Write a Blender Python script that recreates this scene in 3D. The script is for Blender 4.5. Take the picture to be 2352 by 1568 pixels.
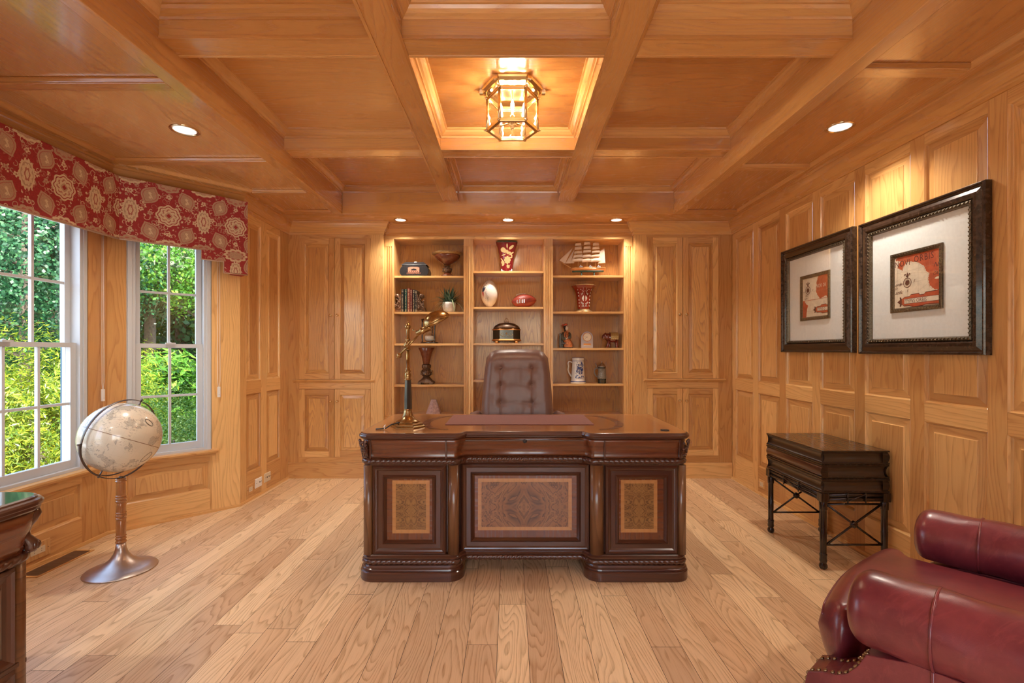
import bpy, bmesh, math, random
from math import pi, sin, cos, sqrt, radians, atan2
from mathutils import Vector, Matrix
random.seed(7)
SC = bpy.context.scene
for o in list(bpy.data.objects): bpy.data.objects.remove(o)

# ------------------------------------------------------------------ camera, sky, exposure
F = 1110.0; CX = 1172.0; CY = 806.0; H = 1.22
cam = bpy.data.cameras.new('camera'); cam.sensor_width = 36; cam.lens = F / 2352 * 36
cam.shift_x = 4 / 2352; cam.shift_y = 22 / 2352; cam.clip_start = 0.02; cam.clip_end = 200
camo = bpy.data.objects.new('camera', cam); SC.collection.objects.link(camo)
camo.location = (0, 0, H); camo.rotation_euler = (pi / 2, 0, 0); SC.camera = camo
SC.view_settings.view_transform = 'Standard'; SC.view_settings.look = 'None'
SC.view_settings.gamma = 1; SC.view_settings.exposure = 1.9
SC.view_settings.use_curve_mapping = False
wd = bpy.data.worlds.new('sky'); SC.world = wd; wd.use_nodes = True
_n = wd.node_tree.nodes; _l = wd.node_tree.links; _n.clear()
_sky = _n.new('ShaderNodeTexSky'); _sky.sky_type = 'NISHITA'; _sky.sun_disc = False
_sky.sun_elevation = radians(48); _sky.sun_rotation = radians(150); _sky.dust_density = 2.0; _sky.air_density = 1.0
_bg = _n.new('ShaderNodeBackground'); _bg.inputs[1].default_value = 0.38
_o = _n.new('ShaderNodeOutputWorld'); _l.new(_sky.outputs[0], _bg.inputs[0]); _l.new(_bg.outputs[0], _o.inputs[0])

def lamp(name, kind, loc, energy, color, rot=(0, 0, 0), **kw):
    d = bpy.data.lights.new(name, kind); d.energy = energy; d.color = color
    for k, v in kw.items(): setattr(d, k, v)
    o = bpy.data.objects.new(name, d); SC.collection.objects.link(o); o.location = loc; o.rotation_euler = rot
    return o
def track(o, target):
    o.rotation_euler = (Vector(target) - o.location).to_track_quat('-Z', 'Y').to_euler()
sun = lamp('sun', 'SUN', (0, 0, 20), 4.2, (1.0, .95, .84), angle=radians(0.6))
# sun stands behind the camera to the right: it lights the garden beyond the bay
sun.rotation_euler = Vector((-.55, .62, -.95)).to_track_quat('-Z', 'Y').to_euler()
WARM = (1.0, .90, .77)
def P(px, py, d): return ((px - CX) / F * d, d, H - (py - CY) / F * d)
def PX(px, d): return (px - CX) / F * d
def PZ(py, d): return H - (py - CY) / F * d

# ------------------------------------------------------------------ materials
class NT:
    def __init__(s, name):
        s.m = bpy.data.materials.new(name); s.m.use_nodes = True; s.t = s.m.node_tree
        s.t.nodes.clear(); s.out = s.t.nodes.new('ShaderNodeOutputMaterial')
    def n(s, typ, ins=None, **kw):
        nd = s.t.nodes.new(typ)
        for k, v in kw.items(): setattr(nd, k, v)
        for k, v in (ins or {}).items():
            if hasattr(v, 'is_linked') or hasattr(v, 'links'): s.t.links.new(v, nd.inputs[k])
            else: nd.inputs[k].default_value = v
        return nd
    def ma(s, op, a, b=None, c=None, clamp=False):
        ins = {0: a}
        if b is not None: ins[1] = b
        if c is not None: ins[2] = c
        nd = s.n('ShaderNodeMath', ins, operation=op); nd.use_clamp = clamp
        return nd.outputs[0]
    def mix(s, f, a, b):
        nd = s.t.nodes.new('ShaderNodeMix'); nd.data_type = 'RGBA'
        for i, v in ((0, f), (6, a), (7, b)):
            if hasattr(v, 'links'): s.t.links.new(v, nd.inputs[i])
            else: nd.inputs[i].default_value = v if i == 0 else (*v, 1)[:4]
        return nd.outputs[2]
    def mapr(s, v, a, b, c=0., d=1.):
        nd = s.n('ShaderNodeMapRange', {0: v, 1: a, 2: b, 3: c, 4: d}); return nd.outputs[0]
    def noise(s, vec, scale, detail=2., rough=.5, dist=0.):
        nd = s.n('ShaderNodeTexNoise', {'Scale': scale, 'Detail': detail, 'Roughness': rough, 'Distortion': dist})
        s.t.links.new(vec, nd.inputs['Vector']); return nd
    def comb(s, x, y, z=0.):
        return s.n('ShaderNodeCombineXYZ', {0: x, 1: y, 2: z}).outputs[0]
    def bsdf(s, color, rough, bump=None, bstr=.2, bdist=.001, **kw):
        b = s.t.nodes.new('ShaderNodeBsdfPrincipled')
        for k, v in [('Base Color', color), ('Roughness', rough)] + list(kw.items()):
            k = k.replace('_', ' ')
            if hasattr(v, 'links'): s.t.links.new(v, b.inputs[k])
            else: b.inputs[k].default_value = (*v, 1)[:4] if isinstance(v, tuple) else v
        if bump is not None:
            bp = s.n('ShaderNodeBump', {'Height': bump, 'Strength': bstr, 'Distance': bdist})
            s.t.links.new(bp.outputs[0], b.inputs['Normal'])
        s.t.links.new(b.outputs[0], s.out.inputs[0]); return b

def wood(name, light, dark, rough=.3, coat=.25, ring=14., contrast=1.0, tonev=.22, warm=None, bumpd=.0006, pore=1.0):
    t = NT(name)
    uv = t.n('ShaderNodeUVMap').outputs[0]; sp = t.n('ShaderNodeSeparateXYZ', {0: uv}); u, v = sp.outputs[0], sp.outputs[1]
    tone = t.n('ShaderNodeAttribute', attribute_name='tone').outputs['Fac']
    n1 = t.noise(t.comb(t.ma('MULTIPLY', u, .55), t.ma('MULTIPLY', v, 3.6)), 1.6, 2.0, .45).outputs[0]
    wob = t.noise(t.comb(t.ma('MULTIPLY', u, 4.), t.ma('MULTIPLY', v, 40.)), 1., 2., .5).outputs[0]
    R = t.ma('ADD', t.ma('ADD', t.ma('MULTIPLY', n1, ring), t.ma('MULTIPLY', v, 30.)), t.ma('MULTIPLY', wob, .35))
    fr = t.ma('FRACT', R)
    saw = t.ma('POWER', fr, 3.2)
    fall = t.mapr(fr, .9, 1.0, 1., 0.)
    ringv = t.ma('MULTIPLY', saw, fall)
    pores = t.noise(t.comb(t.ma('MULTIPLY', u, 10.), t.ma('MULTIPLY', v, 300.)), 1., 2., .6).outputs[0]
    pr = t.mapr(pores, .50, .72)
    fib = t.noise(t.comb(t.ma('MULTIPLY', u, 3.), t.ma('MULTIPLY', v, 90.)), 1., 3., .6).outputs[0]
    k = t.ma('MULTIPLY', t.ma('ADD', ringv, t.ma('MULTIPLY', t.ma('MULTIPLY', pr, .9 * pore), t.ma('ADD', ringv, .35))), .75 * contrast, clamp=True)
    k2 = t.ma('ADD', k, t.ma('MULTIPLY', t.ma('SUBTRACT', fib, .5), .5 * contrast), clamp=True)
    col = t.mix(k2, light, dark)
    big = t.noise(t.comb(t.ma('MULTIPLY', u, .5), t.ma('MULTIPLY', v, 2.)), 1., 1.).outputs[0]
    val = t.ma('ADD', t.mapr(tone, 0., 1., 1 - tonev, 1 + tonev * .8), t.ma('MULTIPLY', t.ma('SUBTRACT', big, .5), .25))
    hs = t.n('ShaderNodeHueSaturation', {'Hue': t.mapr(tone, 0., 1., .492, .506), 'Saturation': t.mapr(tone, 0, 1, 1.06, .96), 'Value': val, 'Color': col})
    rr = t.ma('ADD', t.ma('MULTIPLY', k2, .08), rough)
    t.bsdf(hs.outputs[0], rr, bump=k2, bstr=.35, bdist=bumpd, Coat_Weight=coat, Coat_Roughness=.12)
    return t.m

def plain(name, color, rough=.5, metal=0., noise=0., nscale=30., coat=0., bump=0., bscale=200., **kw):
    t = NT(name)
    c = color
    obj = t.n('ShaderNodeTexCoord').outputs['Object']
    if noise:
        nz = t.noise(obj, nscale, 4., .6).outputs[0]
        c = t.mix(t.mapr(nz, .3, .7), tuple(x * (1 - noise) for x in color), tuple(min(1, x * (1 + noise)) for x in color))
    bp = t.noise(obj, bscale, 3., .6).outputs[0] if bump else None
    t.bsdf(c, rough, bump=bp, bstr=bump, bdist=.002, Metallic=metal, Coat_Weight=coat, Coat_Roughness=.08, **kw)
    return t.m

def emit(name, color, s):
    t = NT(name); e = t.n('ShaderNodeEmission', {0: (*color, 1), 1: s}); t.t.links.new(e.outputs[0], t.out.inputs[0]); return t.m

def glassmat(name, tint=(1, 1, 1), refl=.08, f0=1.45):
    t = NT(name)
    tr = t.n('ShaderNodeBsdfTransparent', {0: (*tint, 1)}); gl = t.n('ShaderNodeBsdfGlossy', {0: (1, 1, 1, 1), 'Roughness': .01})
    fc = t.n('ShaderNodeLayerWeight', {0: .5}).outputs['Facing']
    mx = t.n('ShaderNodeMixShader', {0: t.ma('ADD', t.ma('MULTIPLY', t.ma('POWER', fc, 4.), .6), refl, clamp=True), 1: tr.outputs[0], 2: gl.outputs[0]})
    t.t.links.new(mx.outputs[0], t.out.inputs[0]); return t.m

def leafmat(name, c1, c2, c3):
    t = NT(name); tone = t.n('ShaderNodeAttribute', attribute_name='tone').outputs['Fac']
    col = t.mix(t.mapr(tone, .0, .6), c1, c2); col = t.mix(t.mapr(tone, .6, 1.), col, c3)
    d = t.n('ShaderNodeBsdfDiffuse', {0: col}); tl = t.n('ShaderNodeBsdfTranslucent', {0: col}); g = t.n('ShaderNodeBsdfGlossy', {0: (.8, .8, .8, 1), 'Roughness': .35})
    a = t.n('ShaderNodeMixShader', {0: .4, 1: d.outputs[0], 2: tl.outputs[0]}); b = t.n('ShaderNodeMixShader', {0: .025, 1: a.outputs[0], 2: g.outputs[0]})
    t.t.links.new(b.outputs[0], t.out.inputs[0]); return t.m

MT = {}
MT['oak'] = wood('oak', (.74, .425, .160), (.52, .245, .075), rough=.30, coat=.35)
MT['oak_ceiling'] = wood('oak ceiling', (.66, .335, .108), (.46, .195, .055), rough=.25, coat=.9, contrast=.8)
MT['oak_bold'] = wood('oak bold grain', (.72, .405, .150), (.43, .195, .060), rough=.24, coat=.5, ring=20., contrast=1.25, bumpd=.0012)
MT['oak_floor'] = wood('oak floor', (.78, .55, .325), (.44, .255, .115), rough=.36, coat=.15, ring=24., contrast=1.1, tonev=.20)
MT['oak_turned'] = wood('turned oak', (.45, .19, .06), (.28, .10, .03), rough=.2, coat=.5)
MT['mahogany'] = wood('dark mahogany', (.080, .025, .012), (.034, .011, .007), rough=.28, coat=.6, ring=6., contrast=.8, tonev=.15, pore=.4)
MT['mahogany_red'] = wood('red mahogany', (.165, .048, .017), (.080, .022, .009), rough=.26, coat=.6, ring=5., contrast=.8, tonev=.12, pore=.4)
MT['espresso'] = wood('espresso wood', (.020, .009, .006), (.010, .005, .004), rough=.26, coat=.5, ring=5., contrast=.7, tonev=.15, pore=.3)
MT['espresso_page'] = wood('brown rubbed wood', (.050, .025, .012), (.022, .011, .006), rough=.32, coat=.4, ring=3., contrast=1., tonev=.1, pore=.2)

def burl(name, c1, c2, c3, scale=1., rough=.2, mirror=None):
    t = NT(name); obj = t.n('ShaderNodeTexCoord').outputs['Object']
    if mirror:   # book-matched veneer
        o = t.n('ShaderNodeNewGeometry').outputs['Position']; sp = t.n('ShaderNodeSeparateXYZ', {0: o}); x = t.ma('ABSOLUTE', t.ma('SUBTRACT', sp.outputs[0], mirror[0]))
        if mirror[1]: x = t.ma('ABSOLUTE', t.ma('SUBTRACT', x, mirror[1]))
        obj = t.comb(x, t.ma('MULTIPLY', sp.outputs[1], .3), t.ma('MULTIPLY', t.ma('ABSOLUTE', t.ma('SUBTRACT', sp.outputs[2], .365)), 1.))
    n = t.noise(obj, 5. * scale, 3.5, .55, 1.6).outputs[0]
    r = t.ma('FRACT', t.ma('MULTIPLY', n, 11.))
    ln = t.ma('POWER', r, 3.)
    n2 = t.noise(obj, 60. * scale, 3., .6).outputs[0]
    col = t.mix(t.mapr(n, .3, .7), c1, c2)
    col = t.mix(t.ma('MULTIPLY', ln, .95), col, c3)
    col = t.mix(t.mapr(n2, .55, .75, 0., .5), col, c3)
    t.bsdf(col, rough + .08, Coat_Weight=.3, Coat_Roughness=.12); return t.m
MT['burl'] = burl('walnut burl', (.32, .140, .050), (.22, .088, .030), (.060, .022, .010), 1., mirror=(.075, None))
MT['burl_light'] = burl('golden burl', (.36, .18, .055), (.25, .115, .034), (.085, .034, .012), 1.5, mirror=(.079, .61))
MT['burl_column'] = wood('walnut column veneer', (.19, .085, .034), (.075, .030, .013), rough=.3, coat=.4, ring=12., contrast=1., pore=.5)
MT['burl_top'] = burl('burl desk top', (.44, .19, .058), (.34, .13, .038), (.17, .06, .018), .55, .13)
MT['inlay'] = wood('inlay banding', (.48, .23, .08), (.38, .16, .05), rough=.22, coat=.5, ring=3., contrast=.6)

MT['brass'] = plain('polished brass', (.70, .54, .32), .16, 1.)
MT['brass_old'] = plain('antique brass', (.42, .29, .13), .24, 1., noise=.25, nscale=40)
MT['bronze'] = plain('brushed bronze', (.56, .49, .44), .36, 1.)
MT['iron'] = plain('dark steel', (.16, .14, .135), .35, 1.)
MT['white_paint'] = plain('white window paint', (.60, .62, .64), .35)
MT['white_plastic'] = plain('white plastic', (.86, .84, .80), .3)
MT['almond'] = plain('almond plastic', (.74, .62, .44), .35)
MT['black_plastic'] = plain('black plastic', (.015, .015, .018), .3)
MT['dark_slot'] = plain('dark slot', (.02, .013, .01), .7)
MT['glass'] = glassmat('window glass', (.97, .99, .98), .05)
MT['lamp_glass'] = glassmat('lantern glass', (1, .97, .93), .12)
MT['clear'] = glassmat('clear glass', (.97, .98, .98), .12)
MT['bulb'] = emit('candle bulb', (1, .80, .50), 60)
MT['downlight'] = emit('downlight lens', (1, .90, .84), .32)
MT['teal_dark'] = plain('blue black enamel', (.006, .020, .032), .10, coat=1.)
MT['pad'] = plain('maroon leather pad', (.23, .085, .072), .45, noise=.08, nscale=60, bump=.3, bscale=900)
def leather(name, base, worn, rough, bstr=.25, coat=.5):
    t = NT(name); obj = t.n('ShaderNodeTexCoord').outputs['Object']
    a = t.noise(obj, 3.2, 5., .65).outputs[0]
    b = t.noise(t.n('ShaderNodeMapping', {0: obj, 3: (1, 3.5, 1)}).outputs[0], 9., 6., .7, 1.).outputs[0]
    vo = t.n('ShaderNodeTexVoronoi', {'Scale': 7., 'Randomness': 1.}, feature='DISTANCE_TO_EDGE')
    t.t.links.new(t.noise(obj, 6., 3.).outputs['Color'], vo.inputs['Vector'])
    cr = t.mapr(vo.outputs['Distance'], 0., .006, 1., 0.)
    col = t.mix(t.mapr(a, .38, .66, 0., .85), base, worn)
    col = t.mix(t.mapr(b, .54, .70, 0., .75), col, worn)
    col = t.mix(t.ma('MULTIPLY', cr, .12), col, tuple(min(1, x * 1.7 + .05) for x in worn))
    f = t.noise(obj, 420., 3., .6).outputs[0]
    t.bsdf(col, rough, bump=f, bstr=bstr, bdist=.0015, Coat_Weight=coat, Coat_Roughness=.22, Specular_IOR_Level=.5); return t.m
MT['leather_red'] = leather('burgundy leather', (.115, .011, .022), (.25, .045, .052), .30)
MT['leather_brown'] = leather('brown leather', (.165, .085, .066), (.20, .108, .086), .38, .12, 0.)
MT['nail'] = plain('nailhead brass', (.35, .25, .14), .3, 1.)

# ------------------------------------------------------------------ mesh builder
class B:
    def __init__(s, M=None):
        s.v = []; s.f = []; s.mi = []; s.uv = []; s.tn = []; s.sm = []; s.M = M or Matrix.Identity(4)
        s.mats = []; s.cur = 0; s.off = (random.uniform(0, 40), random.uniform(0, 40)); s.tone = random.random()
        s.grain = 0; s.smooth = False
    def mat(s, key):
        if key not in s.mats: s.mats.append(key)
        s.cur = s.mats.index(key); return s
    def board(s, grain=None, tone=None):
        s.off = (random.uniform(0, 40), random.uniform(0, 40)); s.tone = random.random() if tone is None else tone
        if grain is not None: s.grain = 'xyz'.index(grain) if isinstance(grain, str) else grain
        return s
    def add(s, verts, faces, smooth=None):
        n0 = len(s.v); g = s.grain
        for p in verts: s.v.append(s.M @ Vector(p))
        for f in faces:
            a, b, c = Vector(verts[f[0]]), Vector(verts[f[1]]), Vector(verts[f[2]])
            nr = (b - a).cross(c - a)
            if len(f) > 3 and nr.length < 1e-12: nr = (c - a).cross(Vector(verts[f[3]]) - a)
            oth = [i for i in range(3) if i != g]
            vv = oth[0] if abs(nr[oth[1]]) > abs(nr[oth[0]]) else oth[1]
            s.f.append([n0 + i for i in f]); s.mi.append(s.cur); s.tn.append(s.tone)
            s.sm.append(s.smooth if smooth is None else smooth)
            for i in f: s.uv.append((verts[i][g] + s.off[0], verts[i][vv] + s.off[1]))
    def box(s, x0, x1, y0, y1, z0, z1, grain=None, mat=None, tone=None):
        if mat: s.mat(mat)
        if grain is not None: s.board(grain, tone)
        v = [(x, y, z) for x in (x0, x1) for y in (y0, y1) for z in (z0, z1)]
        s.add(v, [(0, 1, 3, 2), (4, 6, 7, 5), (0, 4, 5, 1), (2, 3, 7, 6), (0, 2, 6, 4), (1, 5, 7, 3)], False); return s
    def frame(s, c, ax, ay, az, verts, faces, smooth=None):
        s.add([tuple(Vector(c) + Vector(ax) * p[0] + Vector(ay) * p[1] + Vector(az) * p[2]) for p in verts], faces, smooth)
    def prism(s, poly, axis, a, b, smooth=False):
        """poly: 2D points in the plane of the other two axes (cyclic order), extruded along axis from a to b"""
        o = [(1, 2), (0, 2), (0, 1)][axis]
        def mk(p, t):
            r = [0, 0, 0]; r[axis] = t; r[o[0]] = p[0]; r[o[1]] = p[1]; return tuple(r)
        n = len(poly); v = [mk(p, a) for p in poly] + [mk(p, b) for p in poly]
        s.add(v, [(i, (i + 1) % n, n + (i + 1) % n, n + i) for i in range(n)], smooth)
        s.add(v[:n], [tuple(range(n))], False); s.add(v[n:], [tuple(range(n))], False); return s
    def lathe(s, prof, c=(0, 0, 0), seg=24, ax=None, sx=1., sy=1., smooth=True, rib=None, cap=True):
        """prof: (r, z) list; ax: optional axis direction; rib(theta, z)->radius factor"""
        if ax is None: X, Y, Z = Vector((1, 0, 0)), Vector((0, 1, 0)), Vector((0, 0, 1))
        else:
            Z = Vector(ax).normalized(); X = Z.orthogonal().normalized(); Y = Z.cross(X)
        v = []; f = []; C = Vector(c)
        for (r, z) in prof:
            for k in range(seg):
                th = 2 * pi * k / seg; rr = r * (rib(th, z) if rib else 1)
                v.append(tuple(C + X * (rr * cos(th) * sx) + Y * (rr * sin(th) * sy) + Z * z))
        for i in range(len(prof) - 1):
            for k in range(seg):
                k2 = (k + 1) % seg; f.append((i * seg + k, i * seg + k2, (i + 1) * seg + k2, (i + 1) * seg + k))
        s.add(v, f, smooth)
        if cap:
            for i, z in ((0, 0), (len(prof) - 1, 1)):
                if prof[i][0] > 1e-5: s.add(v[i * seg:(i + 1) * seg], [tuple(range(seg))], False)
        return s
    def ball(s, c, r, seg=14, rings=8, smooth=True, ax=(0, 0, 1), ay=None, half=None):
        """r may be a scalar or (rx, ry, rz) in the local frame"""
        rx, ry, rz = (r, r, r) if not hasattr(r, '__len__') else r
        Z = Vector(ax).normalized(); X = (Vector(ay).normalized() if ay else (Vector((1, 0, 0)) if abs(Z.z) > .99 else Z.orthogonal().normalized())); Y = Z.cross(X)
        v = []; f = []; C = Vector(c); t0, t1 = (half or (-pi / 2, pi / 2))
        for i in range(rings + 1):
            t = t0 + (t1 - t0) * i / rings
            for k in range(seg):
                th = 2 * pi * k / seg
                v.append(tuple(C + X * (rx * cos(t) * cos(th)) + Y * (ry * cos(t) * sin(th)) + Z * (rz * sin(t))))
        for i in range(rings):
            for k in range(seg):
                k2 = (k + 1) % seg; f.append((i * seg + k, i * seg + k2, (i + 1) * seg + k2, (i + 1) * seg + k))
        s.add(v, f, smooth); return s
    def tube(s, pts, rad, seg=10, smooth=True, cap=True, flat=1.):
        """flat<1 squashes the section along the local binormal"""
        P_ = [Vector(p) for p in pts]; n = len(P_); rr = rad if hasattr(rad, '__len__') else [rad] * n
        v = []; f = []; up = None
        for i in range(n):
            T = ((P_[min(i + 1, n - 1)] - P_[max(i - 1, 0)])).normalized()
            if up is None: up = T.orthogonal().normalized() if abs(T.z) > .9 else Vector((0, 0, 1))
            A = (up - T * up.dot(T)).normalized(); up = A; Bn = T.cross(A)
            for k in range(seg):
                th = 2 * pi * k / seg; v.append(tuple(P_[i] + A * (cos(th) * rr[i] * flat) + Bn * (sin(th) * rr[i])))
        for i in range(n - 1):
            for k in range(seg):
                k2 = (k + 1) % seg; f.append((i * seg + k, i * seg + k2, (i + 1) * seg + k2, (i + 1) * seg + k))
        s.add(v, f, smooth)
        if cap:
            s.add(v[:seg], [tuple(range(seg))], False); s.add(v[-seg:], [tuple(range(seg))], False)
        return s
    def sweep(s, prof, path, closed=False, side=1, smooth=False, boards=True, caps=True):
        """prof: (out, z) pairs; path: (x, y) pairs; out is measured to the left of travel times side"""
        n = len(path); Pp = [Vector((p[0], p[1])) for p in path]; m = len(prof); nor = []
        for i in range(n):
            a = Pp[i] - Pp[i - 1] if (i > 0 or closed) else Pp[1] - Pp[0]
            b = Pp[(i + 1) % n] - Pp[i] if (i < n - 1 or closed) else Pp[-1] - Pp[-2]
            a = a.normalized(); b = b.normalized(); na = Vector((-a.y, a.x)); nb = Vector((-b.y, b.x))
            mm = (na + nb); mm = mm.normalized() if mm.length > 1e-6 else na
            nor.append(mm / max(.3, mm.dot(na)) * side)
        rng = range(n) if closed else range(n - 1)
        for i in rng:
            j = (i + 1) % n; d = Pp[j] - Pp[i]
            if boards and d.length > .2: s.board('x' if abs(d.x) > abs(d.y) else 'y')
            v = []
            for q in (i, j):
                for (o, z) in prof: pt = Pp[q] + nor[q] * o; v.append((pt.x, pt.y, z))
            s.add(v, [(k, k + 1, m + k + 1, m + k) for k in range(m - 1)], smooth)
        if not closed and caps:
            for q in (0, n - 1):
                s.add([(Pp[q].x + nor[q].x * o, Pp[q].y + nor[q].y * o, z) for (o, z) in prof], [tuple(range(m))], False)
        return s
    def rings(s, x0, x1, z0, z1, steps, mats=None, y=0., field=True, gx='x', gz='z', fgrain='z'):
        """concentric rectangular rings in the xz plane; steps: (inset, depth y); used for raised panels and frames"""
        R = [(x0 + i, x1 - i, z0 + i, z1 - i, y + t) for (i, t) in steps]
        for k in range(len(R) - 1):
            a, b = R[k], R[k + 1]
            if mats and mats[k]: s.mat(mats[k])
            A = [(a[0], a[4], a[2]), (a[1], a[4], a[2]), (a[1], a[4], a[3]), (a[0], a[4], a[3])]
            Bq = [(b[0], b[4], b[2]), (b[1], b[4], b[2]), (b[1], b[4], b[3]), (b[0], b[4], b[3])]
            for e in range(4):
                s.board(gx if e % 2 == 0 else gz, s.tone)
                s.add([A[e], A[(e + 1) % 4], Bq[(e + 1) % 4], Bq[e]], [(0, 1, 2, 3)], False)
        if field:
            a = R[-1]
            if mats and len(mats) >= len(R) and mats[len(R) - 1]: s.mat(mats[len(R) - 1])
            s.board(fgrain)
            s.add([(a[0], a[4], a[2]), (a[1], a[4], a[2]), (a[1], a[4], a[3]), (a[0], a[4], a[3])], [(0, 1, 2, 3)], False)
        return s
    def grid(s, fn, nu, nv, smooth=True, closeu=False):
        v = [tuple(fn(i / nu, j / nv)) for i in range(nu + (0 if closeu else 1)) for j in range(nv + 1)]
        f = []; NU = nu
        for i in range(NU):
            i2 = (i + 1) % nu if closeu else i + 1
            for j in range(nv): f.append((i * (nv + 1) + j, i2 * (nv + 1) + j, i2 * (nv + 1) + j + 1, i * (nv + 1) + j + 1))
        s.add(v, f, smooth); return s
    def build(s, name, parent=None, bevel=0., bseg=2, recalc=True, subsurf=0, weld=True):
        me = bpy.data.meshes.new(name); me.from_pydata([tuple(p) for p in s.v], [], s.f)
        for k in (s.mats or ['oak']): me.materials.append(MT[k])
        me.polygons.foreach_set('material_index', s.mi)
        me.polygons.foreach_set('use_smooth', s.sm)
        ul = me.uv_layers.new(name='UVMap'); ul.data.foreach_set('uv', [c for p in s.uv for c in p])
        at = me.attributes.new('tone', 'FLOAT', 'FACE'); at.data.foreach_set('value', s.tn)
        if recalc:
            bm = bmesh.new(); bm.from_mesh(me)
            if weld: bmesh.ops.remove_doubles(bm, verts=bm.verts, dist=1e-5)
            bmesh.ops.recalc_face_normals(bm, faces=bm.faces); bm.to_mesh(me); bm.free()
        o = bpy.data.objects.new(name, me); SC.collection.objects.link(o)
        if parent is not None: o.parent = parent; o.matrix_parent_inverse = parent.matrix_world.inverted() if False else Matrix.Translation(-parent.location) if parent.type == 'EMPTY' else Matrix.Identity(4)
        if bevel:
            md = o.modifiers.new('bevel', 'BEVEL'); md.width = bevel; md.segments = bseg; md.limit_method = 'ANGLE'; md.angle_limit = radians(40)
        if subsurf:
            md = o.modifiers.new('sub', 'SUBSURF'); md.levels = subsurf; md.render_levels = subsurf
        return o

def thing(name, loc, label, cat, group=None):
    o = bpy.data.objects.new(name, None); SC.collection.objects.link(o); o.location = loc; o.empty_display_size = .05
    tag(o, label, cat, group); return o
def tag(o, label=None, cat=None, group=None, kind=None):
    if label: o['label'] = label
    if cat: o['category'] = cat
    if group: o['group'] = group
    if kind: o['kind'] = kind
    return o
def struct(b, name, **kw): return tag(b.build(name, **kw), kind='structure')

def text_mesh(body, size=1., shear=0., spacing=1., offset=0.):
    cu = bpy.data.curves.new('t', 'FONT'); cu.body = body; cu.size = size; cu.shear = shear; cu.space_character = spacing
    cu.align_x = 'LEFT'; cu.resolution_u = 2; cu.offset = offset
    ob = bpy.data.objects.new('t', cu); SC.collection.objects.link(ob)
    dg = bpy.context.evaluated_depsgraph_get(); me = ob.evaluated_get(dg).to_mesh()
    v = [(p.co.x, p.co.y) for p in me.vertices]; f = [tuple(p.vertices) for p in me.polygons]
    ob.evaluated_get(dg).to_mesh_clear(); bpy.data.objects.remove(ob); bpy.data.curves.remove(cu)
    return v, f
# ------------------------------------------------------------------ room geometry
XR = 2.13; XL = -2.13; YB = 4.64; YK = 4.70; YF = -1.5; ZS = 2.45; ZT = 2.69; ZB = 2.561
BAY = [(-2.13, 3.80), (-2.685, 3.22), (-2.685, 1.98), (-2.13, 1.40)]
TX0, TX1, TY0, TY1 = -1.51, 1.47, -1.24, 4.34

# floor: planks running away from the camera
b = B(); b.mat('dark_slot'); b.add([(-2.9, YF - .1, -.004), (2.3, YF - .1, -.004), (2.3, 5.1, -.004), (-2.9, 5.1, -.004)], [(0, 1, 2, 3)])
b.mat('oak_floor'); x = -2.72; pw = .127; rnd = random.Random(3)
while x < XR + .05:
    y = YF - rnd.uniform(0, 1.2)
    while y < 5.05:
        L = rnd.uniform(.7, 2.2); y1 = min(y + L, 5.06); y0 = max(y, YF - .1)
        if y1 > y0:
            b.board('y', rnd.random()); g = .0009
            b.add([(x + g, y0 + g, 0), (x + pw - g, y0 + g, 0), (x + pw - g, y1 - g, 0), (x + g, y1 - g, 0)], [(0, 1, 2, 3)])
        y += L
    x += pw
struct(b, 'floor', weld=False)

def WM(ox, oy, sx, sy, tx, ty):
    """wall frame: local x runs along the wall, local y points into the room, z up"""
    return Matrix(((sx, tx, 0, ox), (sy, ty, 0, oy), (0, 0, 1, 0), (0, 0, 0, 1)))
T0 = .020
PAN = [(0, T0), (.007, .014), (.011, .005), (.013, .005), (.050, .013), (.052, .017)]
def panelled(b, s0, s1, z0, z1, cols, rows, back=-.03):
    """stile and rail wall with raised panels; frame face at T0"""
    e = [s0] + [c for p in cols for c in p] + [s1]
    for i in range(0, len(e), 2):
        if e[i + 1] - e[i] > .001: b.box(e[i], e[i + 1], back, T0, z0, z1, 'z', 'oak')
    for (a, c) in cols:
        zz = [z0] + [c2 for r in rows for c2 in r] + [z1]
        for i in range(0, len(zz), 2): b.box(a, c, back, T0, zz[i], zz[i + 1], 'x', 'oak')
        for (r0, r1) in rows:
            b.tone = random.random(); b.rings(a, c, r0, r1, PAN, fgrain='z' if (r1 - r0) > (c - a) * .9 else 'z')

# right wall (world y = local x, room side = -x)
b = B(WM(XR + T0, 0, 0, 1, -1, 0))
cols = []; y1 = 4.569
while y1 > -1.2: cols.append((y1 - .330, y1)); y1 -= .4165
cols = cols[::-1]
panelled(b, YF, YB + .06, 0, ZS, cols, [(.230, .860), (.957, 2.281)])
struct(b, 'wall_right', bevel=.0012)
# left wall beyond the bay and before it
b = B(WM(XL - T0, 0, 0, 1, 1, 0))
panelled(b, 3.80, YB + .06, 0, ZS, [(3.900, 4.130), (4.225, 4.474)], [(.230, .870), (.975, 2.281)])
panelled(b, YF, 1.40, 0, ZS, [(-1.2, -.87), (-.75, -.42), (-.30, .03), (.13, .46), (.56, .89), (.97, 1.28)], [(.230, .860), (.957, 2.281)])
struct(b, 'wall_left', bevel=.0012)

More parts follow.
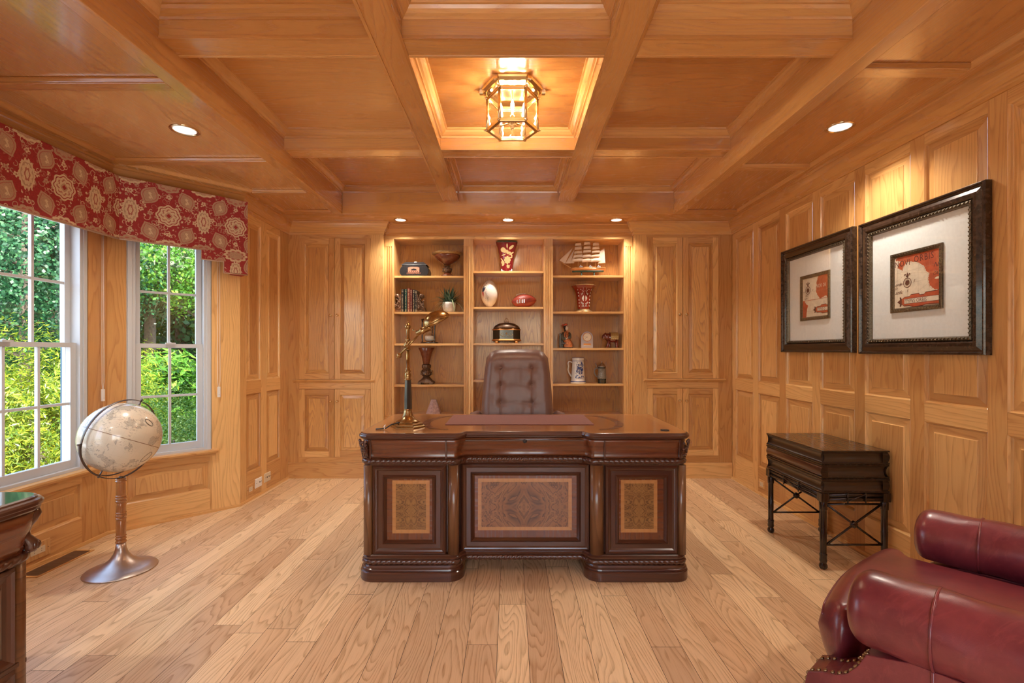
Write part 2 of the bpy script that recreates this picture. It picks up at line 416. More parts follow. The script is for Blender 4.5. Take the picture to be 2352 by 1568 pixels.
# bay walls with window openings
def wall_open(b, s0, s1, o0, o1, zs, zh, apron):
    b.box(s0, o0, -.12, T0, 0, ZS, 'z', 'oak'); b.box(o1, s1, -.12, T0, 0, ZS, 'z', 'oak')
    b.box(o0, o1, -.12, T0, zh, ZS, 'x', 'oak')
    a0, a1, r0, r1 = apron
    b.box(o0, a0, -.12, T0, 0, zs, 'z', 'oak'); b.box(a1, o1, -.12, T0, 0, zs, 'z', 'oak')
    b.box(a0, a1, -.12, T0, 0, r0, 'x', 'oak'); b.box(a0, a1, -.12, T0, r1, zs, 'x', 'oak')
    b.tone = .4; b.rings(a0, a1, r0, r1, PAN, fgrain='z')
    b.box(a0, a1, -.12, -.02, r0, r1)
ZSILL = .475; ZHEAD = 2.10
dA = Vector((BAY[0][0] - BAY[1][0], BAY[0][1] - BAY[1][1])); LA = dA.length; dA /= LA
nA = Vector((dA.y, -dA.x))
WW1 = WM(-2.685 - T0, 0, 0, 1, 1, 0)
WW2 = WM(BAY[1][0] - nA.x * T0, BAY[1][1] - nA.y * T0, dA.x, dA.y, nA.x, nA.y)
dB = Vector((BAY[3][0] - BAY[2][0], BAY[3][1] - BAY[2][1])).normalized(); nB = Vector((-dB.y, dB.x))
if nB.x < 0: nB = -nB
WW3 = WM(BAY[2][0] - nB.x * T0, BAY[2][1] - nB.y * T0, dB.x, dB.y, nB.x, nB.y)
b = B(WW1); wall_open(b, 1.95, 3.24, 2.12, 3.075, ZSILL, ZHEAD, (2.16, 3.03, .175, .395)); struct(b, 'wall_bay_middle', bevel=.0012)
b = B(WW2); wall_open(b, -.02, LA + .006, .100, .612, ZSILL, ZHEAD, (.10, .60, .175, .395)); struct(b, 'wall_bay_right', bevel=.0012)
b = B(WW3); wall_open(b, -.02, LA + .006, .100, .612, ZSILL, ZHEAD, (.10, .60, .175, .395)); struct(b, 'wall_bay_left', bevel=.0012)

def window(name, M, s0, s1, cols, label_n):
    """double-hung window: white casing, two sashes with muntins, glass; local frame of the wall"""
    z0, z1, zm = ZSILL, ZHEAD, 1.262
    root = B(M); root.mat('white_paint')
    # casing and jamb liner
    for (a, c) in ((s0, s0 + .050), (s1 - .050, s1)):
        root.box(a, c, -.10, .012, z0, z1)
        q = (a + .006, c - .018) if a == s0 else (a + .018, c - .006)
        root.box(q[0], q[1], .012, .020, z0, z1)
    root.box(s0 + .050, s1 - .050, -.10, .014, z1 - .05, z1); root.box(s0 + .050, s1 - .050, -.10, .014, z0, z0 + .022)
    f = struct(root, name, bevel=.002)
    def sash(y, za, zb, rail_top, rail_bot, rows, st=.036):
        g = B(M); g.mat('white_paint'); a, c = s0 + .050, s1 - .050
        g.box(a, a + st, y - .016, y + .016, za, zb); g.box(c - st, c, y - .016, y + .016, za, zb)
        g.box(a + st, c - st, y - .016, y + .016, za, za + rail_bot); g.box(a + st, c - st, y - .016, y + .016, zb - rail_top, zb)
        for k in range(1, cols):
            xx = a + st + (c - a - 2 * st) * k / cols; g.box(xx - .008, xx + .008, y - .009, y + .011, za + rail_bot, zb - rail_top)
        for k in range(1, rows):
            zz = za + rail_bot + (zb - rail_top - za - rail_bot) * k / rows; g.box(a + st, c - st, y - .008, y + .010, zz - .008, zz + .008)
        so = g.build('sash', parent=f, bevel=.0015); tag(so, kind='structure')
        p = B(M); p.mat('glass'); p.add([(a + st - .003, y, za + rail_bot - .003), (c - st + .003, y, za + rail_bot - .003), (c - st + .003, y, zb - rail_top + .003), (a + st - .003, y, zb - rail_top + .003)], [(0, 1, 2, 3)])
        tag(p.build('pane', parent=so, recalc=False), kind='structure')
    sash(-.030, z0 + .022, zm + .010, .028, .050, 2)
    sash(-.066, zm - .018, z1 - .05, .04, .028, 2)
    # lock and lift
    g = B(M); g.mat('white_paint'); mid = (s0 + s1) / 2; g.box(mid - .03, mid + .03, -.014, .006, zm + .008, zm + .018); g.lathe([(.012, 0), (.012, .006), (.006, .012), (.0, .014)], (mid, -.02, zm + .012), 10)
    tag(g.build('sash_lock', parent=f), kind='structure')
    # oak stool under the window
    g = B(M); g.board('x').mat('oak'); a, c = s0 - .035, s1 + .035
    g.prism([(.012, z0 - .008), (.016, z0 - .022), (.035, z0 - .026), (.055, z0 - .022), (.062, z0 - .010), (.058, z0 + .002), (.010, z0 + .004)], 0, a, c)
    g.box(a + .01, c - .01, .018, .030, z0 - .045, z0 - .018)
    tag(g.build('window_stool', parent=f, bevel=.001), kind='structure')
    return f
window('window_1', WW1, 2.12, 3.075, 4, 1)
window('window_2', WW2, .100, .612, 2, 2)
window('window_3', WW3, .100, .612, 2, 3)

# wall behind the camera with a wide pair of unseen windows added for light
b = B(WM(0, YF, 1, 0, 0, 1)); wx0, wx1 = -1.0, 1.0
b.box(XL - .1, wx0, -.12, 0, 0, ZS, 'z', 'oak'); b.box(wx1, XR + .1, -.12, 0, 0, ZS, 'z', 'oak')
b.box(wx0, wx1, -.12, 0, 0, .35, 'x', 'oak'); b.box(wx0, wx1, -.12, 0, 2.1, ZS, 'x', 'oak'); b.box(-.09, .09, -.12, 0, .35, 2.1, 'z', 'oak')
struct(b, 'wall_front')
for i, (a, c) in enumerate(((wx0, -.09), (.09, wx1))):
    g = B(WM(0, YF, 1, 0, 0, 1)); g.mat('white_paint')
    for (p, q) in ((a, a + .06), (c - .06, c)): g.box(p, q, -.08, .01, .35, 2.1)
    g.box(a, c, -.08, .01, .35, .41); g.box(a, c, -.08, .01, 2.04, 2.1); m = (a + c) / 2
    for k in range(1, 4): xx = a + .06 + (c - a - .12) * k / 4; g.box(xx - .008, xx + .008, -.05, -.03, .41, 2.04)
    for k in range(1, 5): zz = .41 + 1.63 * k / 5; g.box(a + .06, c - .06, -.05, -.03, zz - .008, zz + .008)
    f = struct(g, 'window_%d' % (4 + i), bevel=.002)
    p = B(WM(0, YF, 1, 0, 0, 1)); p.mat('glass'); p.add([(a + .06, -.04, .41), (c - .06, -.04, .41), (c - .06, -.04, 2.04), (a + .06, -.04, 2.04)], [(0, 1, 2, 3)])
    tag(p.build('pane', parent=f, recalc=False), kind='structure')

# wall behind cabinets and bookcase
b = B(); b.box(XL - .1, XR + .1, 5.02, 5.1, 0, ZT, 'z', 'oak'); struct(b, 'wall_back')
b = B(); b.box(XL - .1, XL - .03, YB + .07, 5.02, 0, ZS, 'z', 'oak'); struct(b, 'wall_back_left')
b = B(); b.box(XR + .03, XR + .1, YB + .07, 5.02, 0, ZS, 'z', 'oak'); struct(b, 'wall_back_right')

# ------------------------------------------------------------------ ceiling
b = B(); b.mat('oak_ceiling')
xc = [(TX0, -.602), (-.465, .430), (.571, TX1)]
yc = [(3.358, 4.34), (2.209, 3.226), (1.06, 2.075), (-.09, .925), (-1.24, -.225)]
for (x0, x1) in xc:
    for (y0, y1) in yc:
        b.board('x'); b.add([(x0 - .08, y0 - .08, ZT), (x1 + .08, y0 - .08, ZT), (x1 + .08, y1 + .08, ZT), (x0 - .08, y1 + .08, ZT)], [(0, 1, 2, 3)])
# soffit panels (slightly recessed) around the tray
zp = ZS + .022
for (x0, x1, y0, y1) in ((-2.9, TX0 - .02, YF - .1, .9), (-2.9, TX0 - .02, .9, 2.25), (-2.9, TX0 - .02, 2.25, 3.17), (-2.9, TX0 - .02, 3.17, 3.8), (-2.3, TX0 - .02, 3.8, 4.36),
                         (TX1 + .02, 2.3, YF - .1, 1.0), (TX1 + .02, 2.3, 1.0, 2.11), (TX1 + .02, 2.3, 2.11, 3.23), (TX1 + .02, 2.3, 3.23, 4.36)):
    b.board('y'); b.add([(x0, y0, zp), (x1, y0, zp), (x1, y1, zp), (x0, y1, zp)], [(0, 1, 2, 3)])
b.box(-2.9, 2.3, TY1 + .06, 5.1, ZS, ZS + .02, 'x', 'oak_ceiling'); b.box(-2.9, TX0, TY1, TY1 + .06, ZS, ZS + .02, 'x'); b.box(TX1, 2.3, TY1, TY1 + .06, ZS, ZS + .02, 'x')
b.box(-2.9, 2.3, YF - .1, TY0 - .06, ZS, ZS + .02, 'x')
struct(b, 'ceiling')
# outer roof slab keeps daylight out
b = B(); b.mat('oak_ceiling'); b.box(-2.95, 2.35, YF - .15, 5.15, ZT + .01, ZT + .06, 'x'); struct(b, 'ceiling_slab')
b = B(); b.mat('oak_ceiling')
b.box(-2.95, -2.90, YF - .1, 5.1, 2.40, ZT + .02, 'y'); b.box(-2.9, -2.0, 3.9, 5.1, 2.475, 2.5, 'y')
struct(b, 'ceiling_bay_soffit')
# tray rim
nt = [1]
def trimname():
    nt[0] += 1; return 'trim_%d' % (nt[0] - 1)
for (x0, x1, y0, y1, g) in ((TX0 - .075, TX0, TY0 - .0, TY1, 'y'), (TX1, TX1 + .075, TY0, TY1, 'y')):
    b = B(); b.mat('oak_ceiling'); b.box(x0, x1, y0, y1, ZS, ZT + .005, g)
    e = (x0 if x0 < 0 else x1)
    s_ = -1 if x0 < 0 else 1
    for (r0, r1) in (((2.22, 2.29), (3.14, 3.21), (3.76, 3.83), (4.28, 4.34), (.9, .97)) if x0 < 0 else ((2.11, 2.18), (3.24, 3.30), (4.28, 4.34), (1.0, 1.07))):
        xo = -2.10 if x0 < 0 else 2.10
        if x0 < 0 and r0 < 3.5: xo = -2.60 if r0 > 1.9 and r0 < 3.1 else -2.10
        if x0 < 0 and abs(r0 - 3.14) < .01: xo = -2.58
        b.box(min(e, xo), max(e, xo), r0, r1, ZS + .001, zp + .004, 'x')
        w = .016; q = (min(e, xo), max(e, xo))
        b.board('x'); b.prism([(r0 - w, zp), (r0 - w, zp - .006), (r0 - .006, ZS + .006), (r0, ZS + .004), (r0, zp)], 0, *q)
    w = .016; b.board('y')
    b.prism([(e + s_ * w, zp), (e + s_ * w, zp - .006), (e + s_ * .006, ZS + .006), (e, ZS + .004), (e, zp)], 1, y0, y1)
    struct(b, trimname(), bevel=.003)
b = B(); b.mat('oak_ceiling'); b.box(TX0, TX1, TY1, TY1 + .06, ZS, ZT + .005, 'x'); struct(b, trimname(), bevel=.003)
b = B(); b.mat('oak_ceiling'); b.box(TX0, TX1, TY0 - .06, TY0, ZS, ZT + .005, 'x'); struct(b, trimname(), bevel=.003)
def beam(x0, x1, y0, y1, g):
    b = B(); b.mat('oak_ceiling'); b.box(x0, x1, y0, y1, ZB + .004, ZT + .004, g); l = .011
    if g == 'y':
        b.box(x0 - .003, x0 + l, y0, y1, ZB, ZB + .014, g); b.box(x1 - l, x1 + .003, y0, y1, ZB, ZB + .014, g)
    else:
        b.box(x0, x1, y0 - .003, y0 + l, ZB, ZB + .014, g); b.box(x0, x1, y1 - l, y1 + .003, ZB, ZB + .014, g)
    struct(b, trimname(), bevel=.001)
beam(-.602, -.465, TY0, TY1, 'y'); beam(.430, .571, TY0, TY1, 'y')
for (x0, x1) in xc:
    for (y0, y1) in ((3.226, 3.358), (2.075, 2.209), (.925, 1.06), (-.225, -.09)): beam(x0, x1, y0, y1, 'x')
MOULD = [(0, 2.640), (.006, 2.640), (.009, 2.650), (.020, 2.656), (.032, 2.668), (.040, 2.680), (.048, 2.682), (.050, ZT)]
for (x0, x1) in xc:
    for (y0, y1) in yc:
        b = B(); b.mat('oak_ceiling'); b.sweep(MOULD, [(x0, y0), (x1, y0), (x1, y1), (x0, y1)], closed=True, side=1); struct(b, trimname())
# crown moulding round the room
CROWN = [(0, 2.335), (.010, 2.335), (.012, 2.352), (.018, 2.358), (.018, 2.366), (.028, 2.378), (.046, 2.398), (.056, 2.420), (.060, 2.432), (.068, 2.436), (.070, ZS)]
XS0, XS1 = PX(880, YB), PX(1457, YB)
path = [(XR, YF), (XR, YB), (XS1, YB), (XS1, YK), (XS0, YK), (XS0, YB), (XL, YB), BAY[0], BAY[1], BAY[2], BAY[3], (XL, YF)]
b = B(); b.mat('oak_ceiling'); b.sweep(CROWN, path, side=1); struct(b, trimname())
STRIP = [(.069, ZS - .001), (.118, ZS - .001), (.122, ZS + .005), (.132, zp - .006), (.134, zp)]
b = B(); b.mat('oak_ceiling'); b.sweep(STRIP, [(XR, YF), (XR, TY1 - .005)], side=1); struct(b, trimname())
b = B(); b.mat('oak_ceiling'); b.sweep(STRIP, [(XL, TY1 - .005), BAY[0], BAY[1], BAY[2], BAY[3], (XL, YF)], side=1); struct(b, trimname())
# shoe moulding at the floor
SHOE = [(0, .02), (.008, .018), (.012, .008), (.013, 0)]
b = B(); b.mat('oak'); b.sweep(SHOE, [(XL, YB - .001), BAY[0], BAY[1], BAY[2], BAY[3], (XL, YF)], side=1); struct(b, 'baseboard_left')
b = B(); b.mat('oak'); b.sweep(SHOE, [(XR, YF), (XR, YB)], side=1); struct(b, 'baseboard_right')

# ------------------------------------------------------------------ built-in cabinets
DOORP = [(0, .018), (.052, .018), (.058, .012), (.061, .006), (.064, .006), (.092, .013), (.094, .016)]
def knob(b, x, z, y):
    b.mat('brass').lathe([(.011, 0), (.011, .002), (.005, .004), (.0045, .012), (.010, .017), (.013, .023), (.011, .028), (.004, .031), (0, .0312)], (x, y, z), 16, ax=(0, 1, 0))
def cabinet(name, label, pl, pd, pr, pyt, ledge):
    """pl..pr outer px edges, pd = (door left, split, door right) px; drawn at YB"""
    X = lambda p: PX(p, YB); Z = lambda p: PZ(p, YB)
    M = WM(0, YB, 1, 0, 0, -1)
    root = thing(name, ((X(pl) + X(pr)) / 2, YB, 0), label, 'cabinet', None)
    d0, dm, d1 = [X(p) for p in pd]; xl, xr = X(pl), X(pr)
    ut, ub, lt, lb = [Z(p) for p in pyt]
    b = B(M)
    b.box(xl, d0, -.36, 0, .0, ZS - .0, 'z', 'oak'); b.box(d1, xr, -.36, 0, 0, ZS, 'z', 'oak')
    for (a, c) in ((0, .016), (.016, lb), (lt, ub), (ut, ZS)):
        b.box(d0, d1, -.30, 0.0 if a != .016 else 0.0, a, c, 'x', 'oak')
    b.box(xl - .0, xr, 0, .010, 0, .15, 'x', 'oak')
    b.box(d0, d1, -.36, -.34, 0, ZS, 'z')
    b.build('cabinet_body', parent=root, bevel=.001)
    g = B(M); g.board('x').mat('oak'); g.prism([(0, ub - .004 - .028), (.010, ub - .032), (.014, ub - .022), (.030, ub - .018), (.036, ub - .010), (.034, ub - .003), (0, ub - .002)], 0, X(ledge[0]), X(ledge[1]))
    g.build('ledge', parent=root)
    for (z0, z1, kz) in ((ub, ut, ledge[2]), (lb, lt, ledge[3])):
        for (a, c, kx) in ((d0, dm, dm - .032), (dm, d1, dm + .032)):
            q = B(M); gp = .0018; q.tone = random.random(); tn = q.tone
            q.mat('oak'); a_, c_, z0_, z1_ = a + gp, c - gp, z0 + gp, z1 - gp
            # stiles and rails
            w = .052
            for (p0, p1, r0, r1, gr) in ((a_, a_ + w, z0_, z1_, 'z'), (c_ - w, c_, z0_, z1_, 'z'), (a_ + w, c_ - w, z0_, z0_ + w, 'x'), (a_ + w, c_ - w, z1_ - w, z1_, 'x')):
                q.box(p0, p1, -.010, .006, r0, r1, gr)
            q.mat('oak_bold'); q.rings(a_ + w, c_ - w, z0_ + w, z1_ - w, [(0, .006), (.005, .001), (.007, -.006), (.010, -.006), (.036, .000), (.038, .004)], fgrain='z')
            dr = q.build('door', parent=root, bevel=.0012)
            kb = B(M); knob(kb, kx, Z(kz), .006); kb.build('knob', parent=dr)
    return root
cabinet('built_in_cabinet', 'tall oak built-in cabinet left of the bookcase, two tall doors above two short doors', 657, (687.4, 768.5, 851), 880, (547, 871, 893, 1049), (675, 859, 724, 921))
cabinet('built_in_cabinet', 'tall oak built-in cabinet right of the bookcase, beside the panelled picture wall', 1457, (1486, 1568, 1650), 1681, (545, 869, 891, 1046), (1478, 1664, 722, 920))

# ------------------------------------------------------------------ bookcase
bk = thing('bookcase', (-.02, YK, 0), 'built-in oak bookcase with three bays of open shelves and fluted pilasters', 'bookcase')
X7 = lambda p: PX(p, YK); Z7 = lambda p: PZ(p, YK)
XA, XZ = XS0 + .002, XS1 - .002
pil = [(XA, X7(905)), (X7(1065), X7(1087)), (X7(1249), X7(1270)), (X7(1433), XZ)]
ztop = Z7(549); zbase = .60; YI = 4.97
bays = [(pil[i][1], pil[i + 1][0]) for i in range(3)]
b = B(); b.box(XA, XZ, YK, YK + .02, ztop, 2.46, 'x', 'oak'); b.box(XA, XZ, YK + .02, YI + .02, ztop, ztop + .02, 'x', 'oak'); b.build('frieze', parent=bk, bevel=.001)
b = B(); b.box(XA, XZ, YK, YI, .0, zbase - .02, 'x', 'oak'); b.box(XA, XZ, YK - .003, YI, zbase - .02, zbase, 'x', 'oak')
b.build('base_cupboard', parent=bk, bevel=.001)
for (a, c) in pil:
    g = B(); g.mat('oak'); g.box(a, c, YK, YI, zbase, ztop, 'z')
    w = c - a; zt = Z7(566)
    g.box(a + .001, c - .001, YK - .004, YK, zbase, ztop, 'z')
    n = 4; gw = .008; lw = (w * .92 - 3 * gw) / 4
    lw = min(lw, .022)
    x = (a + c) / 2 - (4 * lw + 3 * gw) / 2
    g.box(a + .001, c - .001, YK - .010, YK - .004, zt, ztop, 'z')
    for k in range(4):
        g.box(x if k else a + .001, x + lw if k < 3 else c - .001, YK - .010, YK - .004, zbase, zt, 'z'); x += lw + gw
    g.build('pilaster', parent=bk, bevel=.0015)
for (a, c) in bays:
    g = B(); g.mat('oak_bold'); g.box(a, c, YI, YI + .015, zbase, ztop + .01, 'z'); g.build('back_panel', parent=bk)
SH = [[632.5, 715.5, 788.5, 883.5], [622, 704.5, 788, 873], [632, 715, 799, 881.5]]
SZ = [[Z7(p) for p in r] for r in SH]
for i, (a, c) in enumerate(bays):
    for z in SZ[i]:
        g = B(); g.mat('oak'); g.box(a + .001, c - .001, YK + .012, YI - .001, z - .020, z, 'x'); g.build('shelf', parent=bk, bevel=.001)

# ------------------------------------------------------------------ downlights
def downlight(x, y, z, r, label, group, power, spot=True):
    root = thing('recessed_downlight', (x, y, z), label, 'ceiling light', group)
    g = B(); g.mat('brass').lathe([(r, 0), (r, -.004), (r * .93, -.007), (r * .80, -.004), (r * .78, .02)], (x, y, z), 32, cap=False); g.build('trim_ring', parent=root)
    g = B(); g.mat('downlight').lathe([(r * .76, -.003), (r * .5, -.0045), (0, -.005)], (x, y, z), 28, cap=False); g.build('lens', parent=root)
    if spot:
        l = lamp('downlight_lamp', 'SPOT', (x, y, z - .02), power, WARM, spot_size=radians(125), spot_blend=.8, shadow_soft_size=.05); l.parent = root; l.matrix_parent_inverse = Matrix.Translation(-root.location)
DLP = 17
downlight(-1.844, 2.737, zp, .075, 'round brass recessed light in the soffit above the window bay', 'recessed ceiling lights', DLP)
downlight(1.843, 2.70, zp, .072, 'round brass recessed light in the soffit above the framed pictures', 'recessed ceiling lights', DLP)
for (px, w) in ((920, 'left'), (1167, 'middle'), (1416, 'right')):
    downlight(PX(px, 4.53), 4.53, ZS, .064, '%s one of three small recessed lights over the bookcase' % w, 'recessed ceiling lights', 13.5)
for (x, y, w) in ((-1.82, .6, 'window side beside the credenza'), (1.82, .6, 'panelled wall side above the club chair'), (-1.82, -.9, 'window side of the room behind the camera'), (1.82, -.9, 'panelled wall side of the room behind the camera')):  # extra downlights out of view, added to brighten the room
    downlight(x, y, zp, .075, 'unseen recessed light added on the ' + w, 'recessed ceiling lights', DLP)
# ------------------------------------------------------------------ executive desk
def arc(cx, cy, r, a0, a1, n=6):
    return [(cx + r * cos(radians(a0 + (a1 - a0) * k / n)), cy + r * sin(radians(a0 + (a1 - a0) * k / n))) for k in range(n + 1)]
def rope(b, path, z, r=.0135, pitch=.027, mid=None, flip=1):
    """twisted rope bead along an (x, y) path"""
    pts = [Vector((p[0], p[1], z)) for p in path]; out = [pts[0]]
    for a, c in zip(pts, pts[1:]):
        n = max(1, int((c - a).length / .0025))
        for k in range(1, n + 1): out.append(a + (c - a) * k / n)
    seg = 18; v = []; f = []; s = 0
    for i, p in enumerate(out):
        T = (out[min(i + 1, len(out) - 1)] - out[max(0, i - 1)]).normalized(); A = Vector((0, 0, 1)); Bn = T.cross(A)
        if i: s += (p - out[i - 1]).length
        sg = flip * (1 if (mid is None or p.x < mid) else -1)
        for k in range(seg):
            th = 2 * pi * k / seg; rr = r * (.78 + .24 * abs(cos((3 * th - sg * 2 * pi * s / pitch) / 2))); v.append(tuple(p + A * rr * sin(th) + Bn * rr * cos(th)))
    for i in range(len(out) - 1):
        for k in range(seg): k2 = (k + 1) % seg; f.append((i * seg + k, i * seg + k2, (i + 1) * seg + k2, (i + 1) * seg + k))
    b.add(v, f, True)
YD = 2.575; YDB = 3.33; DZ = .785
xd = lambda p: PX(p, YD)
L0, L1, R0, R1 = -.785, -.275, .425, .935      # pedestal faces
YC = YD + .065                                 # recessed centre
def outline(o=0.):
    """front outline of the desk, left back to right back, grown outwards by o"""
    r = .05; q = max(.004, .03 + o)
    p = [(L0 - o, YDB)] + arc(L0 + r, YD + r, max(.004, r + o), 180, 270, 10)
    p += arc(L1 - .03, YD + .03 - min(0, .026 + o), q, 270, 350, 9)
    p += [(L1 + .03 + o * .2, YC - o)]
    p += [(R0 - .03 - o * .2, YC - o)] + arc(R0 + .03, YD + .03 - min(0, .026 + o), q, 190, 270, 9) + arc(R1 - r, YD + r, max(.004, r + o), 270, 360, 10) + [(R1 + o, YDB)]
    return p
desk = thing('executive_desk', ((L0 + R1) / 2, (YD + YDB) / 2, 0), 'large carved mahogany executive desk with burl panels in the middle of the floor', 'desk')
def ped_path(x0, x1, o=0.):
    r = .06; return arc(x0 + r, YD + r, r + o, 180, 270, 12) + arc(x1 - r, YD + r, r + o, 270, 360, 12) + [(x1 + o, YDB), (x0 - o, YDB)]
for (x0, x1) in ((L0, L1), (R0, R1)):
    g = B(); g.mat('mahogany').board('x', .5)
    prof = [(.024, 0), (.026, .004), (.026, .046), (.022, .050), (.019, .052), (.022, .057), (.020, .064), (.014, .068), (.014, .074), (.010, .082), (-.01, .084)]
    g.sweep(prof, ped_path(x0, x1), closed=True, side=-1, smooth=False, boards=False)
    pp = ped_path(x0, x1); g.add([(p[0], p[1], .084) for p in pp], [tuple(range(len(pp)))])
    g.build('plinth', parent=desk)
    g = B(); g.mat('mahogany').board('z', .4); g.box(x0 + .012, x1 - .012, YD + .03, YDB - .01, .08, .66); g.build('pedestal', parent=desk)
# rope and mouldings
fullp = outline(); rp = [q for q in fullp]
g = B(); g.mat('mahogany').board('x', .45); rope(g, [(L0 - .004, YDB)] + [(q[0], q[1]) for q in outline(.002)[1:-1]] + [(R1 + .004, YDB)], .632, .0165, mid=.075)
g.build('rope_moulding', parent=desk)
g = B(); g.mat('mahogany').board('x', .45); rope(g, [(L0 - .004, YDB)] + [(q[0], q[1]) for q in outline(.002)[1:-1]] + [(R1 + .004, YDB)], .098, .0150, mid=.075)
g.build('rope_moulding', parent=desk)
g = B(); g.mat('mahogany').board('x', .5)
g.sweep([(-.02, .108), (.004, .110), (.008, .116), (.010, .124), (.004, .130), (0, .136), (-.02, .140)], outline(), side=-1, boards=False)
g.sweep([(-.02, .610), (.004, .612), (.006, .618), (0, .646), (-.02, .650)], outline(), side=-1, boards=False)
g.build('base_moulding', parent=desk)
# frieze: pulvinated drawer band
g = B(); g.mat('mahogany_red').board('x', .5)
fr = [(-.02, .646), (0, .648), (-.004, .660), (-.006, .675), (-.002, .695), (.006, .715), (.012, .735), (.014, .750), (-.02, .752)]
g.sweep(fr, outline(-.002), side=-1, boards=False, smooth=True)
g.build('frieze', parent=desk)
# slim dividers, corner blocks and carved brackets
for x in (xd(852), xd(1025), xd(1060), xd(1358), xd(1388), xd(1560)):
    yy = YD if (x < L1 - .03 or x > R0 + .03) else None
    if yy is None: continue
    g = B(); g.mat('mahogany').board('z', .2); g.box(x - .004, x + .004, yy - .016, yy + .01, .650, .748); g.build('divider', parent=desk, bevel=.001)
rn = random.Random(5)
for sx, x0 in ((-1, L0 + .036), (1, R1 - .036)):
    g = B(); g.mat('mahogany').board('z', .4)
    g.grid(lambda u, v: (x0 + sx * (.036 + .012 * sin(pi * (v * 1.1))) * sin(u * pi * .5 + .1), YD + .03 - (.040 + .012 * sin(pi * v)) * cos(u * pi * .5 + .1), .650 + .098 * v), 8, 10)
    for k in range(46):
        v_ = rn.random() ** .7; a = rn.uniform(.15, 1.45); rr = .044 + .016 * v_
        g.ball((x0 + sx * rr * sin(a), YD + .030 - rr * cos(a), .652 + .092 * v_), .0065 * (.6 + v_ * .7), 6, 4)
    g.build('carved_bracket', parent=desk)
# writing slide with knob
g = B(); g.mat('mahogany').board('x', .8); g.box(xd(1067), xd(1347), YC - .022, YC + .2, .731, .739); q = g.build('writing_slide', parent=desk, bevel=.001)
g = B(); g.mat('black_plastic').lathe([(.004, 0), (.004, .006), (.010, .010), (.011, .015), (.007, .019), (0, .020)], (xd(1206), YC - .022, .735), 14, ax=(0, -1, 0)); g.build('knob', parent=q)
# rounded columns between the panels
def column(x0, x1, yc):
    g = B(); g.mat('burl_column').board('z'); r = (x1 - x0) / 2
    g.lathe([(r, .136), (r, .612)], ((x0 + x1) / 2, yc + r * .45, 0), 20, sy=.8); g.build('column', parent=desk)
for (a, c) in ((834, 855), (1028, 1054), (1356, 1388), (1557, 1577)): column(xd(a), xd(c), YD)
# panels
DP = [(0, 0), (.010, -.010), (.016, -.004), (.022, -.002), (.030, .004), (.052, .004), (.058, -.002), (.062, -.006), (.066, -.001), (.074, .010)]
def desk_panel(x0, x1, z0, z1, bx0, bx1, bz0, bz1, y, fld):
    M = WM(0, y, 1, 0, 0, 1)
    g = B(M); g.mat('mahogany'); g.tone = .5
    g.rings(x0, x1, z0, z1, DP, field=False)
    i = .074; g.mat('mahogany_red'); g.board('z', .6)
    X0, X1, Z0, Z1 = x0 + i, x1 - i, z0 + i, z1 - i
    def ring(a, c, gr):
        A = [(a[0], .010, a[2]), (a[1], .010, a[2]), (a[1], .010, a[3]), (a[0], .010, a[3])]; C = [(c[0], .010, c[2]), (c[1], .010, c[2]), (c[1], .010, c[3]), (c[0], .010, c[3])]
        for e in range(4):
            g.board('z' if e % 2 == 0 else 'x', .5 if e % 2 else .6); g.add([A[e], A[(e + 1) % 4], C[(e + 1) % 4], C[e]], [(0, 1, 2, 3)])
    ring((X0, X1, Z0, Z1), (bx0, bx1, bz0, bz1), 0)
    g.mat('inlay'); w = .019; ring((bx0, bx1, bz0, bz1), (bx0 + w, bx1 - w, bz0 + w, bz1 - w), 0)
    g.mat(fld); g.add([(bx0 + w, .010, bz0 + w), (bx1 - w, .010, bz0 + w), (bx1 - w, .010, bz1 - w), (bx0 + w, .010, bz1 - w)], [(0, 1, 2, 3)])
    g.build('front_panel', parent=desk)
zd = lambda p: PZ(p, YD)
desk_panel(xd(856), xd(1024), .138, .611, xd(900), xd(986), zd(1226), zd(1104), YD, 'burl_light')
desk_panel(xd(1391), xd(1557), .138, .611, xd(1427), xd(1511), zd(1224), zd(1103), YD, 'burl_light')
xe = lambda p: PX(p, YC); ze = lambda p: PZ(p, YC)
desk_panel(xe(1059), xe(1356), .125, .612, xe(1097.6), xe(1314), ze(1219), ze(1099.5), YC, 'burl')
g = B(); g.mat('mahogany').board('x', .3); g.box(L1 - .05, R0 + .05, YC + .03, YC + .05, .088, .65); g.build('modesty_panel', parent=desk)
# top
TOP = outline(.022)
g = B(); g.mat('mahogany').board('x', .5)
nose = [(-.03, .750), (-.006, .750), (-.002, .754), (.004, .757), (.004, .760), (.009, .763), (.011, .769), (.009, .775), (.004, .778), (.003, .781), (-.002, .784), (-.006, DZ)]
g.sweep(nose, TOP + [], closed=True, side=-1, boards=False)
def inset(o): 
    p = outline(.022 - o); p[0] = (p[0][0], YDB - o); p[-1] = (p[-1][0], YDB - o); return p
i1, i2 = inset(.006), inset(.065)
g.mat('inlay').board('x', .35)
n = len(i1); vv = [(p[0], p[1], DZ) for p in i1] + [(p[0], p[1], DZ) for p in i2]
g.add(vv, [(k, (k + 1) % n, n + (k + 1) % n, n + k) for k in range(n)])
g.mat('burl_top'); g.add([(p[0], p[1], DZ) for p in i2], [tuple(range(n))])
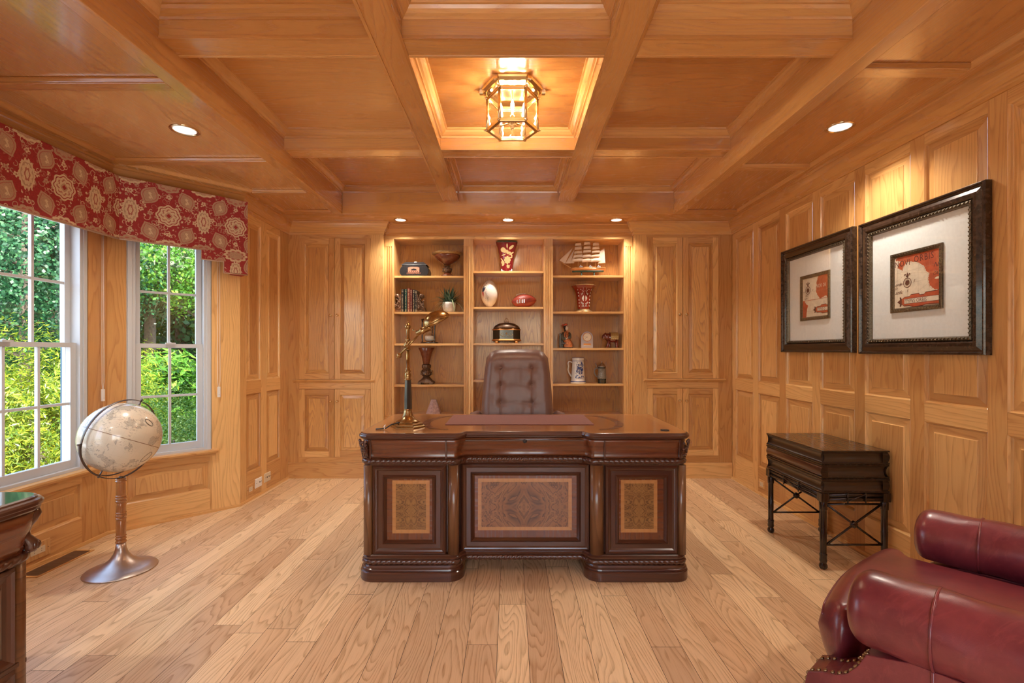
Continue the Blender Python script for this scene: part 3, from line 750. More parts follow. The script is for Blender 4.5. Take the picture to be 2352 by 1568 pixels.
# darker crossbanded arcs at both sides of the writing area
g.mat('mahogany_red').board('x', .6)
for sx in (-1, 1):
    cx = .075 + sx * .42
    for k in range(16):
        a0, a1 = -pi / 2 + pi * k / 16, -pi / 2 + pi * (k + 1) / 16
        q = []
        for (a, r) in ((a0, 0), (a1, 0), (a1, 1), (a0, 1)):
            rx, ry = .14 + .05 * r, .27 + .035 * r; q.append((cx + sx * rx * cos(a), 2.97 + ry * sin(a), DZ + .0005))
        g.add(q, [(0, 1, 2, 3)])
g.add([(p[0], p[1], .752) for p in inset(.02)], [tuple(range(n))])
g.build('desk_top', parent=desk)
g = B(); g.mat('black_plastic').lathe([(.024, .0), (.024, .003), (.020, .004), (0, .004)], (PX(1527, 2.655), 2.655, DZ), 24); g.build('cable_grommet', parent=desk)

# blotter
g = B(); g.mat('pad'); g.box(-.385, .495, 2.845, 3.27, DZ + .0008, DZ + .0045); o = g.build('desk_pad', bevel=.002)
tag(o, 'flat maroon leather desk pad lying on the desk top', 'desk pad')

# ------------------------------------------------------------------ pharmacy desk lamp
LX, LY = -.589, 2.78
lp = thing('desk_lamp', (LX, LY, DZ), 'antique brass desk lamp with dark blue column and tilted dome shade, on the desk', 'lamp')
g = B(); g.mat('brass_old')
z = DZ
for (r0, r1, z0, z1) in ((.100, .100, 0, .006), (.100, .093, .006, .012), (.088, .088, .012, .020), (.088, .076, .020, .028), (.070, .066, .028, .034)):
    g.lathe([(r0, z0), (r1, z1)], (LX, LY, z), 6, smooth=False)
g.mat('brass_old').lathe([(.068, .032), (.058, .038), (.040, .050), (.029, .066), (.023, .088), (.021, .10)], (LX, LY, z), 28)
g.lathe([(.021, .848), (.025, .852), (.025, .856), (.020, .860), (.022, .868), (.018, .874), (.020, .880), (.024, .884), (.024, .888)], (LX, LY, 0), 24)
g.build('base', parent=lp, bevel=.001)
g = B(); g.mat('brass_old')
g.lathe([(.020, 1.054), (.021, 1.058), (.016, 1.062), (.015, 1.066), (.019, 1.078), (.018, 1.088), (.012, 1.096), (.018, 1.104), (.018, 1.108), (.012, 1.112), (.013, 1.118), (.010, 1.122), (.010, 1.24)], (LX, LY, 0), 24)
g.lathe([(.010, 1.225), (.015, 1.228), (.015, 1.232), (.011, 1.236), (.014, 1.250), (.015, 1.262), (.011, 1.278), (.014, 1.284), (.014, 1.288), (.010, 1.292), (.010, 1.342), (.009, 1.346), (.016, 1.352), (.018, 1.362), (.013, 1.372), (.006, 1.380), (.004, 1.384), (.005, 1.387), (0, 1.390)], (LX, LY, 0), 20)
g.build('pole', parent=lp)
g = B(); g.mat('teal_dark').lathe([(.024, .888), (.023, .95), (.0185, 1.054)], (LX, LY, 0), 8, smooth=False); g.build('column', parent=lp, bevel=.001)
YA = LY - .02
a0 = Vector((-.634, YA, 1.195)); a1 = Vector((-.507, YA, 1.331)); ad = (a1 - a0).normalized()
g = B(); g.mat('brass_old'); g.tube([a0, a1], .0055, 10); g.ball(a0, .015, 14, 8); g.ball(a0 - ad * .018, .005, 8, 6)
g.tube([a0 - ad * .004, a0 + ad * .004], .017, 14)
j = Vector((LX, YA, 1.26)); g.tube([j - ad * .022, j - ad * .016, j + ad * .016, j + ad * .022], [.008, .012, .012, .008], 12)
g.ball((LX, YA, 1.26), (.015, .015, .015), 12, 8)
g.tube([(LX + .018, YA, 1.272), (LX + .018, YA - .02, 1.272)], .003, 8)
g.build('arm', parent=lp)
S0 = Vector((-.505, YA, 1.334)); rd = Vector((.886, 0, .462)).normalized(); up = Vector((-.462, 0, .886))
g = B(); g.mat('brass_old')
g.lathe([(.012, -.030), (.016, -.026), (.016, -.004), (.020, 0), (.022, .006), (.017, .014), (.020, .020), (.022, .050), (.024, .056)], S0 - rd * .004, 20, ax=rd)
g.tube([S0 + Vector((-.03, 0, .0)), S0 + Vector((-.048, 0, .006))], .0035, 8); g.ball(S0 + Vector((-.050, 0, .007)), (.004, .004, .008), 8, 6)
g.build('socket', parent=lp)
# shade: domed half shell opening down and towards the sitter
SCn = S0 + rd * .092 + up * .004
g = B(); g.mat('brass_old')
def shade(u, v):
    a = 2 * pi * u; t = v * pi / 2
    x = .082 * cos(a) * cos(t) * (1.0 + .12 * cos(a)); y = .060 * sin(a) * cos(t); h = .066 * sin(t)
    return SCn + rd * x + Vector((0, 1, 0)) * y + up * h
g.grid(shade, 36, 12, closeu=True)
ring_ = [tuple(SCn + rd * (.083 * cos(2 * pi * k / 36) * (1 + .12 * cos(2 * pi * k / 36))) + Vector((0, .061, 0)) * sin(2 * pi * k / 36)) for k in range(37)]
g.tube(ring_, .0018, 6, cap=False)
o = g.build('shade', parent=lp, recalc=True); sm = o.modifiers.new('s', 'SOLIDIFY'); sm.thickness = .002
g = B(); g.mat('white_plastic'); g.ball(SCn + up * .022 + rd * -.01, (.018, .018, .026), 12, 8, ax=rd); g.build('bulb', parent=lp)
g = B(); g.mat('black_plastic'); g.tube([(LX - .05, LY - .055, DZ + .032), (LX - .03, LY - .085, DZ + .036), (LX - .07, LY - .10, DZ + .028), (LX - .10, LY - .10, DZ + .008), (LX - .12, LY - .105, DZ + .005), (LX - .155, LY - .105, DZ + .004)], .0035, 8)
g.mat('white_plastic').tube([(LX - .105, LY - .112, DZ + .004), (LX - .108, LY - .110, DZ + .018), (LX - .100, LY - .107, DZ + .028)], .003, 8)
g.build('cord', parent=lp)

# ------------------------------------------------------------------ tufted executive chair
CHX, CHY = .052, 3.60
ch = thing('office_chair', (CHX, CHY, 0), 'brown leather high-back office chair with tufted back, behind the desk', 'chair')
BTN = [(PX(px, 3.52), PZ(py, 3.52)) for px in (1150, 1222.5) for py in (845, 884, 925)] + [(PX(px, 3.52), PZ(965, 3.52)) for px in (1150, 1222.5)]
def back_half(z):
    """half width of the chair back at height z"""
    t = (z - .52) / (1.222 - .52)
    return (.262 - .034 * max(0, t) ** 2.0)
def chairback(u, v):
    # u across, v up: superellipse outline
    U = 2 * u - 1; V = v
    z = .50 + .722 * V
    hw = back_half(z); top = 1.222
    # round the top corners
    x = hw * U
    crown = .014 * (1 - U * U)
    corner = .085
    ex = max(0, (abs(U) - .62) / .38)
    zt = top - .0 - corner * (1 - sqrt(max(0, 1 - ex ** 2.2))) - .014 + crown
    z = .50 + (zt - .50) * V
    edge = min(1, (1 - abs(U)) / .22); edv = min(1, (zt - z) / .07)
    puff = .055 * (sin(edge * pi / 2) ** .6) * (sin(edv * pi / 2) ** .6)
    d = 0
    X = CHX + x
    for (bx, bz) in BTN:
        r2 = (X - bx) ** 2 + (z - bz) ** 2; r = sqrt(r2)
        a = atan2(z - bz, X - bx)
        d += .006 * math.exp(-r2 / .0008) + .0030 * math.exp(-r / .032) * (sin(8 * a + bx * 40 + bz * 17) * .5 + .5) ** 2 * min(1, r / .012) + .008 * math.exp(-r / .010)
    for bx in (BTN[0][0], BTN[3][0]):
        if z < BTN[0][1]: d += .007 * math.exp(-abs(X - bx) / .004)
    for bz in sorted(set(q[1] for q in BTN)):
        w = .0035 * math.exp(-abs(z - bz - .005 * sin(X * 34)) / .012)
        d += w * (1 if abs(X - CHX) < .115 else .35 * edge)
    for k in range(3):
        d += .0006 * sin((X * (50 + 21 * k) + z * (33 - 27 * k)) + k)
    lean = (z - .5) * .10
    return (X, CHY - .06 + lean - puff + d, z)
g = B(); g.mat('leather_brown'); g.grid(chairback, 110, 130)
g.grid(lambda u, v: (lambda p: (p[0] + (0), CHY + .035 + (p[2] - .5) * .10 + .02 * sin(pi * u), p[2]))(chairback(u, v)), 30, 30)
# side gusset closing the cushion
def edgept(t):
    if t < .42: q = chairback(0, t / .42)
    elif t < .58: q = chairback((t - .42) / .16, 1)
    else: q = chairback(1, 1 - (t - .58) / .42)
    return q
def gus(u, v):
    p = edgept(u); lean = (p[2] - .5) * .10
    bul = .012 * sin(pi * v); cx = CHX
    dx = (p[0] - cx) / .26; return (p[0] + bul * dx, (CHY - .06 + lean) * (1 - v) + (CHY + .035 + lean) * v, p[2] + (bul if .42 < u < .58 else 0))
g.grid(gus, 90, 8); g.build('back_cushion', parent=ch)
for (bx, bz) in BTN[:6]:
    g = B(); g.mat('leather_brown'); ub = (bx - CHX) / back_half(bz) / 2 + .5; q = chairback(ub, (bz - .5) / (chairback(ub, 1)[2] - .5)); g.ball((bx, q[1] - .004, bz), (.009, .009, .006), 10, 6, ax=(0, -1, 0)); g.build('upholstery_button', parent=ch)
g = B(); g.mat('leather_brown'); g.ball((CHX, CHY - .25, .47), (.27, .27, .075), 28, 12); g.build('seat', parent=ch)
for sx in (-1, 1):
    g = B(); g.mat('leather_brown')
    g.tube([(CHX + sx * .265, CHY - .02, .74), (CHX + sx * .29, CHY - .04, .765), (CHX + sx * .315, CHY - .10, .76), (CHX + sx * .325, CHY - .2, .735), (CHX + sx * .325, CHY - .34, .72), (CHX + sx * .32, CHY - .40, .69), (CHX + sx * .315, CHY - .40, .60), (CHX + sx * .31, CHY - .30, .50)], [.02, .026, .03, .032, .032, .03, .024, .022], 12, flat=.6)
    g.build('armrest', parent=ch)
g = B(); g.mat('mahogany').board('z'); g.lathe([(.035, .10), (.03, .20), (.028, .42)], (CHX, CHY - .2, 0), 16)
for k in range(5):
    a = 2 * pi * k / 5 + .4; g.tube([(CHX, CHY - .2, .12), (CHX + .15 * cos(a), CHY - .2 + .15 * sin(a), .11), (CHX + .30 * cos(a), CHY - .2 + .30 * sin(a), .075)], [.03, .026, .018], 8)
g.build('swivel_base', parent=ch)
for k in range(5):
    a = 2 * pi * k / 5 + .4; g = B(); g.mat('black_plastic'); g.lathe([(.026, -.02), (.03, -.012), (.03, .012), (.026, .02)], (CHX + .30 * cos(a), CHY - .2 + .30 * sin(a), .030), 14, ax=(sin(a), cos(a), 0)); g.tube([(CHX + .30 * cos(a), CHY - .2 + .30 * sin(a), .03), (CHX + .30 * cos(a), CHY - .2 + .30 * sin(a), .075)], .01, 8); g.build('caster', parent=ch)

# ------------------------------------------------------------------ ceiling lantern
LC = Vector((.012, 2.72, 0)); zt = ZT
ln = thing('ceiling_lantern', (LC.x, LC.y, zt), 'hexagonal brass and glass ceiling lantern with candle bulbs in the centre coffer', 'ceiling light')
def hexp(R, z): return [Vector((LC.x + R * cos(radians(60 * k)), LC.y + R * sin(radians(60 * k)), z)) for k in range(6)]
g = B(); g.mat('brass')
for (ra, za, rb, zb) in ((.180, zt, .176, zt - .010), (.176, zt - .010, .160, zt - .022)):
    A = hexp(ra, za); C = hexp(rb, zb)
    for k in range(6): g.add([tuple(A[k]), tuple(A[(k + 1) % 6]), tuple(C[(k + 1) % 6]), tuple(C[k])], [(0, 1, 2, 3)])
g.add([tuple(p) for p in hexp(.160, zt - .022)], [tuple(range(6))])
g.build('ceiling_plate', parent=ln, bevel=.001)
for k in range(6):
    A = hexp(.181, zt - .001)[k]; g = B(); g.mat('brass'); d = (A - LC); d.z = 0; d.normalize(); t = Vector((-d.y, d.x, 0))
    g.frame(A - Vector((0, 0, .012)), d, t, (0, 0, 1), [(x, y, z) for x in (-.016, .004) for y in (-.012, .012) for z in (-.013, .012)], [(0, 1, 3, 2), (4, 6, 7, 5), (0, 4, 5, 1), (2, 3, 7, 6), (0, 2, 6, 4), (1, 5, 7, 3)])
    g.build('plate_corner', parent=ln, bevel=.001)
zl, zh = 2.462, 2.642; RB = .142
def hexring(g, R, z, w, h):
    A = hexp(R, z); C = hexp(R - w, z)
    for k in range(6):
        k2 = (k + 1) % 6
        vs = [tuple(p + Vector((0, 0, dz))) for dz in (-h / 2, h / 2) for p in (A[k], A[k2], C[k2], C[k])]
        g.add(vs, [(0, 1, 2, 3), (4, 7, 6, 5), (0, 4, 5, 1), (2, 6, 7, 3), (1, 5, 6, 2), (3, 7, 4, 0)])
for z in (zl, zh):
    g = B(); g.mat('brass'); hexring(g, RB + .004, z, .020, .015); hexring(g, RB + .001, z + (.012 if z == zl else -.012), .010, .008); g.build('frame_ring', parent=ln, bevel=.001)
    g2 = None
for k in range(6):
    p0 = hexp(RB - .002, zl)[k]; p1 = hexp(RB - .002, zh)[k]; g = B(); g.mat('brass'); g.tube([p0, p1], .0085, 8)
    for p in (p0, p1):
        d = (p - LC); d.z = 0; d.normalize(); g.ball(p + d * .006, .009, 8, 6); g.ball(p + d * .017, .0045, 8, 6)
    g.tube([p1, hexp(.150, zt - .02)[k]], .004, 6)
    g.build('corner_post', parent=ln)
for k in range(6):
    A = hexp(RB - .005, 0); a, c = A[k], A[(k + 1) % 6]; g = B(); g.mat('lamp_glass')
    g.add([(a.x, a.y, zl + .004), (c.x, c.y, zl + .004), (c.x, c.y, zh - .004), (a.x, a.y, zh - .004)], [(0, 1, 2, 3)]); g.build('glass_pane', parent=ln, recalc=False)
g = B(); g.mat('lamp_glass'); g.add([tuple(p) for p in hexp(RB - .01, zl + .003)], [tuple(range(6))]); g.build('glass_pane', parent=ln, recalc=False)
g = B(); g.mat('brass'); g.lathe([(.006, zt - .02), (.006, 2.52), (.026, 2.518), (.030, 2.505), (.022, 2.490), (.010, 2.484), (.013, 2.478), (0, 2.472)], (LC.x, LC.y, 0), 16)
for k in range(6):
    a = radians(60 * k + 30); e = Vector((LC.x + .075 * cos(a), LC.y + .075 * sin(a), 2.503)); g.tube([(LC.x, LC.y, 2.508), e], .0045, 6)
    g.lathe([(.0, -.016), (.004, -.012), (.003, -.008), (.010, -.002), (.011, .004), (.006, .008)], e, 12)
g.build('candle_arms', parent=ln)
for k in range(6):
    a = radians(60 * k + 30); e = Vector((LC.x + .075 * cos(a), LC.y + .075 * sin(a), 2.511))
    g = B(); g.mat('white_plastic').lathe([(.0065, 0), (.0065, .035)], e, 10); c = g.build('candle_sleeve', parent=ln)
    g = B(); g.mat('bulb').lathe([(.004, .035), (.009, .046), (.0105, .056), (.007, .070), (.002, .084), (0, .086)], e, 10); g.build('bulb', parent=ln)
    l = lamp('bulb_lamp', 'POINT', (e.x, e.y, e.z + .058), 5.0, (1, .91, .78), shadow_soft_size=.012); l.parent = ln; l.matrix_parent_inverse = Matrix.Translation(-ln.location)

# ------------------------------------------------------------------ globe on stand
GC = Vector((-2.175, 2.70, .739)); GR = .190; RR = .222
gl = thing('floor_globe', (GC.x, GC.y, 0), 'cream floor globe in a metal ring on a turned oak stand by the bay window', 'globe')
def globe_material():
    t = NT('antique globe map'); obj = t.n('ShaderNodeTexCoord').outputs['Object']
    sp = t.n('ShaderNodeSeparateXYZ', {0: obj}); r = GR
    lat = t.ma('ARCSINE', t.ma('DIVIDE', sp.outputs[2], r), clamp=False)
    lon = t.ma('ARCTAN2', sp.outputs[1], sp.outputs[0])
    def lines(v, step, w):
        f = t.ma('FRACT', t.ma('DIVIDE', v, step)); d = t.ma('MINIMUM', f, t.ma('SUBTRACT', 1., f)); return t.ma('LESS_THAN', d, w)
    g1 = t.ma('MAXIMUM', lines(lat, .2618, .008), t.ma('MULTIPLY', lines(lon, .2618, .008), 1.))
    eq = t.ma('LESS_THAN', t.ma('ABSOLUTE', lat), .009)
    n = t.noise(obj, 9., 6., .62).outputs[0]
    land = t.mapr(n, .54, .56); coast = t.ma('LESS_THAN', t.ma('ABSOLUTE', t.ma('SUBTRACT', n, .55)), .005)
    m = t.n('ShaderNodeMapping', {0: obj, 3: (1, 1, 3.5)}).outputs[0]
    scr = t.noise(m, 75., 3., .7).outputs[0]; area = t.noise(obj, 11., 2.).outputs[0]
    sc = t.ma('MULTIPLY', t.ma('GREATER_THAN', scr, .58), t.mapr(area, .46, .56))
    stain = t.noise(obj, 4., 3.).outputs[0]
    col = t.mix(t.mapr(stain, .35, .7), (.80, .72, .58), (.66, .60, .47))
    col = t.mix(t.ma('MULTIPLY', land, .8), col, (.50, .46, .38))
    col = t.mix(t.ma('MULTIPLY', coast, .65), col, (.22, .20, .18))
    col = t.mix(t.ma('MULTIPLY', sc, .6), col, (.20, .18, .15))
    col = t.mix(t.ma('MULTIPLY', g1, .22), col, (.30, .24, .17)); col = t.mix(eq, col, (.28, .18, .11))
    t.bsdf(col, .22, Coat_Weight=.5, Coat_Roughness=.08); return t.m
MT['globe'] = globe_material()
MT['map_ink'] = plain('map ink', (.16, .13, .10), .35)
pole = Vector((.25, .36, .90)).normalized(); hax = Vector((.17, .985, 0)).normalized()
g = B(); g.mat('globe'); g.ball((0, 0, 0), GR, 56, 36)
gb = g.build('globe_ball'); 
Zg = pole; Xg = (hax - pole * pole.dot(hax)).normalized(); Yg = Zg.cross(Xg)
gb.matrix_basis = Matrix((( Xg.x, Yg.x, Zg.x, GC.x), (Xg.y, Yg.y, Zg.y, GC.y), (Xg.z, Yg.z, Zg.z, GC.z), (0, 0, 0, 1)))
gb.parent = gl; gb.matrix_parent_inverse = Matrix.Translation(-gl.location)
# cartouches drawn on the ball
def on_ball(px, py):
    d = Vector(((px - CX) / F, 1, -(py - CY) / F)); o = Vector((0, 0, H)); oc = o - GC
    a = d.dot(d); bq = 2 * d.dot(oc); c = oc.dot(oc) - (GR + .0006) ** 2; disc = bq * bq - 4 * a * c
    if disc < 0: return None
    return o + d * ((-bq - sqrt(disc)) / (2 * a))
def cart(c0, u, v, n=48, lobes=12, w=.0012):
    nr = (c0 - GC).normalized(); U = (u - nr * u.dot(nr)).normalized(); V = nr.cross(U); pts = []
    for k in range(n + 1):
        a = 2 * pi * k / n; rr = 1 + .03 * cos(lobes * a)
        p = c0 + U * (v[0] * rr * cos(a)) + V * (v[1] * rr * sin(a)); pts.append(GC + (p - GC).normalized() * (GR + .0004))
    g.tube(pts, w, 6, cap=False)
g = B(); g.mat('map_ink')
c0 = on_ball(343, 970); cart(c0, Vector((.5, .3, -.35)), (.026, .015)); cart(c0, Vector((.5, .3, -.35)), (.022, .0115), w=.0006)
c1 = on_ball(337, 1050); 
if c1: cart(c1, Vector((.3, .5, .8)), (.034, .020))
for k in range(9): g.tube([on_ball(331 + 0 * k, 962 + 0 * k) + Vector((0, 0, -.003 * k)), on_ball(352, 968) + Vector((0, 0, -.003 * k))], .0004, 4) if k % 2 == 0 and k < 6 else None
g.build('map_cartouche', parent=gl)
def ringpts(C, a, b_, R, t0, t1, n=48): return [C + a * (R * cos(t0 + (t1 - t0) * k / n)) + b_ * (R * sin(t0 + (t1 - t0) * k / n)) for k in range(n + 1)]
def band(g, C, a, b_, R, t0, t1, w, th, n=56):
    """flat metal hoop of width w along its axis and thickness th"""
    N = a.cross(b_).normalized(); v = []; f = []
    for k in range(n + 1):
        t = t0 + (t1 - t0) * k / n; d = a * cos(t) + b_ * sin(t)
        for (rr, hh) in ((R, -w / 2), (R, w / 2), (R + th, w / 2), (R + th, -w / 2)): v.append(tuple(C + d * rr + N * hh))
    for k in range(n):
        for e in range(4): e2 = (e + 1) % 4; f.append((4 * k + e, 4 * k + e2, 4 * k + 4 + e2, 4 * k + 4 + e))
    g.add(v, f, True)
up3 = Vector((0, 0, 1))
g = B(); g.mat('iron'); band(g, GC, hax, (pole - hax * pole.dot(hax)).normalized(), RR - .010, 0, 2 * pi, .011, .0035); 
for s in (-1, 1): g.tube([GC + pole * (s * (GR - .01)), GC + pole * (s * (RR + .002))], .004, 8); g.ball(GC + pole * (s * (RR + .001)), .007, 10, 6)
g.build('meridian_ring', parent=gl)
g = B(); g.mat('iron'); band(g, GC, hax, up3, RR, pi, 2 * pi, .013, .004)
for s in (-1, 1): g.tube([GC + hax * (s * (RR - .012)), GC + hax * (s * (RR + .010))], .005, 8)
g.tube([GC - up3 * (RR - .004), GC - up3 * (RR + .01)], .010, 12)
g.build('stand_arc', parent=gl)
g = B(); g.mat('oak_turned').board('z', .5); zt_ = GC.z - RR - .004
def bead(z, r, R, h): return [(r, z - h), (R * .92, z - h * .6), (R, z), (R * .92, z + h * .6), (r, z + h)]
pr = [(.020, .150), (.026, .154), (.026, .160), (.021, .164)] + bead(.175, .021, .026, .007) + bead(.190, .021, .026, .006) + [(.023, .20), (.023, .275)] + bead(.285, .021, .026, .007) + bead(.302, .020, .027, .009) + bead(.318, .021, .026, .006)
pr += [(.023, .328), (.0225, .372)] + bead(.382, .021, .026, .007) + bead(.398, .020, .027, .008) + bead(.412, .021, .026, .006) + [(.022, .42), (.021, .485)] + bead(.494, .021, .026, .006) + bead(.507, .020, .025, .005) + [(.018, zt_)]
g.lathe(pr, (GC.x, GC.y, 0), 24); g.build('stand_column', parent=gl)
g = B(); g.mat('bronze').lathe([(.168, 0), (.170, .004), (.166, .008), (.13, .020), (.09, .036), (.055, .062), (.035, .090), (.026, .120), (.022, .150), (.0, .150)], (GC.x, GC.y, 0), 56); g.build('foot', parent=gl)

# ------------------------------------------------------------------ stacked-books side table
tb = thing('side_table', (1.93, 2.99, 0), 'dark side table shaped like three stacked giant books on bamboo-style legs, against the panelled wall', 'side table')
tx0, tx1, ty0, ty1 = 1.735, 2.118, 2.69, 3.275
bz = [.430, .509, .588]; bh = .077
for i, z in enumerate(bz):
    g = B(); o_ = (.0, .008, .0)[i]; x0, x1, y0, y1 = tx0 - o_ * 0, tx1 - .004, ty0 + .004 * (i == 1), ty1
    c = .009
    for (a, q) in ((z, z + c), (z + bh - c, z + bh)):
        g.box(x0, x1, y0, y1, a, q, 'y', 'espresso')
    m0, m1 = z + c, z + bh - c; n = 8
    def coved(sign, pos, dep): return [(pos + sign * dep * sin(pi * k / n) ** .8, m0 + (m1 - m0) * k / n) for k in range(n + 1)]
    g.mat('espresso_page')
    spine_left = (i == 1)
    # near and far faces (pages, coved inwards), extruded along x
    for (yy, sg) in ((y0 + .003, 1), (y1 - .003, -1)):
        pl = coved(sg, yy, .014); g.board('x', .6)
        g.add([(x0 + .003, p[0], p[1]) for p in pl] + [(x1 - .02, p[0], p[1]) for p in pl], [(k, k + 1, n + 2 + k, n + 1 + k) for k in range(n)], True)
    # side faces: left and right, one is the rounded spine
    for (xx, sg, sp) in ((x0 + .003, 1, spine_left), (x1 - .003, -1, not spine_left)):
        if sp: pl = [(xx - sg * .018 * sin(pi * k / n) + sg * .012, m0 - c * .8 + (m1 - m0 + c * 1.6) * k / n) for k in range(n + 1)]; g.mat('mahogany' if i == 1 else 'espresso')
        else: pl = coved(sg, xx, .014); g.mat('espresso_page')
        g.board('y', .6); g.add([(p[0], y0 + .003, p[1]) for p in pl] + [(p[0], y1 - .003, p[1]) for p in pl], [(k, k + 1, n + 2 + k, n + 1 + k) for k in range(n)], True)
        if sp:
            g.mat('espresso')
            for yy in (y0 + .003, y1 - .003):
                g.add([(p[0], yy, p[1]) for p in pl] + [(xx + sg * .035, yy, m1), (xx + sg * .035, yy, m0)], [tuple(range(n + 3))])
    if i == 1:
        g.mat('inlay')
        for k in range(5):
            yy = y0 + .08 + k * .105; g.tube([(x0 - .0035, yy - .03, z + .018), (x0 - .0065, yy + .03, z + .018)], .0005, 4)
        for zz in (z + .016, z + .060): g.tube([(x0 - .001, y0 + .03, zz), (x0 - .001, y1 - .03, zz)], .0007, 4)
    g.build('book_drawer', parent=tb, bevel=.002)
g = B(); g.mat('espresso')
ztr = .426
for (a, q, g_) in (((tx0, ty0), (tx1, ty0), 0), ((tx0, ty1), (tx1, ty1), 0), ((tx0, ty0), (tx0, ty1), 1), ((tx1, ty0), (tx1, ty1), 1)):
    g.board('xy'[g_]); ins = .012
    A = Vector((min(max(a[0], tx0 + ins), tx1 - ins), min(max(a[1], ty0 + ins), ty1 - ins), 0)); C = Vector((min(max(q[0], tx0 + ins), tx1 - ins), min(max(q[1], ty0 + ins), ty1 - ins), 0))
    for z, r in ((.416, .013), (.392, .013)):
        g.tube([A + up3 * z, C + up3 * z], r, 10)
        for t in (.33, .66): m_ = A + (C - A) * t + up3 * z; d_ = (C - A).normalized(); g.tube([m_ - d_ * .003, m_ + d_ * .003], r + .002, 10)
    m0_, m1_ = A + (C - A) * .36, A + (C - A) * .64; nn = Vector((0, 0, 1)).cross((C - A).normalized()) 
    for sgn in (1,):
        for off in (.017, -.017):
            g.tube([m0_ + up3 * .384 + nn * off, m1_ + up3 * .424 + nn * off], .0035, 6)
        for m_ in (m0_, m1_): g.tube([m_ + up3 * .376 + nn * .016, m_ + up3 * .432 + nn * .016], .004, 6); g.tube([m_ + up3 * .376 - nn * .016, m_ + up3 * .432 - nn * .016], .004, 6)
g.build('bamboo_rail', parent=tb)
LEG = [(.010, 0), (.016, .003), (.021, .012), (.021, .022), (.015, .036), (.019, .042), (.020, .050), (.018, .062), (.020, .085), (.0165, .088), (.0165, .150), (.0175, .210), (.0165, .212), (.0165, .330), (.020, .334), (.0205, .372), (.018, .378)]
legs = [(tx0 + .020, ty0 + .020), (tx1 - .020, ty0 + .020), (tx0 + .020, ty1 - .020), (tx1 - .020, ty1 - .020)]
for (x, y) in legs:
    g = B(); g.mat('espresso').board('z', .3); g.lathe(LEG, (x, y, 0), 18, rib=lambda th, z: 1 + (.07 * cos(8 * th) if z < .034 else 0)); 
    g.box(x - .022, x + .022, y - .022, y + .022, .378, .428); g.build('leg', parent=tb, bevel=.003)
def xstretch(a, q):
    g = B(); g.mat('espresso').board('x', .3); A = Vector((*a, 0)); C = Vector((*q, 0)); d = (C - A).normalized(); A = A + d * .016; C = C - d * .016
    zb_, zt2 = .135, .362
    g.tube([A + up3 * zb_, C + up3 * zb_], .006, 8); g.tube([A + up3 * zt2, C + up3 * zt2], .006, 8)
    g.tube([A + up3 * zb_, C + up3 * zt2], .006, 8); g.tube([A + up3 * zt2, C + up3 * zb_], .006, 8)
    m = (A + C) / 2 + up3 * (zb_ + zt2) / 2; nn = d.cross(up3)
    g.lathe([(.0, -.014), (.010, -.013), (.019, -.008), (.020, 0), (.019, .008), (.010, .013), (0, .014)], m, 16, ax=nn, rib=lambda th, z: 1 + .06 * cos(8 * th))
    g.build('cross_stretcher', parent=tb)
xstretch(legs[0], legs[1]); xstretch(legs[2], legs[3])

# ------------------------------------------------------------------ burgundy club chair (lower right)
AO = Vector((1.385, 1.235, 0)); AR = radians(40)
ac = thing('club_chair', AO, 'worn burgundy leather club chair with rolled arms and brass nailheads, nearest the camera', 'armchair')
MA = Matrix.Translation(AO) @ Matrix.Rotation(AR, 4, 'Z')
AX = .368; AZ = .572; ARr = .096
def rolled(sx):
    b = B(MA); b.mat('leather_red'); y0, y1 = -.52, .335; n = 22; L = y1 - y0
    def sec(k, y):
        a = -.25 * pi + (1.62 * pi) * k / 20   # from inner underside over the top to outer underside
        e = max(0, (y - (y1 - .05)) / .05); s_ = max(0.0, 1 - e ** 2.4) ** .45 * .985 + .015
        seam = 0
        wr = .0025 * sin(y * 37 + k) * sin(y * 11)
        r = (ARr + wr + seam) * (s_ * .75 + .25 if e < 1 else .25)
        if e >= 1: r = ARr * .02
        return (sx * AX - sx * r * 1.02 * cos(a), y, AZ + r * .95 * sin(a))
    ys = [y0 + L * j / 40 for j in range(38)] + [y1 - .05 + .05 * sin(t * pi / 2 / 8) for t in range(0, 9)]
    v = []; f = []
    m = 21
    for y in ys:
        for k in range(m): v.append(sec(k, y))
    for j in range(len(ys) - 1):
        for k in range(m - 1): f.append((j * m + k, j * m + k + 1, (j + 1) * m + k + 1, (j + 1) * m + k))
    b.add(v, f, True)
    # piping seam across the arm
    b.tube([(sx * AX - sx * (ARr + .002) * 1.02 * cos(-.25 * pi + 1.62 * pi * k / 20), .165, AZ + (ARr + .001) * .95 * sin(-.25 * pi + 1.62 * pi * k / 20)) for k in range(21)], .0032, 8)
    # inner side down to the seat
    b.grid(lambda u, v_: (sx * (AX - .075 + .012 * sin(pi * v_)), y0 + (L - .03) * u, .30 + (.50 - .30) * v_), 12, 6)
    b.build('arm', parent=ac)
rolled(-1); rolled(1)
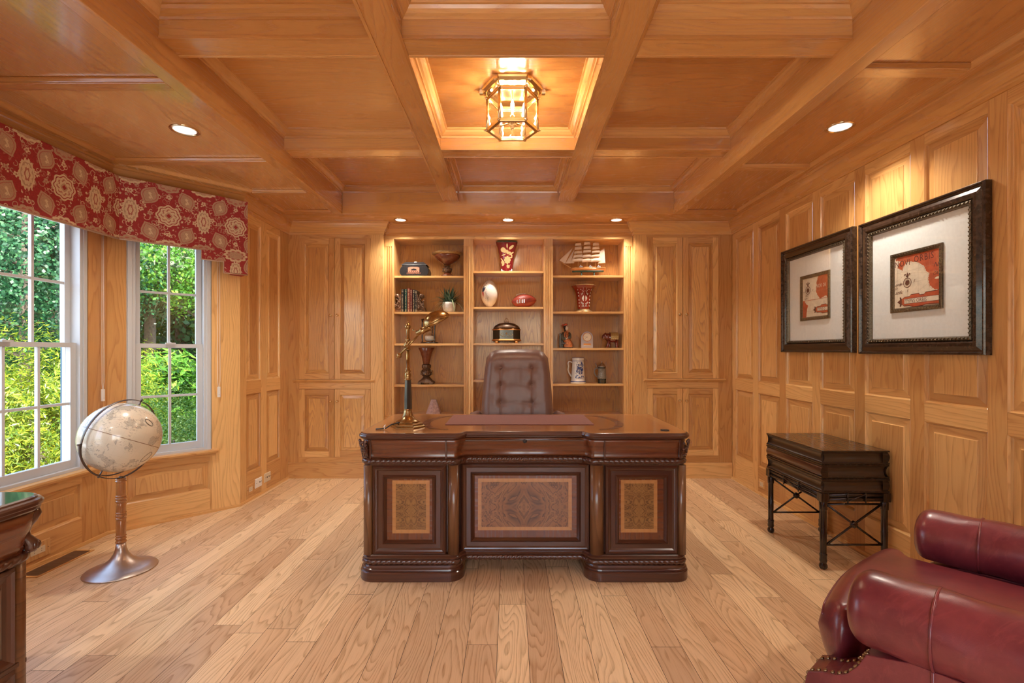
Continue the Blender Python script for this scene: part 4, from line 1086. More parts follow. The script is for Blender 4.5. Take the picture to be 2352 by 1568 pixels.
for sx in (-1, 1):
    b = B(MA); b.mat('leather_red')
    # outer side panel with a front wing that swoops up under the arm
    pts = [(-.55, .07), (.415, .07), (.430, .16), (.430, .32), (.418, .372), (.385, .388), (.355, .394), (.330, .410), (.308, .440), (.290, .478), (.20, .50), (-.55, .50)]
    n = len(pts); xo, xi = sx * (AX + .062), sx * (AX - .05)
    b.add([(xo, p[0], p[1]) for p in pts] + [(xi, p[0], p[1]) for p in pts], [(k, (k + 1) % n, n + (k + 1) % n, n + k) for k in range(n)], False)
    b.add([(xo, p[0], p[1]) for p in pts], [tuple(range(n))]); b.add([(xi, p[0], p[1]) for p in pts], [tuple(range(n))])
    b.tube([(xo + sx * .002, .165, .08), (xo + sx * .002, .165, .50)], .0045, 6)
    sp = b.build('side_panel', parent=ac, bevel=.008, bseg=3)
    # nailheads along the wing edge
    path = pts[1:10]; P_ = [Vector((0, a, z)) for a, z in path]; acc = []; step = .0165; carry = 0
    for a, q in zip(P_, P_[1:]):
        L_ = (q - a).length; t = carry
        while t < L_: acc.append(a + (q - a) * (t / L_)); t += step
        carry = t - L_
    for xoff in (xo - sx * .012, xo - sx * .085):
        bb = B(MA); bb.mat('nail')
        for p in acc:
            d = (Vector((0, p.y, p.z)) - Vector((0, .2, .25))).normalized()
            bb.ball((xoff, p.y + d.y * .001, p.z + d.z * .001), (.0065, .0065, .004), 8, 4, ax=(0, d.y, d.z))
        tag(bb.build('nailhead_trim', parent=ac), kind='stuff')
b = B(MA); b.mat('leather_red'); b.box(-AX + .04, AX - .04, -.52, .425, .08, .33); b.build('seat_deck', parent=ac, bevel=.02, bseg=3)
# T-cushion
def cushion(u, v, top=True):
    U = sin(pi / 2 * (2 * u - 1)); V = 1 - (1 - v) ** 1.7
    y = -.42 + .865 * V
    ear = 1 / (1 + math.exp(-(y - .350) / .008))
    hw = .275 + .085 * ear
    x = hw * U * (1 - .26 * max(0, (V - .82) / .18) ** 2.6)
    yy = y + (.018 * (1 - U * U))
    ex = min(1, (1 - abs(U)) / (.16)); ey = min(1, (1 - V) / .08) * min(1, V / .06 + .2)
    h = (max(0, 1 - (1 - ex) ** 2) ** .5) * (max(0, 1 - (1 - ey) ** 2) ** .5)
    wr = .0015 * sin(x * 13 + y * 7) + .001 * sin(x * 21 - y * 9)
    th = (.085 + .028 * (1 - U * U) * (1 - (V - .4) ** 2)) * h + wr * h
    return (x, yy, .430 + (th if top else -.10 * h))
b = B(MA); b.mat('leather_red'); b.grid(lambda u, v: cushion(u, v), 60, 60); b.grid(lambda u, v: cushion(u, v, False), 60, 60)
b.build('seat_cushion', parent=ac)
b = B(MA); b.mat('leather_red')
pp = [cushion(.5 - .5, .0)]
b.tube([(lambda q: (q[0], q[1] , q[2] + .0))(cushion(u, .905)) for u in [k / 60 for k in range(5, 56)]], .0035, 8)
b.build('piping', parent=ac)
b = B(MA); b.mat('leather_red')
b.grid(lambda u, v: ((2 * u - 1) * (.36 + .05 * sin(v * 2.4)), -.42 - .10 * v - .035 * sin(pi * v), .30 + .62 * v - .06 * (2 * u - 1) ** 2 * v), 30, 24)
b.grid(lambda u, v: ((2 * u - 1) * (.40 + .03 * sin(v * 2.4)), -.56 - .06 * v, .08 + .84 * v - .06 * (2 * u - 1) ** 2 * v), 30, 24)
b.grid(lambda u, v: ((2 * u - 1) * (.395 + .015 * v), -.52 - .11 * v + .03 * sin(pi * v) - .03, .90 - .06 * (2 * u - 1) ** 2 + .04 * sin(pi * v)), 20, 8)
b.build('chair_back', parent=ac)
for (x, y) in ((-AX, .40), (AX, .40), (-AX, -.5), (AX, -.5)):
    b = B(MA); b.mat('mahogany').board('z'); b.lathe([(.018, 0), (.024, .01), (.032, .03), (.026, .05), (.034, .085)], (x, y, 0), 16); b.build('foot', parent=ac)

# ------------------------------------------------------------------ credenza at lower left
XK = -1.455; yk0, yk1 = .55, 1.475
cr = thing('carved_credenza', (-1.75, 1.0, 0), 'carved dark mahogany desk end with polished top, at the lower left edge', 'desk')
MK = WM(XK, 0, 0, 1, -1, 0)    # local x = world y, local y goes into the body
b = B(); b.mat('mahogany').board('z', .4); b.box(-2.05, XK - .025, yk0 + .02, yk1 - .03, .05, .75); b.build('body', parent=cr)
for (z0, z1) in ((.30, .585), (.065, .285)):
    b = B(MK); b.mat('mahogany'); b.tone = .45
    b.rings(yk0 + .06, yk1 - .055, z0, z1, [(0, 0), (.008, -.008), (.014, -.002), (.022, .002), (.034, .004), (.042, -.004), (.048, -.006), (.056, .004), (.070, .014)], mats=None, fgrain='x')
    b.build('drawer_front', parent=cr)
b = B(); b.mat('mahogany'); b.board('y', .45); b.box(XK - .03, XK, yk0, yk1 - .02, .285, .30); b.box(XK - .03, XK - .002, yk0, yk1 - .02, .585, .61); b.build('rail', parent=cr, bevel=.002)
b = B(); b.mat('burl_column'); b.lathe([(.024, .05), (.024, .60)], (XK - .022, yk1 - .034, 0), 20); b.build('column', parent=cr)
CRO = [(-2.05, yk1)] + arc(XK - .05, yk1 - .05, .05, 90, 0, 5) + [(XK, yk0)]
b = B(); b.mat('mahogany_red').board('y', .5)
b.sweep([(-.02, .612), (0, .616), (.002, .64), (.010, .67), (.020, .70), (.026, .735), (-.02, .742)], [(p[0], p[1]) for p in CRO], side=1, boards=False, smooth=True); b.build('frieze', parent=cr)
b = B(); b.mat('mahogany').board('y', .5); rope(b, CRO, .604, .0145); b.build('rope_moulding', parent=cr)
# acanthus corbel at the corner
b = B(); b.mat('mahogany').board('z', .5); d = Vector((.7071, .7071, 0)); C0 = Vector((XK - .03, yk1 - .03, 0))
prof = [(.026, .616), (.036, .622), (.040, .634), (.032, .646), (.024, .658), (.022, .675), (.026, .695), (.036, .712), (.044, .728), (.042, .742)]
pts = [C0 + d * r + up3 * z for r, z in prof]; b.tube(pts, [.012, .017, .018, .015, .014, .014, .016, .018, .018, .014], 12)
rn = random.Random(9)
for k in range(30):
    t = rn.random(); i = min(len(prof) - 2, int(t * 9)); r, z = prof[i]; a = rn.uniform(-1, 1); dd = Vector((cos(pi / 4 + a * .9), sin(pi / 4 + a * .9), 0))
    b.ball(C0 + d * (r - .005) + dd * .014 + up3 * z, .0045, 6, 4)
for k in range(5):
    a = pi / 4 + (k - 2) * .5; b.ball(C0 + d * .036 + Vector((cos(a), sin(a), 0)) * .018 + up3 * .630, (.006, .006, .012), 8, 6)
b.build('carved_bracket', parent=cr)
b = B(); b.mat('mahogany').board('y', .5)
ko = [(-2.08, yk1 + .03)] + arc(XK - .04, yk1 - .045, .075, 90, 0, 14) + [(XK + .035, yk0 - .03), (-2.08, yk0 - .03)]
b.sweep([(-.03, .742), (-.004, .742), (.002, .748), (.003, .756), (.008, .760), (.009, .768), (.004, .774), (-.004, .777), (-.007, .782), (-.014, .785)], ko, closed=True, side=1, boards=False)
ki = []
import itertools
cc = Vector((-1.75, 1.0))
nk = len(ko)
for i in range(nk):
    a = (Vector(ko[i]) - Vector(ko[i - 1])).normalized(); q = (Vector(ko[(i + 1) % nk]) - Vector(ko[i])).normalized(); na = Vector((-a.y, a.x)); nb_ = Vector((-q.y, q.x)); m = (na + nb_).normalized(); m = m / max(.3, m.dot(na)); ki.append(Vector(ko[i]) - m * .014)
MT['polished_top'] = plain('polished dark desk top', (.03, .045, .035), .04, coat=1.)
b.mat('polished_top'); b.add([(p.x, p.y, .785) for p in ki], [tuple(range(nk))]); b.build('desk_top', parent=cr)
# ------------------------------------------------------------------ framed map prints on the right wall
MT['frame_bronze'] = plain('aged bronze frame', (.050, .030, .020), .26, .35, noise=.7, nscale=55, coat=.4)
MT['frame_carve'] = plain('carved frame bead', (.13, .10, .065), .35, .7, noise=.6, nscale=160)
MT['mat_board'] = plain('grey mat board', (.78, .80, .82), .8, noise=.035, nscale=60)
MT['map_cream'] = plain('cream map paper', (.72, .62, .50), .7, noise=.10, nscale=40)
MT['map_red'] = plain('brick red map print', (.46, .085, .030), .7, noise=.22, nscale=26)
MT['map_dark'] = plain('dark brown print', (.10, .022, .014), .7)
MT['map_line'] = plain('fine brown line', (.36, .26, .18), .7)
def MW(yc, zc, depth):
    """picture frame: local x runs to the viewer's right (towards -y), local z up, local y into the wall"""
    return Matrix(((0, 1, 0, XR - depth), (-1, 0, 0, yc), (0, 0, 1, zc), (0, 0, 0, 1)))
def jag(pts, amp, seed, sub=6):
    r = random.Random(seed); out = []
    for a, q in zip(pts, pts[1:]):
        for k in range(sub):
            t = k / sub; out.append((a[0] + (q[0] - a[0]) * t + r.uniform(-amp, amp), a[1] + (q[1] - a[1]) * t + r.uniform(-amp, amp)))
    out.append(pts[-1]); return out
def stroke(b, pts, w, y):
    for a, q in zip(pts, pts[1:]):
        dx, dz = q[0] - a[0], q[1] - a[1]; L = sqrt(dx * dx + dz * dz) or 1; nx, nz = -dz / L * w / 2, dx / L * w / 2
        b.add([(a[0] + nx, y, a[1] + nz), (q[0] + nx, y, q[1] + nz), (q[0] - nx, y, q[1] - nz), (a[0] - nx, y, a[1] - nz)], [(0, 1, 2, 3)])
def disc(b, cx, cz, r, y, n=28, r1=None, rx=1.):
    if r1 is None: b.add([(cx + r * rx * cos(2 * pi * k / n), y, cz + r * sin(2 * pi * k / n)) for k in range(n)], [tuple(range(n))])
    else:
        v = [(cx + q * rx * cos(2 * pi * k / n), y, cz + q * sin(2 * pi * k / n)) for q in (r, r1) for k in range(n)]; b.add(v, [(k, (k + 1) % n, n + (k + 1) % n, n + k) for k in range(n)])
def put_text(b, s, x, z, size, y, shear=0., sx=1., rot=0., spacing=1.):
    v, f = text_mesh(s, size, shear, spacing); c, d = cos(rot), sin(rot)
    b.add([(x + (p[0] * sx) * c - p[1] * d, y, z + (p[0] * sx) * d + p[1] * c) for p in v], f)
def poly(b, pts, y): b.add([(p[0], y, p[1]) for p in pts], [tuple(range(len(pts)))])
def compass(b, cx, cz, r, y):
    b.mat('map_dark'); disc(b, cx, cz, r, y, 32, r * .86); disc(b, cx, cz, r * .46, y, 20)
    for k in range(16):
        a = 2 * pi * k / 16; w = .10
        b.add([(cx + r * .42 * cos(a - .16), y, cz + r * .42 * sin(a - .16)), (cx + r * .82 * cos(a), y, cz + r * .82 * sin(a)), (cx + r * .42 * cos(a + .16), y, cz + r * .42 * sin(a + .16))], [(0, 1, 2)])
    # fleur-de-lis
    t = cz + r * 1.02
    poly(b, [(cx, t + r * 1.15), (cx + r * .16, t + r * .7), (cx + r * .10, t + r * .25), (cx - r * .10, t + r * .25), (cx - r * .16, t + r * .7)], y)
    for s in (-1, 1):
        q = [(cx + s * r * (.12 + .36 * sin(pi * k / 10)), t + r * (.22 + .52 * k / 10)) for k in range(11)] + [(cx + s * r * .62, t + r * .55), (cx + s * r * .50, t + r * .42)]
        stroke(b, [(cx + s * r * .10, t + r * .22), (cx + s * r * .30, t + r * .45), (cx + s * r * .42, t + r * .75), (cx + s * r * .62, t + r * .72), (cx + s * r * .66, t + r * .52), (cx + s * r * .52, t + r * .46)], r * .15, y)
    poly(b, [(cx - r * .28, t + r * .14), (cx + r * .28, t + r * .14), (cx + r * .28, t + r * .26), (cx - r * .28, t + r * .26)], y)
    poly(b, [(cx - r * .08, t - r * .04), (cx + r * .08, t - r * .04), (cx + r * .08, t + r * .3), (cx - r * .08, t + r * .3)], y)
def picture(yc, zc, label, art):
    root = thing('framed_print', (XR, yc, zc), label, 'picture', None)
    M = MW(yc, zc, T0 * 0 + .001); h = .388
    b = B(M); b.tone = .5
    st = [(0, -.001), (0, -.030), (.004, -.036), (.010, -.036), (.014, -.030), (.020, -.026), (.040, -.034), (.055, -.035), (.063, -.028), (.066, -.022)]
    b.mat('frame_bronze'); b.rings(-h, h, -h, h, st, field=False)
    fo = b.build('frame', parent=root)
    b = B(M); b.mat('frame_carve')
    w0, w1 = .066, .088
    b.rings(-h, h, -h, h, [(w0, -.022), (w0 + .004, -.029), (w0 + .010, -.031), (w0 + .016, -.027), (w1, -.014)], field=False)
    rr = random.Random(int(yc * 100)); e = h - (w0 + .010); n = 62
    for side in range(4):
        for k in range(n):
            t = -e + 2 * e * (k + .5) / n; zz = ((k % 2) - .5) * .006
            p = {0: (t, e + zz), 1: (t, -e + zz), 2: (e + zz, t), 3: (-e + zz, t)}[side]; a = .6 if k % 2 else -.6
            ax = (cos(a), 0, sin(a)) if side < 2 else (sin(a), 0, cos(a))
            b.ball((p[0], -.0305, p[1]), (.0028, .0028, .0062), 6, 4, ax=ax)
    b.build('carved_bead', parent=fo)
    b = B(M); b.mat('mat_board'); i = h - .088; b.add([(-i, -.012, -i), (i, -.012, -i), (i, -.012, i), (-i, -.012, i)], [(0, 1, 2, 3)])
    mb = b.build('mat_board', parent=root, recalc=False)
    q = .161
    b = B(M); b.mat('frame_carve'); b.rings(-q, q, -q, q, [(0, -.012), (0, -.020), (.004, -.022), (.018, -.019), (.022, -.014), (.024, -.0135)], field=False)
    for side in range(4):
        for k in range(34):
            t = -q + .008 + (2 * q - .016) * (k + .5) / 34; p = {0: (t, q - .010), 1: (t, -q + .010), 2: (q - .010, t), 3: (-q + .010, t)}[side]
            b.ball((p[0], -.0205, p[1]), (.0022, .0022, .005), 5, 3, ax=(.7, 0, .7 if k % 2 else -.7))
    b.build('inner_frame', parent=root)
    b = B(M); a = q - .023; b.mat('map_cream'); b.add([(-a, -.0135, -a), (a, -.0135, -a), (a, -.0135, a), (-a, -.0135, a)], [(0, 1, 2, 3)])
    art(b, a); b.build('map_print', parent=root, recalc=False)
    b = B(M); b.mat('glass'); b.add([(-i, -.0235, -i), (i, -.0235, -i), (i, -.0235, i), (-i, -.0235, i)], [(0, 1, 2, 3)])
    b.build('picture_glass', parent=root, recalc=False)
    return root
def banner(b, a, x0, zc, hgt, y, txt, tsize):
    """ornate cartouche running off the right edge"""
    top = zc + hgt; bot = zc - hgt; b.mat('map_dark')
    def shape(g_):
        return [(x0 - g_, zc - .5 * hgt), (x0 - g_, zc + .6 * hgt), (x0 + .02, top + g_), (x0 + .05, top + g_), (x0 + .06, top + .4 * hgt + g_), (x0 + .11, top + .45 * hgt + g_), (x0 + .115, top + g_ + .1 * hgt), (x0 + .14, top + g_ + .1 * hgt), (x0 + .15, top + .5 * hgt + g_), (a, top + .6 * hgt + g_), (a, bot - .2 * hgt - g_), (x0 + .15, bot - .1 * hgt - g_), (x0 + .13, bot - g_ - .3 * hgt), (x0 + .07, bot - g_ - .4 * hgt), (x0 + .05, bot - g_), (x0 + .015, bot - g_)]
    poly(b, [(min(a, p[0]), max(-a, p[1])) for p in shape(.0025)], y); b.mat('map_red'); poly(b, [(min(a, p[0]), max(-a, p[1])) for p in shape(-.0008)], y - .0003)
    b.mat('map_dark'); 
    for s in (-1, 1):
        poly(b, [(x0 - .030, zc), (x0 - .012, zc + s * .5 * hgt), (x0 - .014, zc + s * 1.1 * hgt), (x0 - .006, zc + s * 1.1 * hgt), (x0 + .004, zc + s * .4 * hgt), (x0 + .01, zc)], y - .0002)
    bx = x0 + .018; b.mat('map_dark'); poly(b, [(bx - .0016, zc - .60 * hgt), (a, zc - .60 * hgt), (a, zc + .60 * hgt), (bx - .0016, zc + .60 * hgt)], y - .0005)
    b.mat('map_cream'); poly(b, [(bx, zc - .52 * hgt), (a, zc - .52 * hgt), (a, zc + .52 * hgt), (bx, zc + .52 * hgt)], y - .0007)
    b.mat('map_dark'); put_text(b, txt, bx + .004, zc - .42 * hgt, tsize, y - .0009, sx=.84, spacing=1.02)
def art_large(b, a):
    y = -.0138; b.mat('map_red')
    coast = [(-a * .86, a), (-a * .95, a * .90), (-a * .70, a * .84), (-a * .82, a * .70), (-a * .86, a * .58), (-a * .62, a * .46), (-a * .55, a * .62), (-a * .40, a * .78), (-a * .15, a * .72), (a * .10, a * .66), (a * .35, a * .50), (a * .48, a * .26), (a * .60, a * .18), (a * .54, a * -.04), (a * .62, a * -.28), (a * .82, a * -.44), (a, a * -.50)]
    j_ = jag(coast, .0028, 3); j_ = [(min(a, max(-a, p[0])), min(a, p[1])) for p in j_]
    poly(b, j_ + [(a, a)], y)
    b.mat('map_line'); stroke(b, [(p[0] - .004, p[1] - .004) for p in j_[30:-4]], .0009, y - .0001)
    poly(b, [(-a * .9, a * .20), (-a * .70, a * .42), (-a * .60, a * .45), (-a * .75, a * .30)], y - .0001) if False else None
    for xx in (-.85, -.38, .12, .60): stroke(b, [(a * xx, -a * .62), (a * xx, a)], .0006, y - .0002)
    for zz in (.42, -.06): stroke(b, [(-a, a * (zz - .05)), (a, a * (zz + .05))], .0006, y - .0002)
    stroke(b, [(-a, a * .02), (-a * .5, a * .28), (a * .0, a * .30), (a * .5, a * .20)], .0006, y - .0002)
    stroke(b, [(a * .12, -a * .42), (a * .5, -a * .22)], .0006, y - .0002)
    b.mat('map_cream'); poly(b, jag([(a * .82, -a * .06), (a * .9, -a * .0), (a, 0), (a, -a * .08), (a * .9, -a * .09), (a * .82, -a * .06)], .001, 8, 3), y - .0003)
    b.mat('map_dark'); put_text(b, 'NOVI', -a * .98, a * .62, .046, y - .0004, spacing=1.1, rot=.02, sx=.84)
    put_text(b, 'ORBIS', -a * .08, a * .68, .048, y - .0004, spacing=1.15, rot=.02, sx=.84)
    put_text(b, 'N.', a * .76, a * .36, .034, y - .0004, shear=.5)
    put_text(b, 'CA', a * .74, a * .08, .022, y - .0004, shear=.4)
    put_text(b, 'orth', -a * .98, -a * .12, .024, y - .0004, shear=.6); put_text(b, 'D', -a * .98, -a * .26, .020, y - .0004, shear=.5)
    put_text(b, 'acific', -a * .98, -a * .44, .026, y - .0004, shear=.6); put_text(b, 'S', -a * .40, -a * .40, .017, y - .0004, shear=.3); put_text(b, 'E', -a * .09, a * -.04, .016, y - .0004, shear=.4)
    compass(b, -a * .38, -a * .04, .0265, y - .0005); b.mat('map_dark'); stroke(b, [(-a * .38 - .042, -a * .06), (-a * .38 - .027, -a * .05)], .0015, y - .0005); disc(b, -a * .38 - .042, -a * .06, .004, y - .0005, 8)
    banner(b, a, -a * .64, -a * .76, .0230, y - .0006, 'TYPVS ORBIS', .0275)
def art_small(b, a):
    y = -.0138; b.mat('map_red')
    j_ = jag([(a * .28, a), (a * .15, a * .78), (a * .12, a * .52), (a * .10, a * .20), (a * .28, a * .0), (a * .42, -a * .16), (a * .60, -a * .10), (a * .86, -a * .04), (a, -a * .14)], .0028, 5)
    poly(b, [(min(a, p[0]), min(a, p[1])) for p in j_] + [(a, a)], y)
    j_ = jag([(-a, -a * .16), (-a * .86, -a * .14), (-a * .74, -a * .30), (-a * .56, -a * .40), (-a * .66, -a * .66), (-a * .70, -a)], .0022, 6)
    poly(b, [(max(-a, p[0]), max(-a, p[1])) for p in j_] + [(-a, -a)], y)
    b.mat('map_line')
    for xx in (-.83, -.32, .18, .72): stroke(b, [(a * xx, -a), (a * xx, a)], .0006, y - .0002)
    for zz in (.28, -.70): stroke(b, [(-a, a * zz), (a, a * zz)], .0007, y - .0002)
    b.mat('map_red'); stroke(b, [(-a, -a * .14), (a, -a * .14)], .0026, y - .0003)
    b.mat('map_cream'); put_text(b, 'NOVI OR', a * .14, a * .42, .036, y - .0004, sx=.62, spacing=1.1)
    b.mat('map_dark'); put_text(b, 'E', -a * .20, a * .32, .016, y - .0004, shear=.4); put_text(b, 'W', -a * .96, a * .28, .014, y - .0004, shear=.4)
    put_text(b, 'Mar', -a * .80, a * .06, .020, y - .0004, shear=.6); put_text(b, 'Pacific', -a * .88, -a * .07, .015, y - .0004, shear=.6)
    compass(b, -a * .56, a * .38, .0290, y - .0005)
    banner(b, a, a * .08, -a * .66, .0200, y - .0006, 'TYPVS O', .0240)
picture(3.356, 1.598, 'framed map print farther from the camera, small compass and red land at the upper right', art_small)
picture(2.522, 1.590, 'framed map print nearer the camera, larger red map reading TYPVS ORBIS', art_large)

# ------------------------------------------------------------------ valance
def blob(b, c, e1, e2, r1, r2, lobes, amp, off, n=36, ph=0.):
    """flat lobed motif: c centre, e1/e2 in-plane axes"""
    nrm = e1.cross(e2).normalized(); v = []
    for k in range(n):
        a = 2 * pi * k / n; q = 1 + amp * cos(lobes * a + ph); v.append(tuple(c + e1 * (r1 * q * cos(a)) + e2 * (r2 * q * sin(a)) + nrm * off))
    b.add(v, [tuple(range(n))], False)
MT['damask_red'] = plain('red damask ground', (.33, .021, .024), .65, noise=.18, nscale=120, bump=.3, bscale=900)
MT['damask_cream'] = plain('damask cream', (.66, .50, .32), .7, noise=.12, nscale=150)
MT['damask_tan'] = plain('damask tan', (.47, .29, .185), .7, noise=.15, nscale=150)
MT['damask_rose'] = plain('damask rose', (.42, .14, .10), .7, noise=.15, nscale=150)
vo = .115
A_ = Vector(BAY[1]); nA2 = Vector((nA.x, nA.y)); dA2 = Vector((dA.x, dA.y))
ka = A_ + nA2 * vo; # offset plane
s_k = (-2.685 + vo - ka.x) / dA2.x
K1 = ka + dA2 * s_k                       # right kink
K0 = Vector((K1.x, 1.98 + (3.22 - K1.y)))  # left kink (mirror)
s_e = .827; E1 = ka + dA2 * s_e
mid_y = (1.98 + 3.22) / 2; E0 = Vector((E1.x, 2 * mid_y - E1.y))
VZ0, VZT = 1.959, 2.372
def vprofile(s, L):
    """bottom height at distance s from the kink along an angled face of length L"""
    q = L - s
    return 1.808 if q < .165 else (1.890 if q < .31 else VZ0)
val = thing('window_valance', (K1.x, mid_y, VZT), 'red and cream patterned fabric valance with stepped ends over the bay window', 'valance')
def facestrip(b, p, q, zf, thick=.0):
    """vertical fabric face from p to q with bottom height zf(s)"""
    d = (q - p); L = d.length; d = d / L; nr = Vector((d.y, -d.x, 0)); n = 1
    D = Vector((d.x, d.y, 0)); O = Vector((p.x, p.y, 0))
    br = [0] + [x for x in zf[1]] + [L]
    for i in range(len(br) - 1):
        s0, s1 = br[i], br[i + 1]; z = zf[0](.5 * (s0 + s1))
        v = [O + D * s0 + Vector((0, 0, z)), O + D * s1 + Vector((0, 0, z)), O + D * s1 + Vector((0, 0, VZT)), O + D * s0 + Vector((0, 0, VZT))]
        b.add([tuple(w) for w in v], [(0, 1, 2, 3)], False)
    return O, D, L
rv = random.Random(11)
def clip2(pts, lo, hi, ax):
    for (lim, sg) in ((lo, 1), (hi, -1)):
        out = []
        for i in range(len(pts)):
            a, q = pts[i - 1], pts[i]; ia = sg * (a[ax] - lim) >= 0; iq = sg * (q[ax] - lim) >= 0
            if ia != iq:
                t = (lim - a[ax]) / (q[ax] - a[ax]); out.append((a[0] + (q[0] - a[0]) * t, a[1] + (q[1] - a[1]) * t))
            if iq: out.append(q)
        pts = out
        if len(pts) < 3: return []
    return pts
def motif_face(b, p, q, zf, flip=1, seed=0):
    """woven medallions laid on the face, clipped to its outline"""
    d = (q - p); L = d.length; d = d / L; D = Vector((d.x, d.y, 0)); O = Vector((p.x, p.y, 0)); U = Vector((0, 0, 1)); nr = D.cross(U)
    if nr.x < 0: nr = -nr
    lay = [0]
    def shape(s, z, r1, r2, lobes, amp, lv, mat, ph=0., rot=0., n=40, sharp=1.):
        pts = []
        for k in range(n):
            a = 2 * pi * k / n; m_ = 1 + amp * (abs(cos(lobes * a / 2 + ph)) ** sharp * 2 - 1); x, y = r1 * m_ * cos(a), r2 * m_ * sin(a)
            if lobes == 2: x = r1 * cos(a) * (1 - .45 * abs(sin(a)) ** 3) * 1.1; y = r2 * 1.12 * (2 / pi * math.asin(max(-1, min(1, sin(a)))) * .55 + .45 * sin(a))
            pts.append((s + x * cos(rot) - y * sin(rot), z + x * sin(rot) + y * cos(rot)))
        smin, smax = min(t[0] for t in pts), max(t[0] for t in pts)
        zlo = max(zf[0](min(L - .001, max(.001, smin))), zf[0](min(L - .001, max(.001, smax)))) + .004
        pts = clip2(clip2(pts, .001, L - .001, 0), zlo, VZT - .002, 1)
        if len(pts) < 3: return
        b.mat(mat); lay[0] += 1; off = .0004 + .0005 * lv + .0000015 * (lay[0] % 200); b.add([tuple(O + D * t[0] + U * t[1] + nr * off) for t in pts], [tuple(range(len(pts)))], False)
    def line(pts, w, mat, lv=0):
        b.mat(mat)
        for g0, g1 in zip(pts, pts[1:]):
            dx, dz = g1[0] - g0[0], g1[1] - g0[1]; l_ = sqrt(dx * dx + dz * dz) or 1; nx, nz = -dz / l_ * w / 2, dx / l_ * w / 2
            pl = clip2(clip2([(g0[0] + nx, g0[1] + nz), (g1[0] + nx, g1[1] + nz), (g1[0] - nx, g1[1] - nz), (g0[0] - nx, g0[1] - nz)], .001, L - .001, 0), zf[0](min(L - .01, max(.01, g0[0]))) + .004, VZT - .002, 1)
            if len(pl) >= 3: lay[0] += 1; b.add([tuple(O + D * t[0] + U * t[1] + nr * (.0003 + .0000015 * (lay[0] % 100))) for t in pl], [tuple(range(len(pl)))], False)
    def rosette(s, z, k=1.):
        shape(s, z, .070 * k, .070 * k, 8, .10, 1, 'damask_cream'); shape(s, z, .060 * k, .060 * k, 8, .10, 2, 'damask_red'); shape(s, z, .055 * k, .055 * k, 8, .10, 3, 'damask_cream'); shape(s, z, .040 * k, .040 * k, 8, .20, 4, 'damask_rose')
        shape(s, z, .034 * k, .034 * k, 8, .22, 5, 'damask_cream', .4); shape(s, z, .020 * k, .022 * k, 4, .12, 6, 'damask_tan'); shape(s, z, .011 * k, .012 * k, 4, .2, 7, 'damask_red')
    def medal(s, z, k=1., rot=0.):
        shape(s, z, .042 * k, .080 * k, 14, .13, 1, 'damask_cream', rot=rot); shape(s, z, .034 * k, .064 * k, 6, .05, 2, 'damask_tan', rot=rot); shape(s, z, .028 * k, .054 * k, 10, .12, 3, 'damask_cream', rot=rot); shape(s, z, .015 * k, .034 * k, 6, .15, 4, 'damask_rose', rot=rot); shape(s, z, .009 * k, .022 * k, 4, .1, 5, 'damask_cream', rot=rot)
    def oval(s, z, rot):
        shape(s, z, .046, .062, 2, .09, 1, 'damask_tan', 0, rot); shape(s, z, .038, .052, 2, .07, 2, 'damask_rose', 0, rot); shape(s, z, .033, .047, 2, .06, 3, 'damask_tan', 0, rot)
        line([(s + .014 * cos(a) * (1 if a < pi else 1), z + .018 * sin(a) + (.014 if a < pi else -.014)) for a in [k_ * .5 for k_ in range(13)]], .004, 'damask_cream')
        shape(s, z + .012, .008, .008, 4, .2, 4, 'damask_cream'); shape(s, z - .016, .007, .007, 4, .2, 4, 'damask_cream'); shape(s + .004, z, .004, .024, 2, .1, 4, 'damask_cream', 0, .5)
    P0 = .212; zc = 2.160; n = int(L / P0) + 3
    for k in range(-1, n):
        s = (k + .28 * (1 + seed)) * P0
        (rosette if k % 2 else medal)(s, zc)
        (medal if k % 2 else rosette)(s, zc - .335, .9)
        if k % 2: shape(s, zc + .215, .070, .052, 8, .1, 1, 'damask_tan'); shape(s, zc + .215, .056, .040, 8, .12, 2, 'damask_rose'); shape(s, zc + .215, .046, .034, 10, .14, 3, 'damask_tan')
        else: shape(s, zc + .222, .080, .040, 12, .10, 1, 'damask_cream'); shape(s, zc + .222, .060, .028, 8, .12, 2, 'damask_tan')
        shape(s, zc - .215, .076, .046, 10, .1, 1, 'damask_tan' if k % 2 == 0 else 'damask_cream'); shape(s, zc - .215, .058, .032, 10, .12, 2, 'damask_rose'); shape(s, zc - .215, .046, .026, 8, .14, 3, 'damask_tan')
        for (dz, rt) in ((.122, .45), (-.122, -.45), (-.30, .4)): oval(s + P0 / 2, zc + dz, rt * (1 if k % 2 else -1))
        for (ox_, oz_) in ((.5, 0), (0, .13), (0, -.13), (.26, .02), (-.26, -.02), (.25, .21), (-.25, -.21)):
            cs, cz = s + ox_ * P0, zc + oz_
            shape(cs, cz, .013, .013, 5, .32, 0, 'damask_cream' if oz_ else 'damask_tan', rv.random()); shape(cs, cz, .005, .005, 4, .1, 1, 'damask_rose')
        for j in range(90):
            cs, cz = s + rv.uniform(-.5, .5) * P0, rv.uniform(1.82, 2.37); shape(cs, cz, rv.uniform(.003, .008), rv.uniform(.003, .007), rv.choice((3, 4, 5)), .35, 0, rv.choice(('damask_cream', 'damask_tan', 'damask_rose')), rv.random(), rv.random() * 3)
        for j in range(80):
            cs, cz = s + rv.uniform(-.5, .5) * P0, rv.uniform(1.82, 2.37); r0 = rv.uniform(.010, .024); a = rv.uniform(0, 6.28); sg = rv.choice((-1, 1))
            line([(cs + r0 * (1 - .065 * t) * cos(a + sg * t * .5), cz + r0 * (1 - .065 * t) * sin(a + sg * t * .5)) for t in range(11)], .0036, rv.choice(('damask_cream', 'damask_tan', 'damask_rose')))
